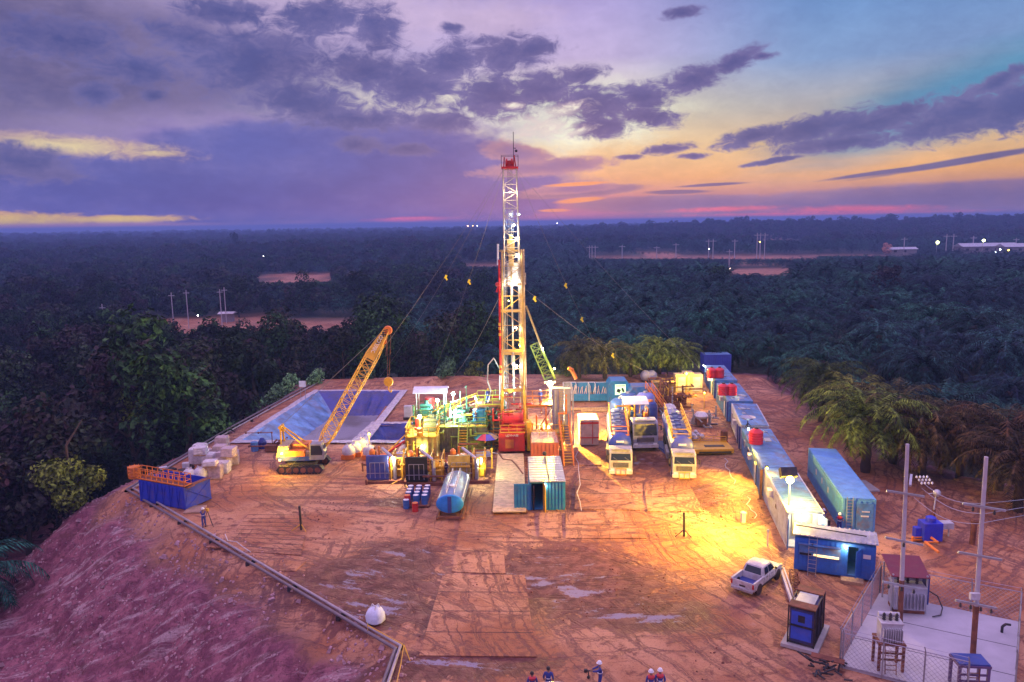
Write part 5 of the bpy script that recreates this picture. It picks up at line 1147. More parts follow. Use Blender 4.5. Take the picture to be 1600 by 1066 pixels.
g = G(1003, 635); t = thing('blue_box_tank', 'rectangular royal blue tank with rounded top behind the domed tanks', 'tank', (g.x, g.y, 0)); MB().prism([(-1.9, .2), (1.9, .2), (1.9, 2.6), (1.6, 3.1), (-1.6, 3.1), (-1.9, 2.6)], -1.5, 1.5, 'Y').build('tank_shell', M_BLUE, t, bevel=.08); MB().rail([(-1.8, -1.4, 3.1), (1.8, -1.4, 3.1)], .6, .03).build('railing', M_GREY, t)
g = G(1024, 645); t = thing('access_stairs', 'orange steel stairs beside the rectangular blue tank', 'stairs', (g.x, g.y, 0)); MB().stairs((1.2, -3.0, 0), (-.8, 1.2, 3.2), .8, 12).build('steps', M_RUST, t); MB().rail([(1.6, -3.0, 0), (-.4, 1.2, 3.2)], 1, .05, 1.2).rail([(.8, -3.0, 0), (-1.2, 1.2, 3.2)], 1, .05, 1.2).build('handrail', M_ORA, t)
# lit control unit with green panel
g = G(965, 630); t = thing('control_unit', 'blue cabinet with rounded roof and a glowing green board', 'cabinet', (g.x, g.y, 0)); MB().prism([(-1.5, .2), (1.5, .2), (1.5, 3.0), (1.1, 3.6), (-1.1, 3.6), (-1.5, 3.0)], -1.6, 1.6, 'Y').build('cabinet', M_TEAL, t, bevel=.06)
gb = MB().box((.15, -1.64, 2.35), (1.5, .06, 1.5)).build('signboard', emis('green_board', (.45, 1, .35), 1.2), t); MB().box((.15, -1.69, 2.9), (1.3, .04, .1)).box((-.1, -1.69, 2.2), (.5, .04, .5), 0, 0, .4).box((.5, -1.69, 2.3), (.3, .04, .6), 0, 0, -.4).build('writing', M_DARK, gb)
# open racks with pale rods
M_ROD = mat('pale_rod', (.75, .58, .42), .5)
for k, (px, w_, lb) in enumerate([(911, 3.4, 'blue open rack of pale slanting rods, left one behind the rig'), (938, 3.4, 'blue open rack of pale slanting rods, right one behind the rig'), (890, 1.8, 'narrow grey rack with orange post, nearest the cabinets of the rig')]):
    g = G(px, 627); t = thing('rod_rack', lb, 'rack', (g.x, g.y, 0)); MB().box((0, 0, .7), (w_, 1.2, 1.0)).box((0, .55, 1.9), (w_, .06, 1.6)).build('bin', M_TEAL if k < 2 else M_GREY, t)
    f_ = MB()
    for x in (-w_/2, w_/2): f_.tube((x, -.6, .2), (x, -.6, 2.7), .07).tube((x, .6, .2), (x, .6, 2.7), .07).tube((x, -.6, 2.7), (x, .6, 2.7), .05)
    f_.tube((-w_/2, .6, 2.7), (w_/2, .6, 2.7), .06).build('frame', M_WHITE, t); rr = MB(); r = random.Random(k)
    for i in range(10 if k != 0 else 7): x = -w_/2+.3+i*w_/11; rr.tube((x, -.4, 1.15), (x+r.uniform(-.1, .45), .4, 2.1+r.uniform(-.2, .2)), .05, 5)
    rr.build('rods', M_ROD, t)
g = G(905, 636); t = thing('timber_beam', 'long timber beam on the ground in front of the rod racks', 'beam', (g.x, g.y-2, .1)); MB().box((0, 0, .15), (8, .4, .3)).box((3, -1, .12), (6, .3, .25)).build('beams', M_WOOD, t)
# yellow boxes and cement unit, far right of the yard
for k, (px, py, w_, h, lb) in enumerate([(1063, 612, 1.9, 2.7, 'pale yellow upright unit, left of the three at the back of the yard'), (1074, 611, 1.5, 2.9, 'pale yellow upright unit, middle of the three at the back of the yard'), (1086, 612, 1.9, 2.7, 'pale yellow upright unit, right of the three at the back of the yard')]):
    g = G(px, py); t = thing('storage_unit', lb, 'cabinet', (g.x, g.y, 0)); MB().box((0, 0, h/2), (w_*.95, 1.6, h)).box((0, 0, h+.05), (w_, 1.7, .12)).build('casing', mat('cream_yellow', (.62, .52, .26), .55, dirt=.3), t); MB().box((0, -.82, h/2), (w_*.6, .05, h*.8)).build('door', M_OFFW, t)
g = G(1036, 618); t = thing('yellow_tank', 'low ochre box tank at the back beside the rusty pump set', 'tank', (g.x, g.y, 0)); MB().box((0, 0, 1.1), (3.2, 1.8, 1.8)).box((0, 0, 2.05), (3.4, 2.0, .12)).build('tank', M_TYEL, t); MB().rail([(-1.6, -.9, 2.1), (1.6, -.9, 2.1)], .7, .04).build('railing', M_YEL, t)
for px, py, lb, sd, n in ((1034, 640, 'tangle of rusty pipes on a skid in front of the ochre tank', 5, 26), (1056, 634, 'rusty cementing pump set on a low skid by the yellow light', 15, 26)):
    g = G(px, py); t = thing('pump_set', lb, 'pump', (g.x, g.y, 0)); MB().box((0, 0, .15), (3.8, 3.0, .3)).build('skid', M_RUST, t); MB().box((-.6, .2, .95), (1.3, 1.4, 1.2)).lathe((.8, 0, .3), [(.55, 0), (.55, 1.3), (.2, 1.6)], 12).build('pump_body', M_RUST, t, bevel=.03); pipes(sd, n, (-1.6, 1.6), (-1.4, 1.4), (.3, 2.2), M_RUST)(t, 0); pipes(sd+1, 5, (-1.6, 1.6), (-1.4, 1.4), (.3, 1.8), M_YEL, 'yellow_pipework')(t, 0)
for px, py, lb, sd in ((1046, 652, 'small pump on a box with a pale tank, behind the right tanker', 31), (1095, 665, 'grey pump with a white tank standing alone left of the container row', 35)):
    g = G(px, py); t = thing('small_pump', lb, 'pump', (g.x, g.y, 0)); MB().box((0, 0, .5), (1.2, 1.2, .9)).build('base', M_RUST, t); MB().lathe((0, .1, 1.0), [(.7, 0), (.9, .3), (.6, .7), (.2, .8)], 14).build('pump_body', M_WHITE, t, True); pipes(sd, 12, (-1.1, 1.1), (-.9, .9), (.3, 1.5), M_GREY)(t, 0)
for px, lb in ((1009, 'pale round sphere tank at the edge of the wood behind the yard, left one'), (1018, 'pinkish round sphere tank at the edge of the wood behind the yard, right one')):
    g = G(px, 601); t = thing('round_tank', lb, 'tank', (g.x, g.y, hz(g.x, g.y))); MB().ball((0, 0, 1.0), .9, 12, 8).build('tank_shell', M_OFFW, t, True); MB().box((0, 0, .1), (1, 1, .3)).build('base', M_DARK, t)
# yellow platform with red drum
g = G(1115, 712); t = thing('loading_platform', 'bright yellow low platform with a dark slot, between tanker and containers', 'platform', (g.x, g.y+1.6, 0)); MB().box((0, 0, .45), (4.6, 3.0, .5)).box((0, 1.9, .3), (4.4, .8, .4)).build('platform', M_YEL, t, bevel=.03); MB().box((.4, -.3, .72), (2.2, .7, .05)).box((.2, -1.55, .35), (3.6, .05, .2)).build('slot', M_DARK, t); MB().rail([(-2.2, 1.4, .7), (2.2, 1.4, .7)], .6, .04).build('railing', M_YEL, t)
drp = G(1131, 697); t = thing('red_drum', 'red drum standing on the end of the yellow platform', 'drum', (drp.x, drp.y, .0)); MB().lathe((0, 0, .7), [(.4, 0), (.42, .5), (.4, 1.1), (.2, 1.2)], 14).build('shell', M_RUST, t); MB().box((0, 0, .35), (.7, .7, .7)).build('stand', M_RED, t)
g = G(1086, 687); t = thing('rag_heap', 'crumpled white sacks heaped at the left end of the yellow platform', 'sacks', (g.x, g.y, 0)); r = random.Random(8); b = MB()
for i in range(16): b.ball((r.uniform(-.9, .9), r.uniform(-.7, .7), .3+r.random()*.7), r.uniform(.2, .38), 7, 5, .8, .3, i)
b.build('sacks', M_BAG, t)
g = G(1153, 650)
floodlight((g.x, g.y, 0), (g.x-.5, g.y-.3, 3.4), 'amber lamp on a wall of the container row shining on the yellow platform', SOD, 700, .12, 40)
for px, py, z, lb, pw, c in ((1101, 600, 3.0, 'warm wall lamp by the farthest red tanks', 120, WARM), (1113, 615, 2.6, 'warm wall lamp on the container beside the farther red tanks', 160, WARM), (1148, 655, 2.7, 'pale wall lamp left of the grey dish', 120, WHT), (1171, 709, 2.9, 'small white lamp on the roof below the nearest red tank', 60, COOL), (1200, 790, 3.6, 'amber wall lamp high on the side of the open ended container', 150, SOD), (1180, 742, 1.6, 'reddish low lamp on a container side', 30, WARM)):
    g = G(px, py); fl = floodlight((g.x-.25, g.y, z), (g.x-.25, g.y-.1, z+.02), lb, c, pw, .11, 40, name='wall_lamp')
    if px == 1200: spot(fl, (-.2, 0, 0), (-8, 2, -2.5), (1, .58, .04), 2500, 150)
    if px == 1148: spot(fl, (-.2, 0, 0), (-5, -1, -4), (1, .62, .05), 1500, 100)
    if px == 1180: spot(fl, (-.4, 0, 1.6), (-9, -6, -2.2), (1, .58, .04), 4500, 150)  # gold spot added above this lamp to widen the pool on the yard
for px, py, col, pw, lb, zz in ((1072, 618, SOD, 1500, 'sodium lamp lighting the yellow units at the back', 3.4), (1100, 640, SOD, 160, 'low amber lamp by the grey pump', 2.4), (578, 712, SOD, 420, 'amber lamp over the white bags on pallets', 2.6)):
    g = G(px, py); floodlight((g.x, g.y, 0), (g.x, g.y, zz), lb, col, pw, .08, 15, m=M_YEL)
# lamp tower at the right of the rig
g = G(860, 668); fl = floodlight((g.x, g.y, 0), (g.x, g.y, AY(860, 600, g.y).z), 'brightest star-like lamp right of the mast above the platform', (1, .66, .28), 4200, .55, 150, pole=.08); spot(fl, (.2, -.5, 7.4), (9.5, -13, -7), (1, .60, .05), 40000, 100)
g2 = G(874, 690); floodlight((g2.x, g2.y, 0), (g2.x, g2.y, AY(874, 612, g2.y).z), 'cool white lamp on the grey tower, upper one', COOL, 700, .22, 60, pole=.07); g2 = G(871, 690); floodlight((g2.x, g2.y-.3, 0), (g2.x, g2.y-.3, AY(871, 640, g2.y-.3).z), 'cool white lamp on the grey tower, lower one', COOL, 900, .28, 60, pole=.07)
# umbrella
g = G(760, 706); t = thing('parasol', 'striped multicoloured parasol left of the red rig foot', 'umbrella', (g.x, g.y, 0)); pm = [mat('cloth_'+n, c, .7) for n, c in (('teal', (.08, .42, .40)), ('red', (.60, .06, .12)), ('blue', (.10, .10, .60)), ('yellow', (.70, .65, .30)))]; b = MB()
for i in range(8):
    a0, a1 = i*math.pi/4, (i+1)*math.pi/4; b.use(i % 4); P0 = [(0, 0, 2.3)]; 
    for r_, z in ((.8, 2.1), (1.5, 1.7)): P0 += [(r_*math.cos(a0), r_*math.sin(a0), z), (r_*math.cos(a1), r_*math.sin(a1), z)]
    b.add(P0, [(0, 1, 2), (1, 3, 4, 2)])
b.build('canopy', pm, t); MB().tube((0, 0, 0), (0, 0, 2.4), .03).build('pole', M_DARK, t)
# ------------------------------------------------------------------ white wrapped pallets, bags
def crate(px, py, z, w_, d_, h, rz, lb, m=None):
    g = G(px, py, z); t = thing('wrapped_pallet', lb, 'pallet', (g.x, g.y+d_/2, z), rz, 'wrapped pallets behind the blue skip'); r = random.Random(int(px*7+py)); b = MB()
    n = 7; rs_ = []
    for i in range(n+1):
        zz = .12+h*i/n; k = 1-(.0 if 0 < i < n else .06); rs_.append([Vector((x*w_/2*k*(1+r.uniform(-.05, .05)), y*d_/2*k*(1+r.uniform(-.05, .05)), zz)) for x, y in ((-1, -.9), (-.9, -1), (0, -1.03), (.9, -1), (1, -.9), (1.03, 0), (1, .9), (.9, 1), (0, 1.03), (-.9, 1), (-1, .9), (-1.03, 0))])
    b.rings(rs_).build('sacks', m or M_BAG, t); MB().box((0, 0, .06), (w_, d_, .1)).build('pallet', M_WOOD, t); return t
M_SACKP = mat('sack_pink', (.52, .40, .40), .7, var=.2, bump=.4, scale=3); M_SACKW = mat('sack_pale', (.64, .60, .60), .65, var=.2, bump=.4, scale=3)  # two sack tones, pinkish and paler, spread over the stacks
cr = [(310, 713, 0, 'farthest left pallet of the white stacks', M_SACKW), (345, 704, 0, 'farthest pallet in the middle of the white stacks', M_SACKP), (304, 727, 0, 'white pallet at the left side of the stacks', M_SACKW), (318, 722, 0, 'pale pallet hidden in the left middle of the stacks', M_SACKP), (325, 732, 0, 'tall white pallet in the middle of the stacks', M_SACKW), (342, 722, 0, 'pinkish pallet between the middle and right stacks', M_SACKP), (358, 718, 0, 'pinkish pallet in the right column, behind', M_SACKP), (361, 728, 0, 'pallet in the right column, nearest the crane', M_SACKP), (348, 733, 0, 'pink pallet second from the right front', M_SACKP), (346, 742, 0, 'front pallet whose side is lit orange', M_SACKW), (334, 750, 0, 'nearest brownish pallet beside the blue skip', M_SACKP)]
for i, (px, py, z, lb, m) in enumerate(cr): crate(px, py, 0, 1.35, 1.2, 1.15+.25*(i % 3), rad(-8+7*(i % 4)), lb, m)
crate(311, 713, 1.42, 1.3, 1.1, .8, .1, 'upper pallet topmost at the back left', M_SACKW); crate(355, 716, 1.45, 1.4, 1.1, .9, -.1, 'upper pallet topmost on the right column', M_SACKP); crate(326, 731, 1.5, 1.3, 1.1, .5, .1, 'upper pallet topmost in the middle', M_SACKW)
def bigbag(px, py, R_, lb, z=0, m=None, name='bulk_bag', base=None):
    g = G(px, py, z); t = thing(name, lb, 'bag', (g.x, g.y, z)); r = random.Random(int(px)); rs_ = []
    for k, (q, zz) in enumerate(((.72, .0), (1, .25), (1.04, .7), (.95, 1.15), (.7, 1.5), (.42, 1.68), (.2, 1.75))): rs_.append([Vector((R_*q*(1+r.uniform(-.07, .07))*math.cos(a*.3927), R_*q*(1+r.uniform(-.07, .07))*math.sin(a*.3927), R_*zz*(1+r.uniform(-.03, .03)))) for a in range(16)])
    MB().rings(rs_).build('bag', m or M_BAG, t, True); MB().path([(-R_*.6, 0, R_*1.3), (-R_*.3, .1, R_*2), (0, 0, R_*1.72), (R_*.35, .1, R_*2), (R_*.6, 0, R_*1.3)], .04).path([(0, -R_*.6, R_*1.3), (.1, -R_*.3, R_*2), (0, 0, R_*1.72)], .04).build('lifting_strap', M_BAG, t)
    if base: MB().box((0, 0, -.02), (R_*2, R_*2, .5)).build('pallet_box', base, t)
    return t
bigbag(587, 972, .62, 'single full white bulk bag alone on the red mud near the pipes', .05, mat('bag_bluewhite', (.68, .74, .85), .6, bump=.4, scale=3))
for px, py, lb in ((545, 712, 'white bulk bag on an orange pallet, left of the row by the pit'), (556, 708, 'white bulk bag on an orange pallet, second of the row by the pit'), (577, 712, 'white bulk bag on an orange pallet, right end of the row by the pit'), (567, 703, 'farther white bulk bag behind the row by the pit')): bigbag(px, py, .72, lb, .3, M_BAG, base=M_ORA)
for px, py, lb in ((296, 750, 'white sack heap at the blue skip corner, left'), (313, 748, 'white sack heap at the blue skip corner, right'), (632, 712, 'crumpled white sacks heaped beside the middle pump unit, upper'), (625, 722, 'crumpled white sacks heaped beside the middle pump unit, lower')): bigbag(px, py, .68, lb, .25, M_BAG, 'sack_heap')
g = G(272, 738); t = thing('scrap_heap', 'dark scrap and a pale box lying behind the blue skip', 'scrap', (g.x, g.y, 0)); r = random.Random(4); b = MB()
for i in range(14): b.box((r.uniform(-1.6, 1.8), r.uniform(-1, 1), .2+r.random()*.4), (r.uniform(.3, 1.2), r.uniform(.2, .5), r.uniform(.1, .4)), r.random()*3, r.random())
b.build('scrap_metal', M_DARK, t)['kind'] = 'stuff'; MB().box((1.2, .3, .7), (.7, .6, .5), .3).box((-1.0, -.3, .5), (.8, .5, .4), .5).build('boxes', M_OFFW, t)
# ------------------------------------------------------------------ blue skip tank with railed walkway
a, b = G(228, 783), G(290, 795); d = b-a; hd = math.atan2(d.y, d.x); Ls = d.length+.6; n = Vector((-d.y, d.x, 0)).normalized(); c = a+d/2+n*1.3
t = thing('mud_skip', 'royal blue open tank with an orange railed walkway at the far left of the yard', 'tank', (c.x, c.y, 0), hd); Ws = 3.0; M_SKB = mat('skip_blue', (.03, .06, .50), .5, dirt=.35)
b = MB().box((0, -Ws/2, 1.1), (Ls, .1, 2.1)).box((0, Ws/2, 1.1), (Ls, .1, 2.1)).box((-Ls/2, 0, 1.1), (.1, Ws, 2.1)).box((Ls/2, 0, 1.1), (.1, Ws, 2.1)).box((0, 0, .1), (Ls, Ws, .1))
for i in range(7): x = -Ls/2+i*Ls/6; b.box((x, -Ws/2-.08, 1.1), (.1, .1, 2.1)); b.tube((x, -Ws/2-.1, .1), (x+Ls/12, -Ws/2-.08, 2.0), .04, 4)
b.tube((Ls/2+.08, -Ws/2, .1), (Ls/2+.08, Ws/2, 2.0), .05).tube((Ls/2+.08, Ws/2, .1), (Ls/2+.08, -Ws/2, 2.0), .05).build('tank', M_SKB, t)
MB().box((0, -Ws/2+.4, 2.2), (Ls+1.0, .8, .08)).box((Ls/2, 0, 2.2), (.5, Ws, .08)).build('walkway', M_RUST, t)
MB().rail([(-Ls/2-.6, -Ws/2, 2.2), (Ls/2, -Ws/2, 2.2), (Ls/2, -Ws/2+.8, 2.2), (-Ls/2-.6, -Ws/2+.8, 2.2), (-Ls/2-.6, -Ws/2, 2.2)], 1.1, .04, .7).build('railing', M_ORA, t)
m_ = MB()
for i in range(4): m_.lathe((-Ls/2-1.2, -Ws/2+.4, 2.1+i*.35), [(.55, 0), (.55, .05)], 12)
for i in range(8): q = i*.785; m_.tube((-Ls/2-1.2+.55*math.cos(q), -Ws/2+.4+.55*math.sin(q), 2.1), (-Ls/2-1.2+.55*math.cos(q), -Ws/2+.4+.55*math.sin(q), 3.3), .03, 4)
m_.build('ladder_cage', M_ORA, t); MB().box((Ls/2+.8, -Ws/2+.3, .06), (1.6, 1.8, .12), .5).build('base_plate', M_MAT, t)
# blue drum and tarp bundle by the pit
g = G(398, 705); t = thing('water_barrel', 'blue barrel with dark machinery at the near left corner of the lined pit', 'barrel', (g.x, g.y, 0)); MB().lathe((0, 0, 0), [(.4, 0), (.42, .5), (.4, 1.1), (.3, 1.15)], 14).build('shell', M_SKY, t); MB().lathe((.6, 1.0, 0), [(.5, 0), (.5, .8), (.2, 1.3)], 10).build('tarp_bundle', BLUE_TARP, t)
g = G(425, 706); t = thing('winch_engine', 'rusty engine and frame at the near edge of the lined pit', 'engine', (g.x, g.y, 0)); MB().box((0, 0, .5), (1.4, .9, .7)).box((1.2, .2, .7), (.7, .7, 1.1)).build('engine', M_RUST, t, bevel=.03); pipes(61, 7, (-1, 1.6), (-.4, .5), (.3, 1.3), M_RUST)(t, 0)
g = G(638, 655); t = thing('pump_box', 'small grey upright cabinet on a dark skid right of the lined pit', 'cabinet', (g.x, g.y, 0)); MB().box((0, 0, 1.1), (1.0, .8, 1.5)).build('cabinet', M_OFFW, t, bevel=.03); MB().box((0, 0, .2), (1.2, 1.1, .3)).build('skid', M_DARK, t); MB().box((.53, 0, 1.1), (.04, .7, 1.4)).build('side_panel', M_HAT, t)
# ------------------------------------------------------------------ pipes along the pad edge
def pipeline(name, pts, r, lb, m, z=.22):
    P = [Vector((g.x, g.y, max(hz(g.x, g.y), -.25)+z)) for g in pts]; t = thing(name, lb, 'pipeline', (0, 0, 0)); b = MB().path(P, r, 8)
    for p in P: b.ball(p, r*1.02, 8, 5)
    b.build('pipe', m, t); s = MB(); rr = MB()
    for a, c in zip(P, P[1:]):
        n = max(1, int((c-a).length/6))
        for i in range(n+1): p = a.lerp(c, i/n); s.box(p-Vector((0, 0, z)), (.3, .3, z*1.4)); rr.lathe(p-Vector((0, 0, 0)), [(r*1.5, -.05), (r*1.5, .05)], 8)
    s.build('support', M_DARK, t); return t
def off(px, py, dx): g = G(px, py); return Vector((g.x+dx, g.y, 0))
M_PIPE = mat('pipe_steel', (.20, .17, .19), .45, .3, dirt=.4); M_PIPE2 = mat('pipe_pale', (.40, .36, .38), .45, .3, dirt=.4)
pipeline('pipeline', [G(598, 1075), G(618, 1018), G(198, 768), G(352, 672), G(500, 594)], .11, 'outer dark pipe running along the left edge of the pad', M_PIPE)
pipeline('pipeline', [G(606, 1075), G(626, 1014), G(208, 766), G(356, 675), G(506, 595)], .10, 'inner pale pipe running along the left edge of the pad', M_PIPE2)
# barrier tape on short stakes
t = thing('barrier_tape', 'yellow barrier tape strung past the bulk bag to the pipe corner', 'tape', (0, 0, 0)); b = MB(); s = MB(); tp = [G(574, 977, .7), G(600, 991, .55), G(631, 1008, .7), G(626, 1040, .4), G(618, 1075, .5)]
for a, c in zip(tp, tp[1:]): b.tube(a, c, .035, 4)
b.tube(tp[2], G(641, 1033, .1), .035, 4).tube(tp[2], G(636, 1020, .3), .05, 4)
for p in (tp[0], tp[2], tp[4]): s.tube((p.x, p.y, 0), (p.x, p.y, p.z+.15), .03, 5)
b.build('tape', M_YEL, t); s.build('stake', M_WOOD, t)
t = thing('rope', 'pale rope lying on the wide mat floor near the surveyor', 'rope', (0, 0, 0)); MB().path([Vector((*G(x, y)[:2], .18)) for x, y in ((352, 838), (356, 848), (370, 850), (380, 858), (392, 866))], .035, 5).build('strand', M_BAG, t)
# posts
for px, py, tpy, lb in ((471, 829, 791, 'dark steel post with a tripod foot on the mat floor at the left'), (1069, 838, 801, 'dark steel post standing alone right of the centre mats')):
    g = G(px, py); h = AY(px, tpy, g.y).z; t = thing('guide_post', lb, 'post', (g.x, g.y, 0)); MB().tube((0, 0, 0), (-.05, 0, h), .10, 8).build('post', M_DARK, t); MB().tube((-.8, -.2, .05), (0, 0, .6), .04).tube((.5, -.4, .05), (0, 0, .6), .04).build('foot', M_YEL if px < 600 else M_DARK, t)
for px0, py0, px1, py1, lb in ((1132, 718, 1148, 758, 'thin pale cord lying along the yard left of the containers'), (1166, 778, 1180, 812, 'pale cord on the orange lit ground in front of the open ended container'), (900, 706, 908, 800, 'long cord lying right of the teal cabin')):
    a, b = G(px0, py0), G(px1, py1); t = thing('cable', lb, 'cable', (0, 0, 0)); r = random.Random(px0); P = [a.lerp(b, i/8)+Vector((r.uniform(-.3, .3), 0, .12)) for i in range(9)]; MB().path(P, .035, 5).build('strand', M_BAG, t)
g = G(1197, 838); t = thing('bollard', 'short yellowish bollard at the foot of the open ended container', 'bollard', (g.x-1, g.y+3, 0)); MB().lathe((0, 0, 0), [(.22, 0), (.22, .8), (.26, .82), (.26, .9), (.1, 1.0)], 12).build('post', M_OFFW, t)
g = G(1199, 855); t = thing('stake', 'pale upright stake on the orange ground left of the small cabin', 'post', (g.x, g.y, 0)); MB().tube((0, 0, 0), (0, 0, 1.5), .05, 6).box((0, 0, 1.4), (.16, .1, .16)).build('post', M_BAG, t)
# signs on the bank behind the left pipes
for px, py, by_, w_, h_, lb, k in ((474, 600, 628, 1.0, .9, 'white board on two legs at the edge of the pad by the lined pit', 2), (421, 580, 600, .8, .55, 'small white sign on a thin pole among the bushes on the left bank', 1)):
    g = G(px, by_); z = AY(px, py, g.y).z; zb = hz(g.x, g.y); t = thing('sign_board', lb, 'sign', (g.x, g.y, zb)); MB().box((0, 0, z-zb), (w_, .05, h_)).build('board', M_HAT, t); b = MB()
    for s in ((-.35, .35) if k == 2 else (0,)): b.tube((s, .05, -.3), (s, .05, z-zb), .04, 5)
    b.build('leg', M_GALV, t)
# ------------------------------------------------------------------ pickup
a, b = G(1153, 930), G(1196, 893); ctr = Vector((17.5, 51.5, 0)); hd = math.atan2(b.y-a.y, b.x-a.x); hd = rad(47)
t = thing('pickup_truck', 'white double cab pickup parked on the mud with its empty bed towards the camera', 'pickup', (ctr.x, ctr.y, .0), hd-math.pi/2); t.scale = (.95, .93, .95); M_PU = mat('car_white', (.60, .58, .58), .3, dirt=.5, scale=1.3); Wp = 1.8; Lp = 5.2
def sec(y, pts): return [Vector((x, y, z)) for x, z in pts]+[Vector((-x, y, z)) for x, z in reversed(pts)]
def bod(y, w_, z0, z1, c=.06): return sec(y, [(w_/2-.06, z0), (w_/2, z0+.12), (w_/2+.01, (z0+z1)/2), (w_/2-.02, z1-c), (w_/2-.1, z1)])
b = MB()
b.rings([bod(-Lp/2, 1.66, .55, 1.02), bod(-Lp/2+.08, 1.76, .45, 1.10), bod(-.95, 1.80, .42, 1.10)]) if False else None
# rear: floor, two bed sides and tailgate; front: closed body
for s in (-1, 1): b.box((s*.86, -1.78, .80), (.10, 1.66, .62)); b.box((s*.86, -1.78, 1.12), (.14, 1.66, .05))
b.box((0, -1.78, .58), (1.7, 1.66, .12)).box((0, -2.62, .82), (1.76, .07, .58)).box((0, -.98, .85), (1.76, .06, .6))
b.rings([bod(-1.0, 1.80, .42, 1.12), bod(.2, 1.82, .40, 1.10), bod(1.25, 1.82, .40, 1.08), bod(2.2, 1.74, .42, 1.0), bod(2.55, 1.52, .48, .86)])
body = b.build('body', M_PU, t, bevel=.02); tr_ = MB()
for s in (-1, 1):
    tr_.box((s*.915, .2, .5), (.03, 3.0, .14))
    for y in (-.98, .0, 1.05): tr_.box((s*.915, y, .8), (.012, .025, .55))
    for y in (-1.7, 1.55): tr_.lathe((s*.80-.1 if s < 0 else s*.80+.0, y, .40), [(.44, 0), (.44, .12)], 18, 'X')
    tr_.box((s*.93, .35, .98), (.02, .16, .03)).box((s*.93, -.5, .98), (.02, .16, .03))
tr_.build('trim', M_DARK, body)
def cb2(y, wt, wb, z0, z1): return sec(y, [(wb/2, z0), (wt/2, z1-.07), (wt/2-.12, z1)])
cabn = MB().rings([cb2(-1.0, 1.50, 1.70, 1.05, 1.10), cb2(-.72, 1.36, 1.70, 1.05, 1.70), cb2(-.2, 1.38, 1.72, 1.05, 1.78), cb2(.55, 1.36, 1.72, 1.05, 1.74), cb2(1.35, 1.45, 1.72, 1.05, 1.10)]).build('cabin', M_PU, t, True)
gl = MB(); q = lambda *p: gl.add(list(p)+[Vector(v)+Vector((0, 0, .004)) for v in p][:0], [tuple(range(len(p)))])
q((-.66, -.985, 1.15), (.66, -.985, 1.15), (.56, -.77, 1.60), (-.56, -.77, 1.60)); q((.70, 1.31, 1.16), (-.70, 1.31, 1.16), (-.60, .66, 1.68), (.60, .66, 1.68))
for s in (-1, 1):
    for y0_, y1_, yt0, yt1 in ((-.72, -.08, -.58, -.08), (.02, .98, .02, .55)): q((s*.862, y0_, 1.16), (s*.862, y1_, 1.16), (s*.735, yt1, 1.62), (s*.735, yt0, 1.62))
gl.build('window', M_GLASS, cabn)
for x in (-.78, .78):
    for y in (-1.7, 1.55): wheel(t, x+(.0 if x < 0 else 0), y, .37, .24)
for s in (-1, 1):
    MB().box((s*.83, -2.655, .88), (.12, .05, .34)).build('tail_light', mat('tail_red', (.55, .02, .02), .25), t); MB().box((s*.72, 2.56, .78), (.22, .06, .16)).build('headlight', M_GALV, t); MB().box((s*.98, .95, 1.2), (.18, .1, .14)).build('wing_mirror', M_DARK, t)
MB().box((0, -2.72, .48), (1.66, .16, .16)).box((0, 2.6, .5), (1.6, .14, .2)).build('bumper', M_GALV, t); MB().box((0, -2.66, .74), (.46, .02, .13)).build('number_plate', M_DARK, t); MB().box((0, -1.78, .66), (1.58, 1.5, .03)).build('bed_liner', M_NAVY, t)
# ------------------------------------------------------------------ generator on its slab
a, b = G(1230, 1008), G(1277, 1022); d = b-a; hd = math.atan2(d.y, d.x); w_ = 2.0; n = Vector((-d.y, d.x, 0)).normalized(); t = thing('generator', 'dark caged generator cabinet with blue doors on a concrete slab', 'generator', (18.15, 44.2, 0), rad(-33)); t.scale = (.8, .88, .88)
MB().box((0, 0, .12), (2.7, 4.2, .24)).build('slab', M_CONC, t); MB().box((0, 0, 1.55), (1.75, 3.2, 2.5)).build('cabinet', mat('cabinet_violet', (.06, .06, .17), .5, dirt=.4), t)
b = MB()
for x in (-.95, .95):
    for y in (-1.7, -.55, .55, 1.7): b.box((x, y, 1.6), (.09, .09, 2.75))
    for z in (.35, 1.6, 2.95): b.box((x, 0, z), (.09, 3.4, .09))
for y in (-1.7, 1.7):
    for z in (.35, 1.6, 2.95): b.box((0, y, z), (1.9, .09, .09))
for i in range(14): b.tube((1.0, -1.6+i*.24, .3), (1.0, -1.6+i*.24, 2.9), .018, 4)
b.build('cage', M_DARK, t); MB().box((0, -1.3, 3.0), (2.0, .9, .08)).box((0, 1.3, 3.0), (2.0, .9, .08)).build('roof', M_RUST, t); MB().box((0, 0, 2.9), (1.4, 1.5, .2)).build('radiator', M_GALV, t)
MB().box((0, -1.62, 2.15), (1.5, .08, .95)).box((0, -1.62, 1.05), (1.5, .08, .95)).build('door', mat('door_blue', (.04, .10, .55), .45, dirt=.2), t); MB().box((0, -1.67, 2.15), (.5, .05, .5)).build('grille', M_DARK, t)
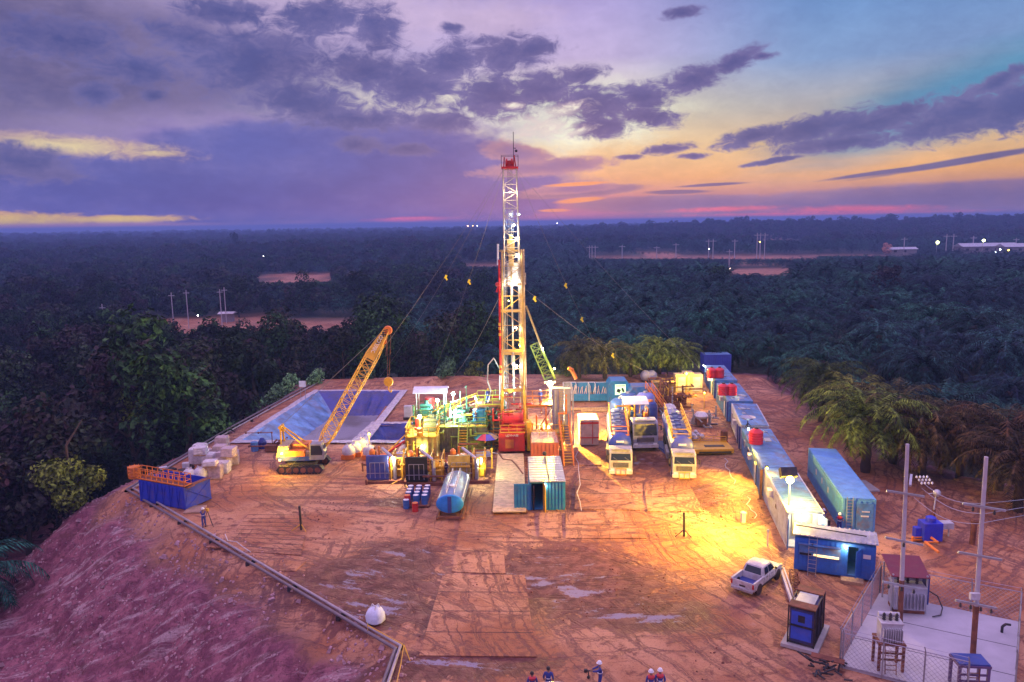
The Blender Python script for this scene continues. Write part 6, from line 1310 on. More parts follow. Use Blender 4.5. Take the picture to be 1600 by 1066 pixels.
# leaning lattice panels and planks
g = G(1240, 925); t = thing('scrap_pile', 'rusty lattice frames and pale planks leaning in a narrow pile behind the generator', 'frames', (19.75, 50.3, 0), rad(-14)); MB().lattice((0, -2.2, .4), (.1, 2.0, .4), .7, .5, .6, .5, 7, .05, .03).build('lattice', M_RUST, t); MB().box((-.6, 0, .25), (.16, 5.2, .3), rad(3)).box((-.42, 0, .5), (.1, 4.8, .12), rad(3)).build('plank', M_BAG, t); MB().lathe((.9, -1.9, 0), [(.3, 0), (.3, .9)], 10).build('drum', M_NAVY, t)
g = G(1312, 1062); t = thing('pipe_heap', 'heap of dark pipes and a rusty plate at the bottom edge by the fenced slab', 'scrap', (g.x-.3, g.y+.5, 0)); b = MB(); r = random.Random(12)
for i in range(26): a = Vector((r.uniform(-1.0, 1.0), r.uniform(-.9, .9), r.uniform(.1, .7))); b.tube(a, a+Vector((r.uniform(-.7, .7), r.uniform(-.6, .6), r.uniform(-.2, .3))), .06, 6)
b.build('scrap_metal', M_DARK, t)['kind'] = 'stuff'; MB().box((0, .5, .7), (1.8, .3, .08), -.5, .5).build('plate', M_RUST, t)
# ------------------------------------------------------------------ fenced slab with transformers
sl4 = q4((1312, 1040), (1378, 935), (1600, 978), (1720, 1120)); 
S0, S1 = G(1312, 1042), G(1374, 930); e1 = (S1-S0); S2 = G(1592, 975); e2 = S2-S1; S3 = S0+e2*1.05
t = thing('concrete_slab', 'pale concrete slab inside the wire fence at the lower right', 'slab', (0, 0, 0)); MB().add([Vector((v.x, v.y, z)) for z in (-.3, .16) for v in (S0, S3, S2, S1)], [(3, 2, 1, 0), (4, 5, 6, 7), (0, 1, 5, 4), (1, 2, 6, 5), (2, 3, 7, 6), (3, 0, 4, 7)]).build('slab', mat('slab_concrete', (.46, .46, .50), .75, var=.1, scale=.5, bump=.15), t)
j = MB(); 
for f in (.33, .66): j.tube(S0.lerp(S1, f)+Vector((0, 0, .16)), S3.lerp(S2, f)+Vector((0, 0, .16)), .02, 4)
j.build('joint', M_DARK, t)
M_WIRE = mat('fence_wire', (.34, .33, .40), .4, .6)
def fence(name, A, B, lb, h=2.1):
    t = thing(name, lb, 'fence', (A.x, A.y, 0)); d = B-A; n = round(d.length/2.4); 
    for i in range(n+1): p = d*(i/n); MB().tube((p.x, p.y, 0), (p.x, p.y, h+.1), .045, 6).tube((p.x, p.y, h+.1), (p.x-.15, p.y-.12, h+.45), .03, 5).build('post', M_GREY, t)
    w_ = MB(); L = d.length; u = d/L; s = .28; k = int((L+h)/s)
    for i in range(k):
        x0 = i*s; a0 = max(0, x0-L); a1 = min(h, x0); 
        p = u*(x0-a0)+Vector((0, 0, a0+.08)); q_ = u*(x0-a1)+Vector((0, 0, a1+.08)); w_.tube(p, q_, .009, 3, cap=False)
        p = u*(L-x0+a0)+Vector((0, 0, a0+.08)); q_ = u*(L-x0+a1)+Vector((0, 0, a1+.08)); w_.tube(p, q_, .009, 3, cap=False)
    w_.tube((0, 0, h+.08), d+Vector((0, 0, h+.08)), .03, 5).tube((0, 0, .1), d+Vector((0, 0, .1)), .02, 4); w_.tube(Vector((-.12, -.1, h+.4)), d+Vector((-.12, -.1, h+.4)), .015, 3); w_.build('mesh_panel', M_WIRE, t); return t
fence('wire_fence', S0, S1, 'wire fence along the left side of the concrete slab'); fence('wire_fence', S1, S2, 'wire fence behind the concrete slab'); fence('wire_fence', S0+Vector((.1, -.1, 0)), S0.lerp(S3, .75), 'wire fence in front of the concrete slab along the bottom edge'); fence('wire_fence', S2, S2.lerp(S3, .8), 'wire fence along the right side of the concrete slab')
def pole(px, py, topx, topy, arms, lb, r=.15):
    g = G(px, py); tp_ = AY(topx, topy, g.y); q_ = tp_-g; t = thing('power_pole', lb, 'pole', (g.x, g.y, 0)); MB().tube((0, 0, 0), q_, r, 10, r*.72).build('pole', mat('pole_concrete', (.50, .47, .50), .6, var=.1), t); MB().tube((0, 0, 0), q_*.26, r*1.06, 10).build('pole_foot', M_RUST, t)
    for (ax, ay, bx_, by_, ins) in arms:
        A = AY(ax, ay, g.y-.2)-g; B = AY(bx_, by_, g.y-.2)-g; ar = MB().box((A+B)/2, ((B-A).length, .12, .12), 0, 0, -math.atan2(B.z-A.z, B.x-A.x)).build('cross_arm', M_GALV, t); iz = MB()
        for i in range(ins):
            p = A.lerp(B, (i+.5)/ins)+Vector((0, 0, -.06)); iz.lathe(p-Vector((0, 0, .3)), [(.05, 0), (.09, .05), (.05, .1), (.09, .15), (.05, .2), (.03, .28)], 8)
        iz.build('insulator', M_DARK, ar)
    return t, g, q_
t1, g1, q1 = pole(1406, 978, 1418, 694, [(1385, 767, 1444, 776, 0), (1383, 840, 1442, 852, 1), (1379, 909, 1438, 921, 3)], 'taller concrete power pole with three cross arms, left of the two on the slab')
s = MB(); A = Vector((-.35, -.35, q1.z*.81)); 
s.box((0, -.1, q1.z*.81), (1.1, .14, .12), rad(60), 0, rad(-20)).build('cross_arm', M_GALV, t1); b = MB()
for i in range(3):
    for k in range(4): b.lathe((.5+k*.22, -.35+i*.3, q1.z*.80+.1*i), [(.05, 0), (.10, .05), (.05, .1)], 8, 'X')
b.build('insulator', M_HAT, t1)
t2, g2, q2 = pole(1520, 1025, 1541, 714, [(1504, 787, 1571, 798, 2), (1497, 863, 1565, 875, 0), (1493, 938, 1557, 951, 4)], 'concrete power pole at the right with three cross arms and a white box')
MB().box((-.35, -.25, q2.z*.32), (.55, .2, .4)).build('meter_box', M_OFFW, t2)
far_p = AY(1680, 820, 60); t = thing('power_line', 'electric wires from the left pole past the right pole and out of the picture', 'wires', (0, 0, 0)); b = MB()
for o_, z in ((0, .81), (.25, .76), (-.2, .71)):
    A = g1+q1*z+Vector((o_+.8, .1, 0)); B = g2+q2*(z-.04)+Vector((o_, .1, 0)); Cc = Vector((g2.x+22, g2.y+12, 7.5+o_))
    for u, v in ((A, B), (B, Cc)):
        P = [u.lerp(v, i/10)-Vector((0, 0, .5*math.sin(math.pi*i/10))) for i in range(11)]; b.path(P, .016, 3)
b.build('wire', M_GALV, t)
def ontbl(t, z, w_=1.3, d_=1.0, h=1.6, m=M_RUST):
    b = MB()
    for x in (-w_/2, w_/2):
        for y in (-d_/2, d_/2): b.box((x, y, h/2), (.14, .14, h))
    b.box((0, 0, h+.06), (w_+.2, d_+.2, .12)).box((0, -d_/2, h*.45), (w_, .08, .1)).box((0, -d_/2, h*.7), (w_, .08, .1)); b.build('steel_stand', m, t)
    MB().ladder((-.1, -d_/2-.35, 0), (-.1, -d_/2-.1, h), .6, 5, .03).build('ladder', M_RUST, t)
def trafo_body(t, z, w_, d_, h, m):
    b = MB().box((0, 0, z+h/2), (w_, d_, h)).box((0, 0, z+h+.04), (w_+.1, d_+.1, .08))
    for i in range(9): b.box((-w_/2+.08+i*w_/9, -d_/2-.12, z+h*.45), (.03, .24, h*.7)); b.box((-w_/2+.08+i*w_/9, d_/2+.12, z+h*.45), (.03, .24, h*.7))
    b.build('transformer_tank', m, t); c = MB()
    for i in range(3): c.lathe((-w_*.3+i*w_*.3, 0, z+h+.08), [(.06, 0), (.11, .06), (.06, .12), (.11, .2), (.06, .26), (.1, .33), (.04, .45)], 10)
    c.build('bushing', M_DARK, t); MB().tube((-w_/2, .3, z+h+.3), (w_/2, .3, z+h+.3), .14, 10).build('oil_conservator', m, t)
g = G(1390, 1050); t = thing('transformer', 'grey transformer on a tall rusty steel stand at the foot of the left pole', 'transformer', (g.x, g.y+.3, .16), rad(-8)); ontbl(t, 0); trafo_body(t, 1.7, 1.15, .7, 1.1, M_OFFW)
g = G(1420, 960); t = thing('transformer', 'big grey transformer under a dark red sloping shed roof behind the left pole', 'transformer', (g.x, g.y+.4, .16), rad(-10)); trafo_body(t, .25, 1.9, 1.3, 1.5, mat('trafo_grey', (.42, .43, .50), .5, dirt=.4)); MB().box((0, 0, .12), (1.9, 1.2, .22)).build('base', M_RUST, t)
b = MB()
for x in (-1.05, 1.05):
    for y in (-.4, 1.5): b.tube((x, y, 0), (x, y, 2.6), .06)
rf = b.build('shed_post', M_GALV, t); MB().box((0, .6, 2.75), (2.4, 2.3, .06), 0, rad(14)).build('shed_roof', mat('roof_maroon', (.20, .03, .05), .6, dirt=.3), rf); MB().box((1.25, .6, 1.5), (.08, 1.6, 2.0)).build('side_wall', M_NAVY, t); MB().path([(1.3, -1, .1), (1.9, -.7, .1), (2.2, -.1, .3), (2.0, .3, .9), (1.4, .2, 1.3)], .04).build('cable_loop', M_DARK, t)
g = G(1512, 1078); t = thing('steel_table', 'violet metal table stand at the bottom edge below the right pole', 'stand', (g.x, g.y, .16), rad(-6)); ontbl(t, 0, 1.5, 1.0, 1.5, mat('paint_violet_dark', (.13, .08, .20), .55, dirt=.4))
MB().box((0, 0, 1.65), (1.6, 1.1, .1)).build('table_top', M_NAVY, t)
g = G(1565, 992); t = thing('pipe_elbow', 'small dark pipe elbow sticking out of the slab at the right', 'pipe', (g.x, g.y, .16)); MB().path([(0, 0, -.1), (0, 0, .4), (.2, 0, .55), (.5, 0, .5)], .08).build('pipe', M_DARK, t)
# blue pump by the lamp post on the right
g = G(1452, 845); t = thing('well_pump', 'blue wellhead pump with a pale box, right of the light blue container', 'pump', (g.x, g.y, 0)); MB().box((0, 0, .9), (1.5, 1.1, 1.5)).lathe((0, 0, 1.6), [(.4, 0), (.4, .4), (.2, .5)], 12).box((-1.0, .1, .7), (.5, .5, .9)).build('pump_body', mat('pump_blue', (.03, .05, .60), .45, dirt=.3), t, bevel=.03); MB().box((1.4, .8, 1.0), (1.6, .7, .5)).tube((.9, .8, 0), (.9, .8, .8), .06).tube((2, .8, 0), (2, .8, .8), .06).build('water_trough', M_OFFW, t); pipes(71, 2, (-1.0, .1), (-.6, .0), (.4, 1.0), M_ORA)(t, 0)
g = G(1456, 828); zt = AY(1456, 770, g.y).z; t = thing('lamp_post', 'rusty lamp post with a pale round head beside the blue pump', 'lamp', (g.x, g.y, 0)); MB().tube((0, 0, 0), (.05, 0, zt*.55), .14, 8).build('post_foot', M_RUST, t); MB().tube((.05, 0, zt*.55), (.15, 0, zt), .06, 8).tube((.15, 0, zt), (-.5, 0, zt-.1), .03, 5).build('post', M_OFFW, t); MB().ball((.15, -.1, zt), .32, 10, 6).build('lamp_head', M_GALV, t, True)
g = G(1519, 850); t = thing('rusty_stub', 'orange rusty pipe stub right of the blue pump', 'pipe', (g.x, g.y, 0)); MB().tube((0, 0, 0), (.05, 0, 2.1), .22, 10).lathe((.05, 0, 1.9), [(.36, 0), (.36, .12)], 12).build('pipe', M_RUST, t)
for a, b, lb in (((1385, 768), (1446, 778), 'long pale pipe on the ground behind the left pole'), ((1290, 700), (1330, 770), 'pale plank on the ground beyond the light blue container')):
    A, B = G(*a), G(*b)
t = thing('bare_concrete', 'pale flat concrete patch beyond the light blue container', 'slab', (0, 0, 0)); P4 = q4((1322, 770), (1375, 768), (1352, 752), (1318, 752)); MB().add([Vector((v.x, v.y, z)) for z in (-.3, .12) for v in P4], [(3, 2, 1, 0), (4, 5, 6, 7), (0, 1, 5, 4), (1, 2, 6, 5), (2, 3, 7, 6), (3, 0, 4, 7)]).build('slab', M_CONC, t)
# ------------------------------------------------------------------ people
M_CVR = mat('coverall_navy', (.035, .05, .26), .75, var=.15); M_BOOT = mat('boot_brown', (.08, .03, .02), .7)
def skin_obj(name, verts, edges, radii, m, parent):
    me = bpy.data.meshes.new(name); me.from_pydata(verts, edges, []); me.materials.append(m); o = bpy.data.objects.new(name, me); COL.objects.link(o); o.parent = parent
    md = o.modifiers.new('skin', 'SKIN'); sv = me.skin_vertices[0] if me.skin_vertices else None
    if sv is None:
        bm = bmesh.new(); bm.from_mesh(me); bm.verts.layers.skin.verify(); bm.to_mesh(me); bm.free(); sv = me.skin_vertices[0]
    for i, r_ in enumerate(radii): sv.data[i].radius = (r_, r_); sv.data[i].use_root = (i == 0)
    sb_ = o.modifiers.new('subdiv', 'SUBSURF'); sb_.levels = 1; sb_.render_levels = 1; return o
def person(px, py, rz, lb, armL=(.25, -.1, .95), armR=(-.25, -.1, .95), hat=M_HAT, top=None, step=.12, lean=.03, z=0, group=None, crouch=0.0):
    g = G(px, py, z); t = thing('person', lb, 'person', (g.x, g.y, z), rz, group); c = crouch
    hip = .93-c*.4; sh = 1.42-c*.42; hd_ = 1.62-c*.42
    aL, aR = Vector(armL), Vector(armR); sL, sR = Vector((.19, -lean, sh-.03)), Vector((-.19, -lean, sh-.03))
    eL = (sL+aL)/2+Vector((.05, .07, -.02)); eR = (sR+aR)/2+Vector((-.05, .07, -.02))
    V_ = [(0, 0, hip), (0, -.01, hip+.22), (0, -lean, sh-.08), (0, -lean, sh+.06), tuple(sL), tuple(eL), tuple(eL.lerp(aL, .88)), tuple(sR), tuple(eR), tuple(eR.lerp(aR, .88)), (.10, 0, hip-.04), (.11, -.05-c*.3, .50), (.12, step, .12), (-.10, 0, hip-.04), (-.11, -.04-c*.3, .50), (-.12, -step, .12)]
    E_ = [(0, 1), (1, 2), (2, 3), (2, 4), (4, 5), (5, 6), (2, 7), (7, 8), (8, 9), (0, 10), (10, 11), (11, 12), (0, 13), (13, 14), (14, 15)]
    R_ = [.15, .13, .16, .065, .075, .058, .046, .075, .058, .046, .10, .078, .06, .10, .078, .06]
    # body: head, neck, hands and lower limbs as one skinned figure inside the clothes
    VB = [(0, 0, hip), (0, -lean, sh-.05), (0, -lean-.005, sh+.09), (0, -lean-.02, hd_-.02), (0, -lean-.02, hd_+.09), tuple(sL), tuple(eL), tuple(aL), tuple(sR), tuple(eR), tuple(aR), (.10, 0, hip-.05), (.11, -.05-c*.3, .50), (.12, step, .06), (-.10, 0, hip-.05), (-.11, -.04-c*.3, .50), (-.12, -step, .06)]
    EB = [(0, 1), (1, 2), (2, 3), (3, 4), (1, 5), (5, 6), (6, 7), (1, 8), (8, 9), (9, 10), (0, 11), (11, 12), (12, 13), (0, 14), (14, 15), (15, 16)]
    RB = [.11, .12, .055, .095, .075, .05, .04, .035, .05, .04, .035, .07, .055, .04, .07, .055, .04]
    bo = skin_obj('body', VB, EB, RB, M_SKIN, t)
    f = MB()
    for a, e, s in ((aL, eL, 1), (aR, eR, -1)):
        d = (a-e).normalized(); sd = Vector((1, 0, 0)); sd = (sd-d*sd.dot(d)).normalized()
        f.box(a+d*.04, (.08, .035, .09))
        for k in range(4):
            p = a+d*.07+sd*(-.033+k*.022); L = (.065, .078, .074, .058)[k]; m1 = p+d*L*.55; f.tube(p, m1, .009, 6, .008); f.tube(m1, m1+d*L*.45-sd.cross(d)*.02*s, .008, 6, .006)
        f.tube(a+d*.02+sd*s*-.04, a+d*.07+sd*s*-.075, .011, 6, .008)
    f.build('hand', M_SKIN, bo)
    fy = -lean-.115; hz_ = hd_+.02
    MB().ball((-.035, fy+.012, hz_), .012, 6, 4).ball((.035, fy+.012, hz_), .012, 6, 4).box((0, fy+.015, hz_-.055), (.05, .012, .012)).build('eyes_and_mouth', M_DARK, bo); MB().box((0, fy, hz_-.022), (.025, .03, .04)).box((-.098, -lean-.02, hz_-.01), (.02, .035, .06)).box((.098, -lean-.02, hz_-.01), (.02, .035, .06)).build('nose_and_ears', M_SKIN, bo)
    skin_obj('coverall', V_, E_, R_, M_CVR, t)
    if top: MB().lathe((0, -lean, sh-.16), [(.14, 0), (.185, .08), (.2, .15), (.12, .22)], 12, 'Z', 1.15, .85).build('shoulder_panel', top, t)
    MB().lathe((0, -lean, hip+.16), [(.158, 0), (.16, .04)], 12).build('reflective_band', M_HAT, t)
    MB().box((.12, step-.05, .05), (.11, .28, .1)).box((-.12, -step-.05, .05), (.11, .28, .1)).build('boot', M_BOOT, t, bevel=.02)
    if hat is not None: MB().lathe((0, -lean-.02, hd_+.05), [(.155, 0), (.13, .015), (.125, .07), (.09, .12), (.03, .145)], 14).box((0, -lean-.15, hd_+.055), (.14, .08, .015)).build('hard_hat', hat, t, True)
    else: MB().ball((0, -lean, hd_+.05), .115, 10, 6).build('hair', M_DARK, t, True)
    return t
M_REDC = mat('cloth_bright_red', (.60, .05, .06), .7)
s = person(319, 824, rad(200), 'surveyor in navy coverall and white helmet standing behind a tripod at the left pad edge', (.15, -.45, 1.35), (-.1, -.45, 1.3))
g = G(326, 822); t = thing('survey_tripod', 'dark survey tripod in front of the surveyor at the left pad edge', 'tripod', (g.x, g.y, 0)); MB().tube((-.5, 0, 0), (0, 0, 1.4), .025).tube((.5, -.2, 0), (0, 0, 1.4), .025).tube((.1, .5, 0), (0, 0, 1.4), .025).build('legs', M_DARK, t); MB().box((0, 0, 1.5), (.2, .2, .25)).tube((0, -.05, 1.5), (.15, -.22, 1.52), .05, 8).build('instrument', M_YEL, t)
# drone crew at the bottom edge
person(832, 1096, rad(190), 'worker with dark hair and red shoulders at the bottom edge, leftmost of the five', top=M_REDC, hat=None)
person(857, 1088, rad(170), 'worker in bright blue jacket with dark hair at the bottom edge, second from left', hat=None)
person(938, 1079, rad(-90), 'worker in white helmet holding out a camera rig at the bottom edge', (.15, -.5, 1.25), (-.12, -.5, 1.2))
person(1017, 1094, rad(185), 'shorter of the two helmeted workers side by side at the bottom edge', top=M_REDC)
person(1031, 1092, rad(175), 'taller of the two helmeted workers side by side at the bottom edge', top=M_REDC)
p = G(938, 1079); t = thing('camera_rig', 'dark handheld camera gimbal held out by the helmeted worker at the bottom edge', 'camera', (p.x-.62, p.y-.05, 0)); MB().tube((.2, 0, 1.22), (-.15, 0, 1.25), .035).box((-.2, 0, 1.25), (.2, .14, .16)).tube((-.05, 0, 1.22), (-.05, 0, .9), .03).ball((-.05, 0, .85), .1).build('gimbal', M_DARK, t)
g = G(862, 1098); t = thing('white_car', 'rounded white car roof just showing at the bottom edge beside two workers', 'car', (g.x, g.y-.6, 0)); hh = AY(862, 1058, g.y).z
MB().rings([[Vector((1.9*k*math.cos(a*.3927), .8*k*math.sin(a*.3927)*(1 if k > .6 else .9), z)) for a in range(16)] for k, z in ((.96, .4), (1.0, .8), (.9, 1.0), (.66, 1.3), (.5, 1.42), (.2, 1.45))]).build('body', M_PU, t, True); MB().rings([[Vector((1.9*k*math.cos(a*.3927), .82*k*math.sin(a*.3927), z)) for a in range(16)] for k, z in ((.91, 1.0), (.70, 1.26))]).build('window', M_GLASS, t)
for x in (-1.2, 1.2):
    o_ = MB().lathe((x, -.8, .32), [(.3, 0), (.32, .05), (.32, .18), (.3, .22)], 16, 'Y').lathe((x, .6, .32), [(.3, 0), (.32, .05), (.32, .18), (.3, .22)], 16, 'Y').build('wheel', M_BLACK, t)
# by the containers, on the rig and around
person(1285, 826, rad(20), 'worker in violet coverall with raised hand between the two containers, left one', (.3, -.2, 1.5), (-.3, -.15, 1.3)); person(1311, 833, rad(-30), 'worker in red vest beside the ladder of the light blue container', (.3, -.2, 1.25), (-.25, -.2, 1.3), top=M_REDC)
g = G(1294, 834); t = thing('stool', 'small dark stool on the orange ground between the two containers', 'stool', (g.x, g.y, 0)); MB().box((0, 0, .55), (.5, .5, .06)).box((0, .25, .8), (.5, .05, .5)).build('seat', M_DARK, t); b = MB()
for x in (-.2, .2):
    for y in (-.2, .2): b.tube((x, y, 0), (x, y, .55), .025)
b.build('leg', M_DARK, t)
def at_rig(x, y, z, rz, lb, **k):
    t = person(800, 700, rz, lb, **k); t.location = (wx+x, WY+y, z); return t
at_rig(3.2, -.4, zfl+.4, rad(200), 'worker with white helmet on the right orange railed rig floor'); at_rig(-3.0, -.3, zfl+.6, rad(160), 'worker with yellow helmet on the left lime railed rig floor', hat=M_YEL); at_rig(3.4, -6.5, 0, rad(10), 'worker on the ground beside the orange red tank, right of the rig foot', hat=M_RED)
for px, py, lb, h_ in ((747, 692, 'worker in teal light beside the wide olive mud tank', M_HAT), (638, 742, 'worker with red helmet between the left and middle pump units', M_RED), (697, 745, 'worker with orange helmet between the middle and right pump units', M_ORA)):
    person(px, py, rad(px), lb, hat=h_)
for px, py, lb in ((744, 664, 'worker climbing in bright white light on the wide mud tank'),): person(px, py+36, 0, lb, armL=(.2, -.3, 1.5)).location.z = 2.8
# ------------------------------------------------------------------ shrubs and single trees by the yard
def shrub(px, by_, s, lb, m=0, kind='shrub'):
    g = G(px, by_); z = hz(g.x, g.y); t = thing(kind, lb, 'shrub' if kind == 'shrub' else 'tree', (g.x, g.y, z-.3)); me = shrubs[m]; c = bpy.data.objects.new('crown', me); COL.objects.link(c); c.parent = t; k = bpy.data.objects.new('trunk', trunks[0]); COL.objects.link(k); k.parent = t; k.scale = (.4, .4, .35); t.scale = (s,)*3; return t
GRN = leafmat('leaf_fresh', (.05, .12, .06), (.10, .19, .09))
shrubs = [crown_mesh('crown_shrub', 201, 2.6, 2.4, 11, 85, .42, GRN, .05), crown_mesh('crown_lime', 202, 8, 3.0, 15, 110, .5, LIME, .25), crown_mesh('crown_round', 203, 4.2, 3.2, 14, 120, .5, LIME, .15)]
def lowtree(px, top_py, Yd, s, lb, m):
    p = AY(px, top_py, Yd); me = shrubs[m]; hh = {0: 3.2, 1: 9.6, 2: 5.4}[m]*s; zb = p.z-hh; g_ = hz(p.x, Yd)
    t = thing('broadleaf_tree', lb, 'tree', (p.x, Yd, zb)); c = bpy.data.objects.new('crown', me); COL.objects.link(c); c.parent = t; k = bpy.data.objects.new('trunk', trunks[1]); COL.objects.link(k); k.parent = t; t.scale = (s,)*3; k.location.z = min(0, (g_-zb)/s); k.scale = (1, 1, max(1, (zb-g_)/s/5+1)); return t
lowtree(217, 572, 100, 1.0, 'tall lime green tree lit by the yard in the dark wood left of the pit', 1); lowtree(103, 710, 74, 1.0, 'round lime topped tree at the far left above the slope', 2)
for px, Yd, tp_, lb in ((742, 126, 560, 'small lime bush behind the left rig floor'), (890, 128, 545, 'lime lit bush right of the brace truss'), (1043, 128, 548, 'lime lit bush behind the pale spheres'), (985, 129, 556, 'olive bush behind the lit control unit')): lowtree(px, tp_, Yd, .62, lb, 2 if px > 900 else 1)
for px, py, s, lb in ((335, 655, 1.1, 'large dark green bush at the pad edge left of the pipes'), (360, 640, .9, 'green bush next to the large one at the pad edge'), (432, 618, .9, 'green bush beneath the small sign'), (452, 606, 1.0, 'green bush between the two signs'), (400, 628, .8, 'leafy bush on the bank below the small sign'), (700, 600, .9, 'teal green bush at the back edge behind the white canopy'), (575, 596, .8, 'dark bush at the back edge behind the hook'), (495, 600, .8, 'bush at the upper corner of the pad')): shrub(px, py, s, lb)
PLIT = [palm_mesh('crown_palm_lit', 85, H=4.0, L=5.2, fronds=44, nl=4, m=leafmat('palm_painted_lit', (.035, .06, .012), (.10, .14, .025), (.09, .07, .02))), palm_mesh('crown_palm_brown', 86, H=4.0, L=5.2, fronds=44, nl=4, m=leafmat('palm_brown', (.030, .022, .012), (.075, .035, .016), (.03, .045, .015)))]  # first palm has the lamp light put into its leaf colour
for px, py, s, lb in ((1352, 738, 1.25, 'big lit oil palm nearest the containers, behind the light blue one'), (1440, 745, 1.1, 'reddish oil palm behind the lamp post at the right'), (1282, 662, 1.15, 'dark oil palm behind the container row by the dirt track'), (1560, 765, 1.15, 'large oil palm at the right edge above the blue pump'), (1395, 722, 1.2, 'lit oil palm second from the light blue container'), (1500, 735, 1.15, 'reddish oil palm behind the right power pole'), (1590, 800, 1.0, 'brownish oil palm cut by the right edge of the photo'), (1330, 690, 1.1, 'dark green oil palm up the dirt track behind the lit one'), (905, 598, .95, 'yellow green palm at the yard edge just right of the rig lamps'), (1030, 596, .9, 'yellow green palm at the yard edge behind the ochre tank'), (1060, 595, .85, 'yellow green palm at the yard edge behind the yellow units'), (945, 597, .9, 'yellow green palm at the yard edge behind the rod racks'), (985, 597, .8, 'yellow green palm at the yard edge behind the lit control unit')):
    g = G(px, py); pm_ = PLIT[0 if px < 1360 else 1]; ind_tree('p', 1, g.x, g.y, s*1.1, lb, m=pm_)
# ------------------------------------------------------------------ far things
def far_pole(px, by_, tpy, Yd, lb, grp, two=False):
    b_ = AY(px, by_, Yd); tp_ = AY(px, tpy, Yd); z0 = hz(b_.x, Yd); t = thing('power_pole', lb, 'pole', (b_.x, Yd, z0), 0, grp); h = tp_.z-z0; r_ = Yd*.00055
    MB().tube((0, 0, 0), (0, 0, h), r_, 6).build('pole', MATS['pole_concrete'], t); MB().box((0, 0, h*.92), (Yd*.008, r_*1.6, r_*1.6)).build('cross_arm', M_GALV, t); return t
for i, (px, by_, ty_, Yd) in enumerate([(271, 503, 457, 258), (294, 498, 453, 268), (346, 494, 452, 275), (353, 492, 449, 280), (163, 515, 475, 215)]): far_pole(px, by_, ty_, Yd, 'pale power pole beside the left dirt clearing beyond the wood, '+['first', 'second', 'third', 'fourth', 'lone one farther left'][i], 'far poles at the left clearing')
for i, (px, by_, ty_) in enumerate([(921, 404, 384), (925, 404, 384), (930, 404, 384), (972, 402, 383), (1026, 398, 385), (1056, 399, 380), (1107, 394, 374), (1114, 394, 374), (1148, 386, 374), (1183, 381, 364), (1188, 381, 364), (1195, 381, 364), (1412, 396, 371), (1478, 390, 366), (1489, 388, 366), (1520, 388, 369), (1587, 388, 372)]): far_pole(px, by_, ty_, 600+3*i, 'thin pale power pole on the far dirt road beyond the palms', 'far poles on the distant road')
far_pole(1139, 420, 390, 470, 'taller pale pole by the small clearing right of the mast', None)
def far_shed(px, py, Yd, L, H_, D_, lb, m, win=True):
    p = AY(px, py, Yd); z0 = min(p.z, hz(p.x, Yd)+.0); t = thing('far_building', lb, 'building', (p.x, Yd, z0)); hh = p.z-z0+H_; MB().box((0, 0, hh/2), (L, D_, hh)).build('wall', m, t); MB().prism([(-D_/2-1, hh), (D_/2+1, hh), (0, hh+D_*.22)], -L/2-1, L/2+1, 'X').build('roof', M_GALV, t)
    for i in range(int(L/8)): MB().box((-L/2+4+i*8, -D_/2-.1, hh-H_*.45), (2.4, .3, 1.8)).build('window', M_DARK, t)
far_shed(1540, 395, 640, 46, 5.5, 12, 'long pale building with small windows among lights at the far right', mat('far_wall', (.30, .27, .29), .7)); far_shed(1588, 395, 620, 26, 5, 12, 'low pale building right of the long one, touching the picture edge', MATS['far_wall']); far_shed(356, 497, 285, 4, 1.8, 3, 'small pale shed beside the poles at the left clearing', MATS['far_wall'])
far_shed(1408, 396, 640, 22, 3.5, 8, 'low pale shed left of the bright far lamps', MATS['far_wall']); 
for i, (px, py, Yd, r_, col, lb) in enumerate([(1465, 379, 600, 1.7, LIMEL, 'bright far lamp left of the long building'), (1537, 376, 600, 1.7, LIMEL, 'bright far lamp above the long building'), (1563, 390, 600, .7, COOL, 'small cool lamp on the long building wall'), (1576, 391, 600, .7, SOD, 'small amber lamp near the right edge'), (1556, 394, 600, .6, COOL, 'small white lamp low on the long building'), (1324, 347, 2300, 2.2, COOL, 'tiny white light on the horizon right of centre'), (1436, 345, 2300, 2.4, SOD, 'tiny amber light on the horizon at the right'), (731, 353, 2600, 2.6, (1, .4, .2), 'tiny reddish light on the horizon left of the mast'), (739, 353, 2600, 1.8, SOD, 'tiny light in the middle of three left of the mast'), (746, 353, 2600, 2.0, WHT, 'tiny white light on the horizon nearest the mast'), (412, 400, 700, .8, WHT, 'small white light on a roof in the left wood'), (1141, 420, 470, .6, WARM, 'small warm light at the foot of the taller pole'), (309, 493, 275, .3, WHT, 'small white light by the left clearing'), (871, 349, 2600, 2, WHT, 'tiny white light on the horizon right of the mast'), (1108, 389, 620, .5, WHT, 'tiny white light between the far poles'), (1187, 378, 610, .6, SOD, 'tiny orange light below the triple far poles')]):
    p = AY(px, py, Yd); t = thing('far_lamp', lb, 'lamp', (p.x, Yd, p.z)); r_ *= .55; MB().ball((0, 0, 0), r_, 10, 6).build('lens', emis('far_%d' % (i), col, 40), t, True); MB().tube((0, r_, 0), (0, r_, hz(p.x, Yd)-p.z), r_*.15, 5).build('post', M_GALV, t)
p = AY(365, 372, 900); z0 = hz(p.x, 900); t = thing('broadleaf_tree', 'lone tall tree standing above the wood against the horizon at the left', 'tree', (p.x, 900, z0)); c = bpy.data.objects.new('crown', crowns[1]); COL.objects.link(c); c.parent = t; k = bpy.data.objects.new('trunk', trunks[1]); COL.objects.link(k); k.parent = t; sc_ = (p.z+4-z0)/10.5; t.scale = (sc_*.55, sc_*.55, sc_)
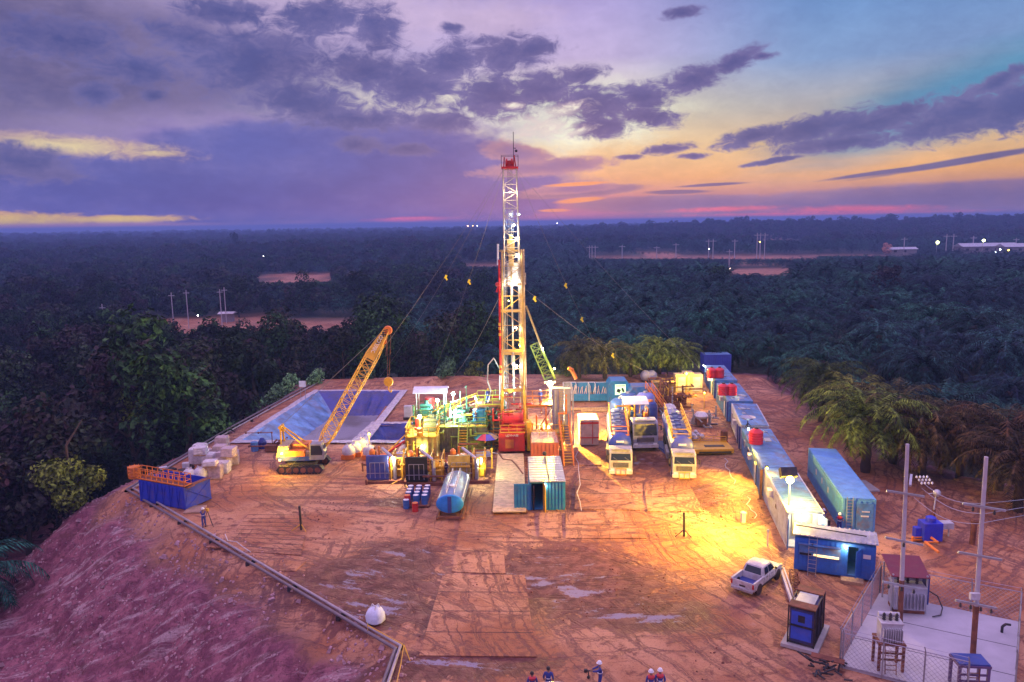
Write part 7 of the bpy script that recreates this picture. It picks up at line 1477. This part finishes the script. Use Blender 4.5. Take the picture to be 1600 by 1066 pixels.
p = AY(1389, 383, 640); z0 = hz(p.x, 640); t = thing('broadleaf_tree', 'pinkish bare tree beside the far low shed at the right', 'tree', (p.x, 640, p.z-10)); c = bpy.data.objects.new('crown', crown_mesh('crown_pink', 301, 10, 5, 12, 60, 1.0, leafmat('leaf_pink', (.25, .13, .13), (.32, .2, .18)))); COL.objects.link(c); c.parent = t; k = bpy.data.objects.new('trunk', trunks[1]); COL.objects.link(k); k.parent = t
p = G(401, 402); 
# clods and stones along the slope and the pad edges
def insel(x, y): return float(sd_pad(np.array([x]), np.array([y]))[0])
def vn1(x, y, s, k): return float(vn(np.array([x]), np.array([y]), s, k)[0])
def strew(n, x0, x1, y0, y1, test, q0, q1, seed, name, m, lb, cat):
    q_ = np.random.RandomState(seed); X_ = q_.uniform(x0, x1, n*14); Y_ = q_.uniform(y0, y1, n*14); d = sd_pad(X_, Y_); ok = test(X_, Y_, d, q_); X_, Y_ = X_[ok][:n], Y_[ok][:n]; Z_ = height(X_, Y_); r = random.Random(seed); b = MB()
    for x, y, z in zip(X_, Y_, Z_):
        q = r.uniform(q0, q1)*(2 if r.random() < .05 else 1); b.box((x, y, z+q*.2), (q*r.uniform(1, 2), q*r.uniform(.8, 1.4), q), r.random()*3, r.uniform(-.4, .4), r.uniform(-.4, .4), .6)
    tag(b.build(name, m), lb, cat, kind='stuff')
strew(2600, -52, 10, 38, 122, lambda x, y, d, q: (((d > .3) & (d < 16)) | ((d > -1.5) & (d < .3) & (q.rand(len(d)) < .3))) & ~((y > 85) & (d > 6)) & ((vn(x, y, 3.2, 71) > .02) | (q.rand(len(d)) < .2)), .05, .17, 99, 'stones', mat('clod', (.42, .25, .26), .95, var=.4), 'loose clods and stones scattered over the raw earth bank', 'stones')
strew(1800, -20, 42, 38, 118, lambda x, y, d, q: (d < -.5) & (vn(x, y, 5, 72) > .08), .03, .10, 98, 'mud_clods', mat('mud_clod', (.22, .085, .055), .95, var=.4), 'small dark mud clods strewn over the yard', 'clods')
HAZE = .00036
# ------------------------------------------------------------------ haze over the whole scene
hb = MB().box((0, 5500, 12.5), (18400, 13600, 55)).build('haze', None or bpy.data.materials.new('haze_air'))
tag(hb, kind='stuff'); hm = hb.data.materials[0]; hm.use_nodes = True; hn = hm.node_tree; hn.nodes.clear()
pv = hn.nodes.new('ShaderNodeVolumePrincipled'); pv.inputs['Color'].default_value = (.32, .50, .96, 1)
pv.inputs['Density'].default_value = HAZE; pv.inputs['Anisotropy'].default_value = 0.0
ho = hn.nodes.new('ShaderNodeOutputMaterial'); hn.links.new(pv.outputs[0], ho.inputs['Volume'])
hb['label'] = 'blue evening haze over the plantation'
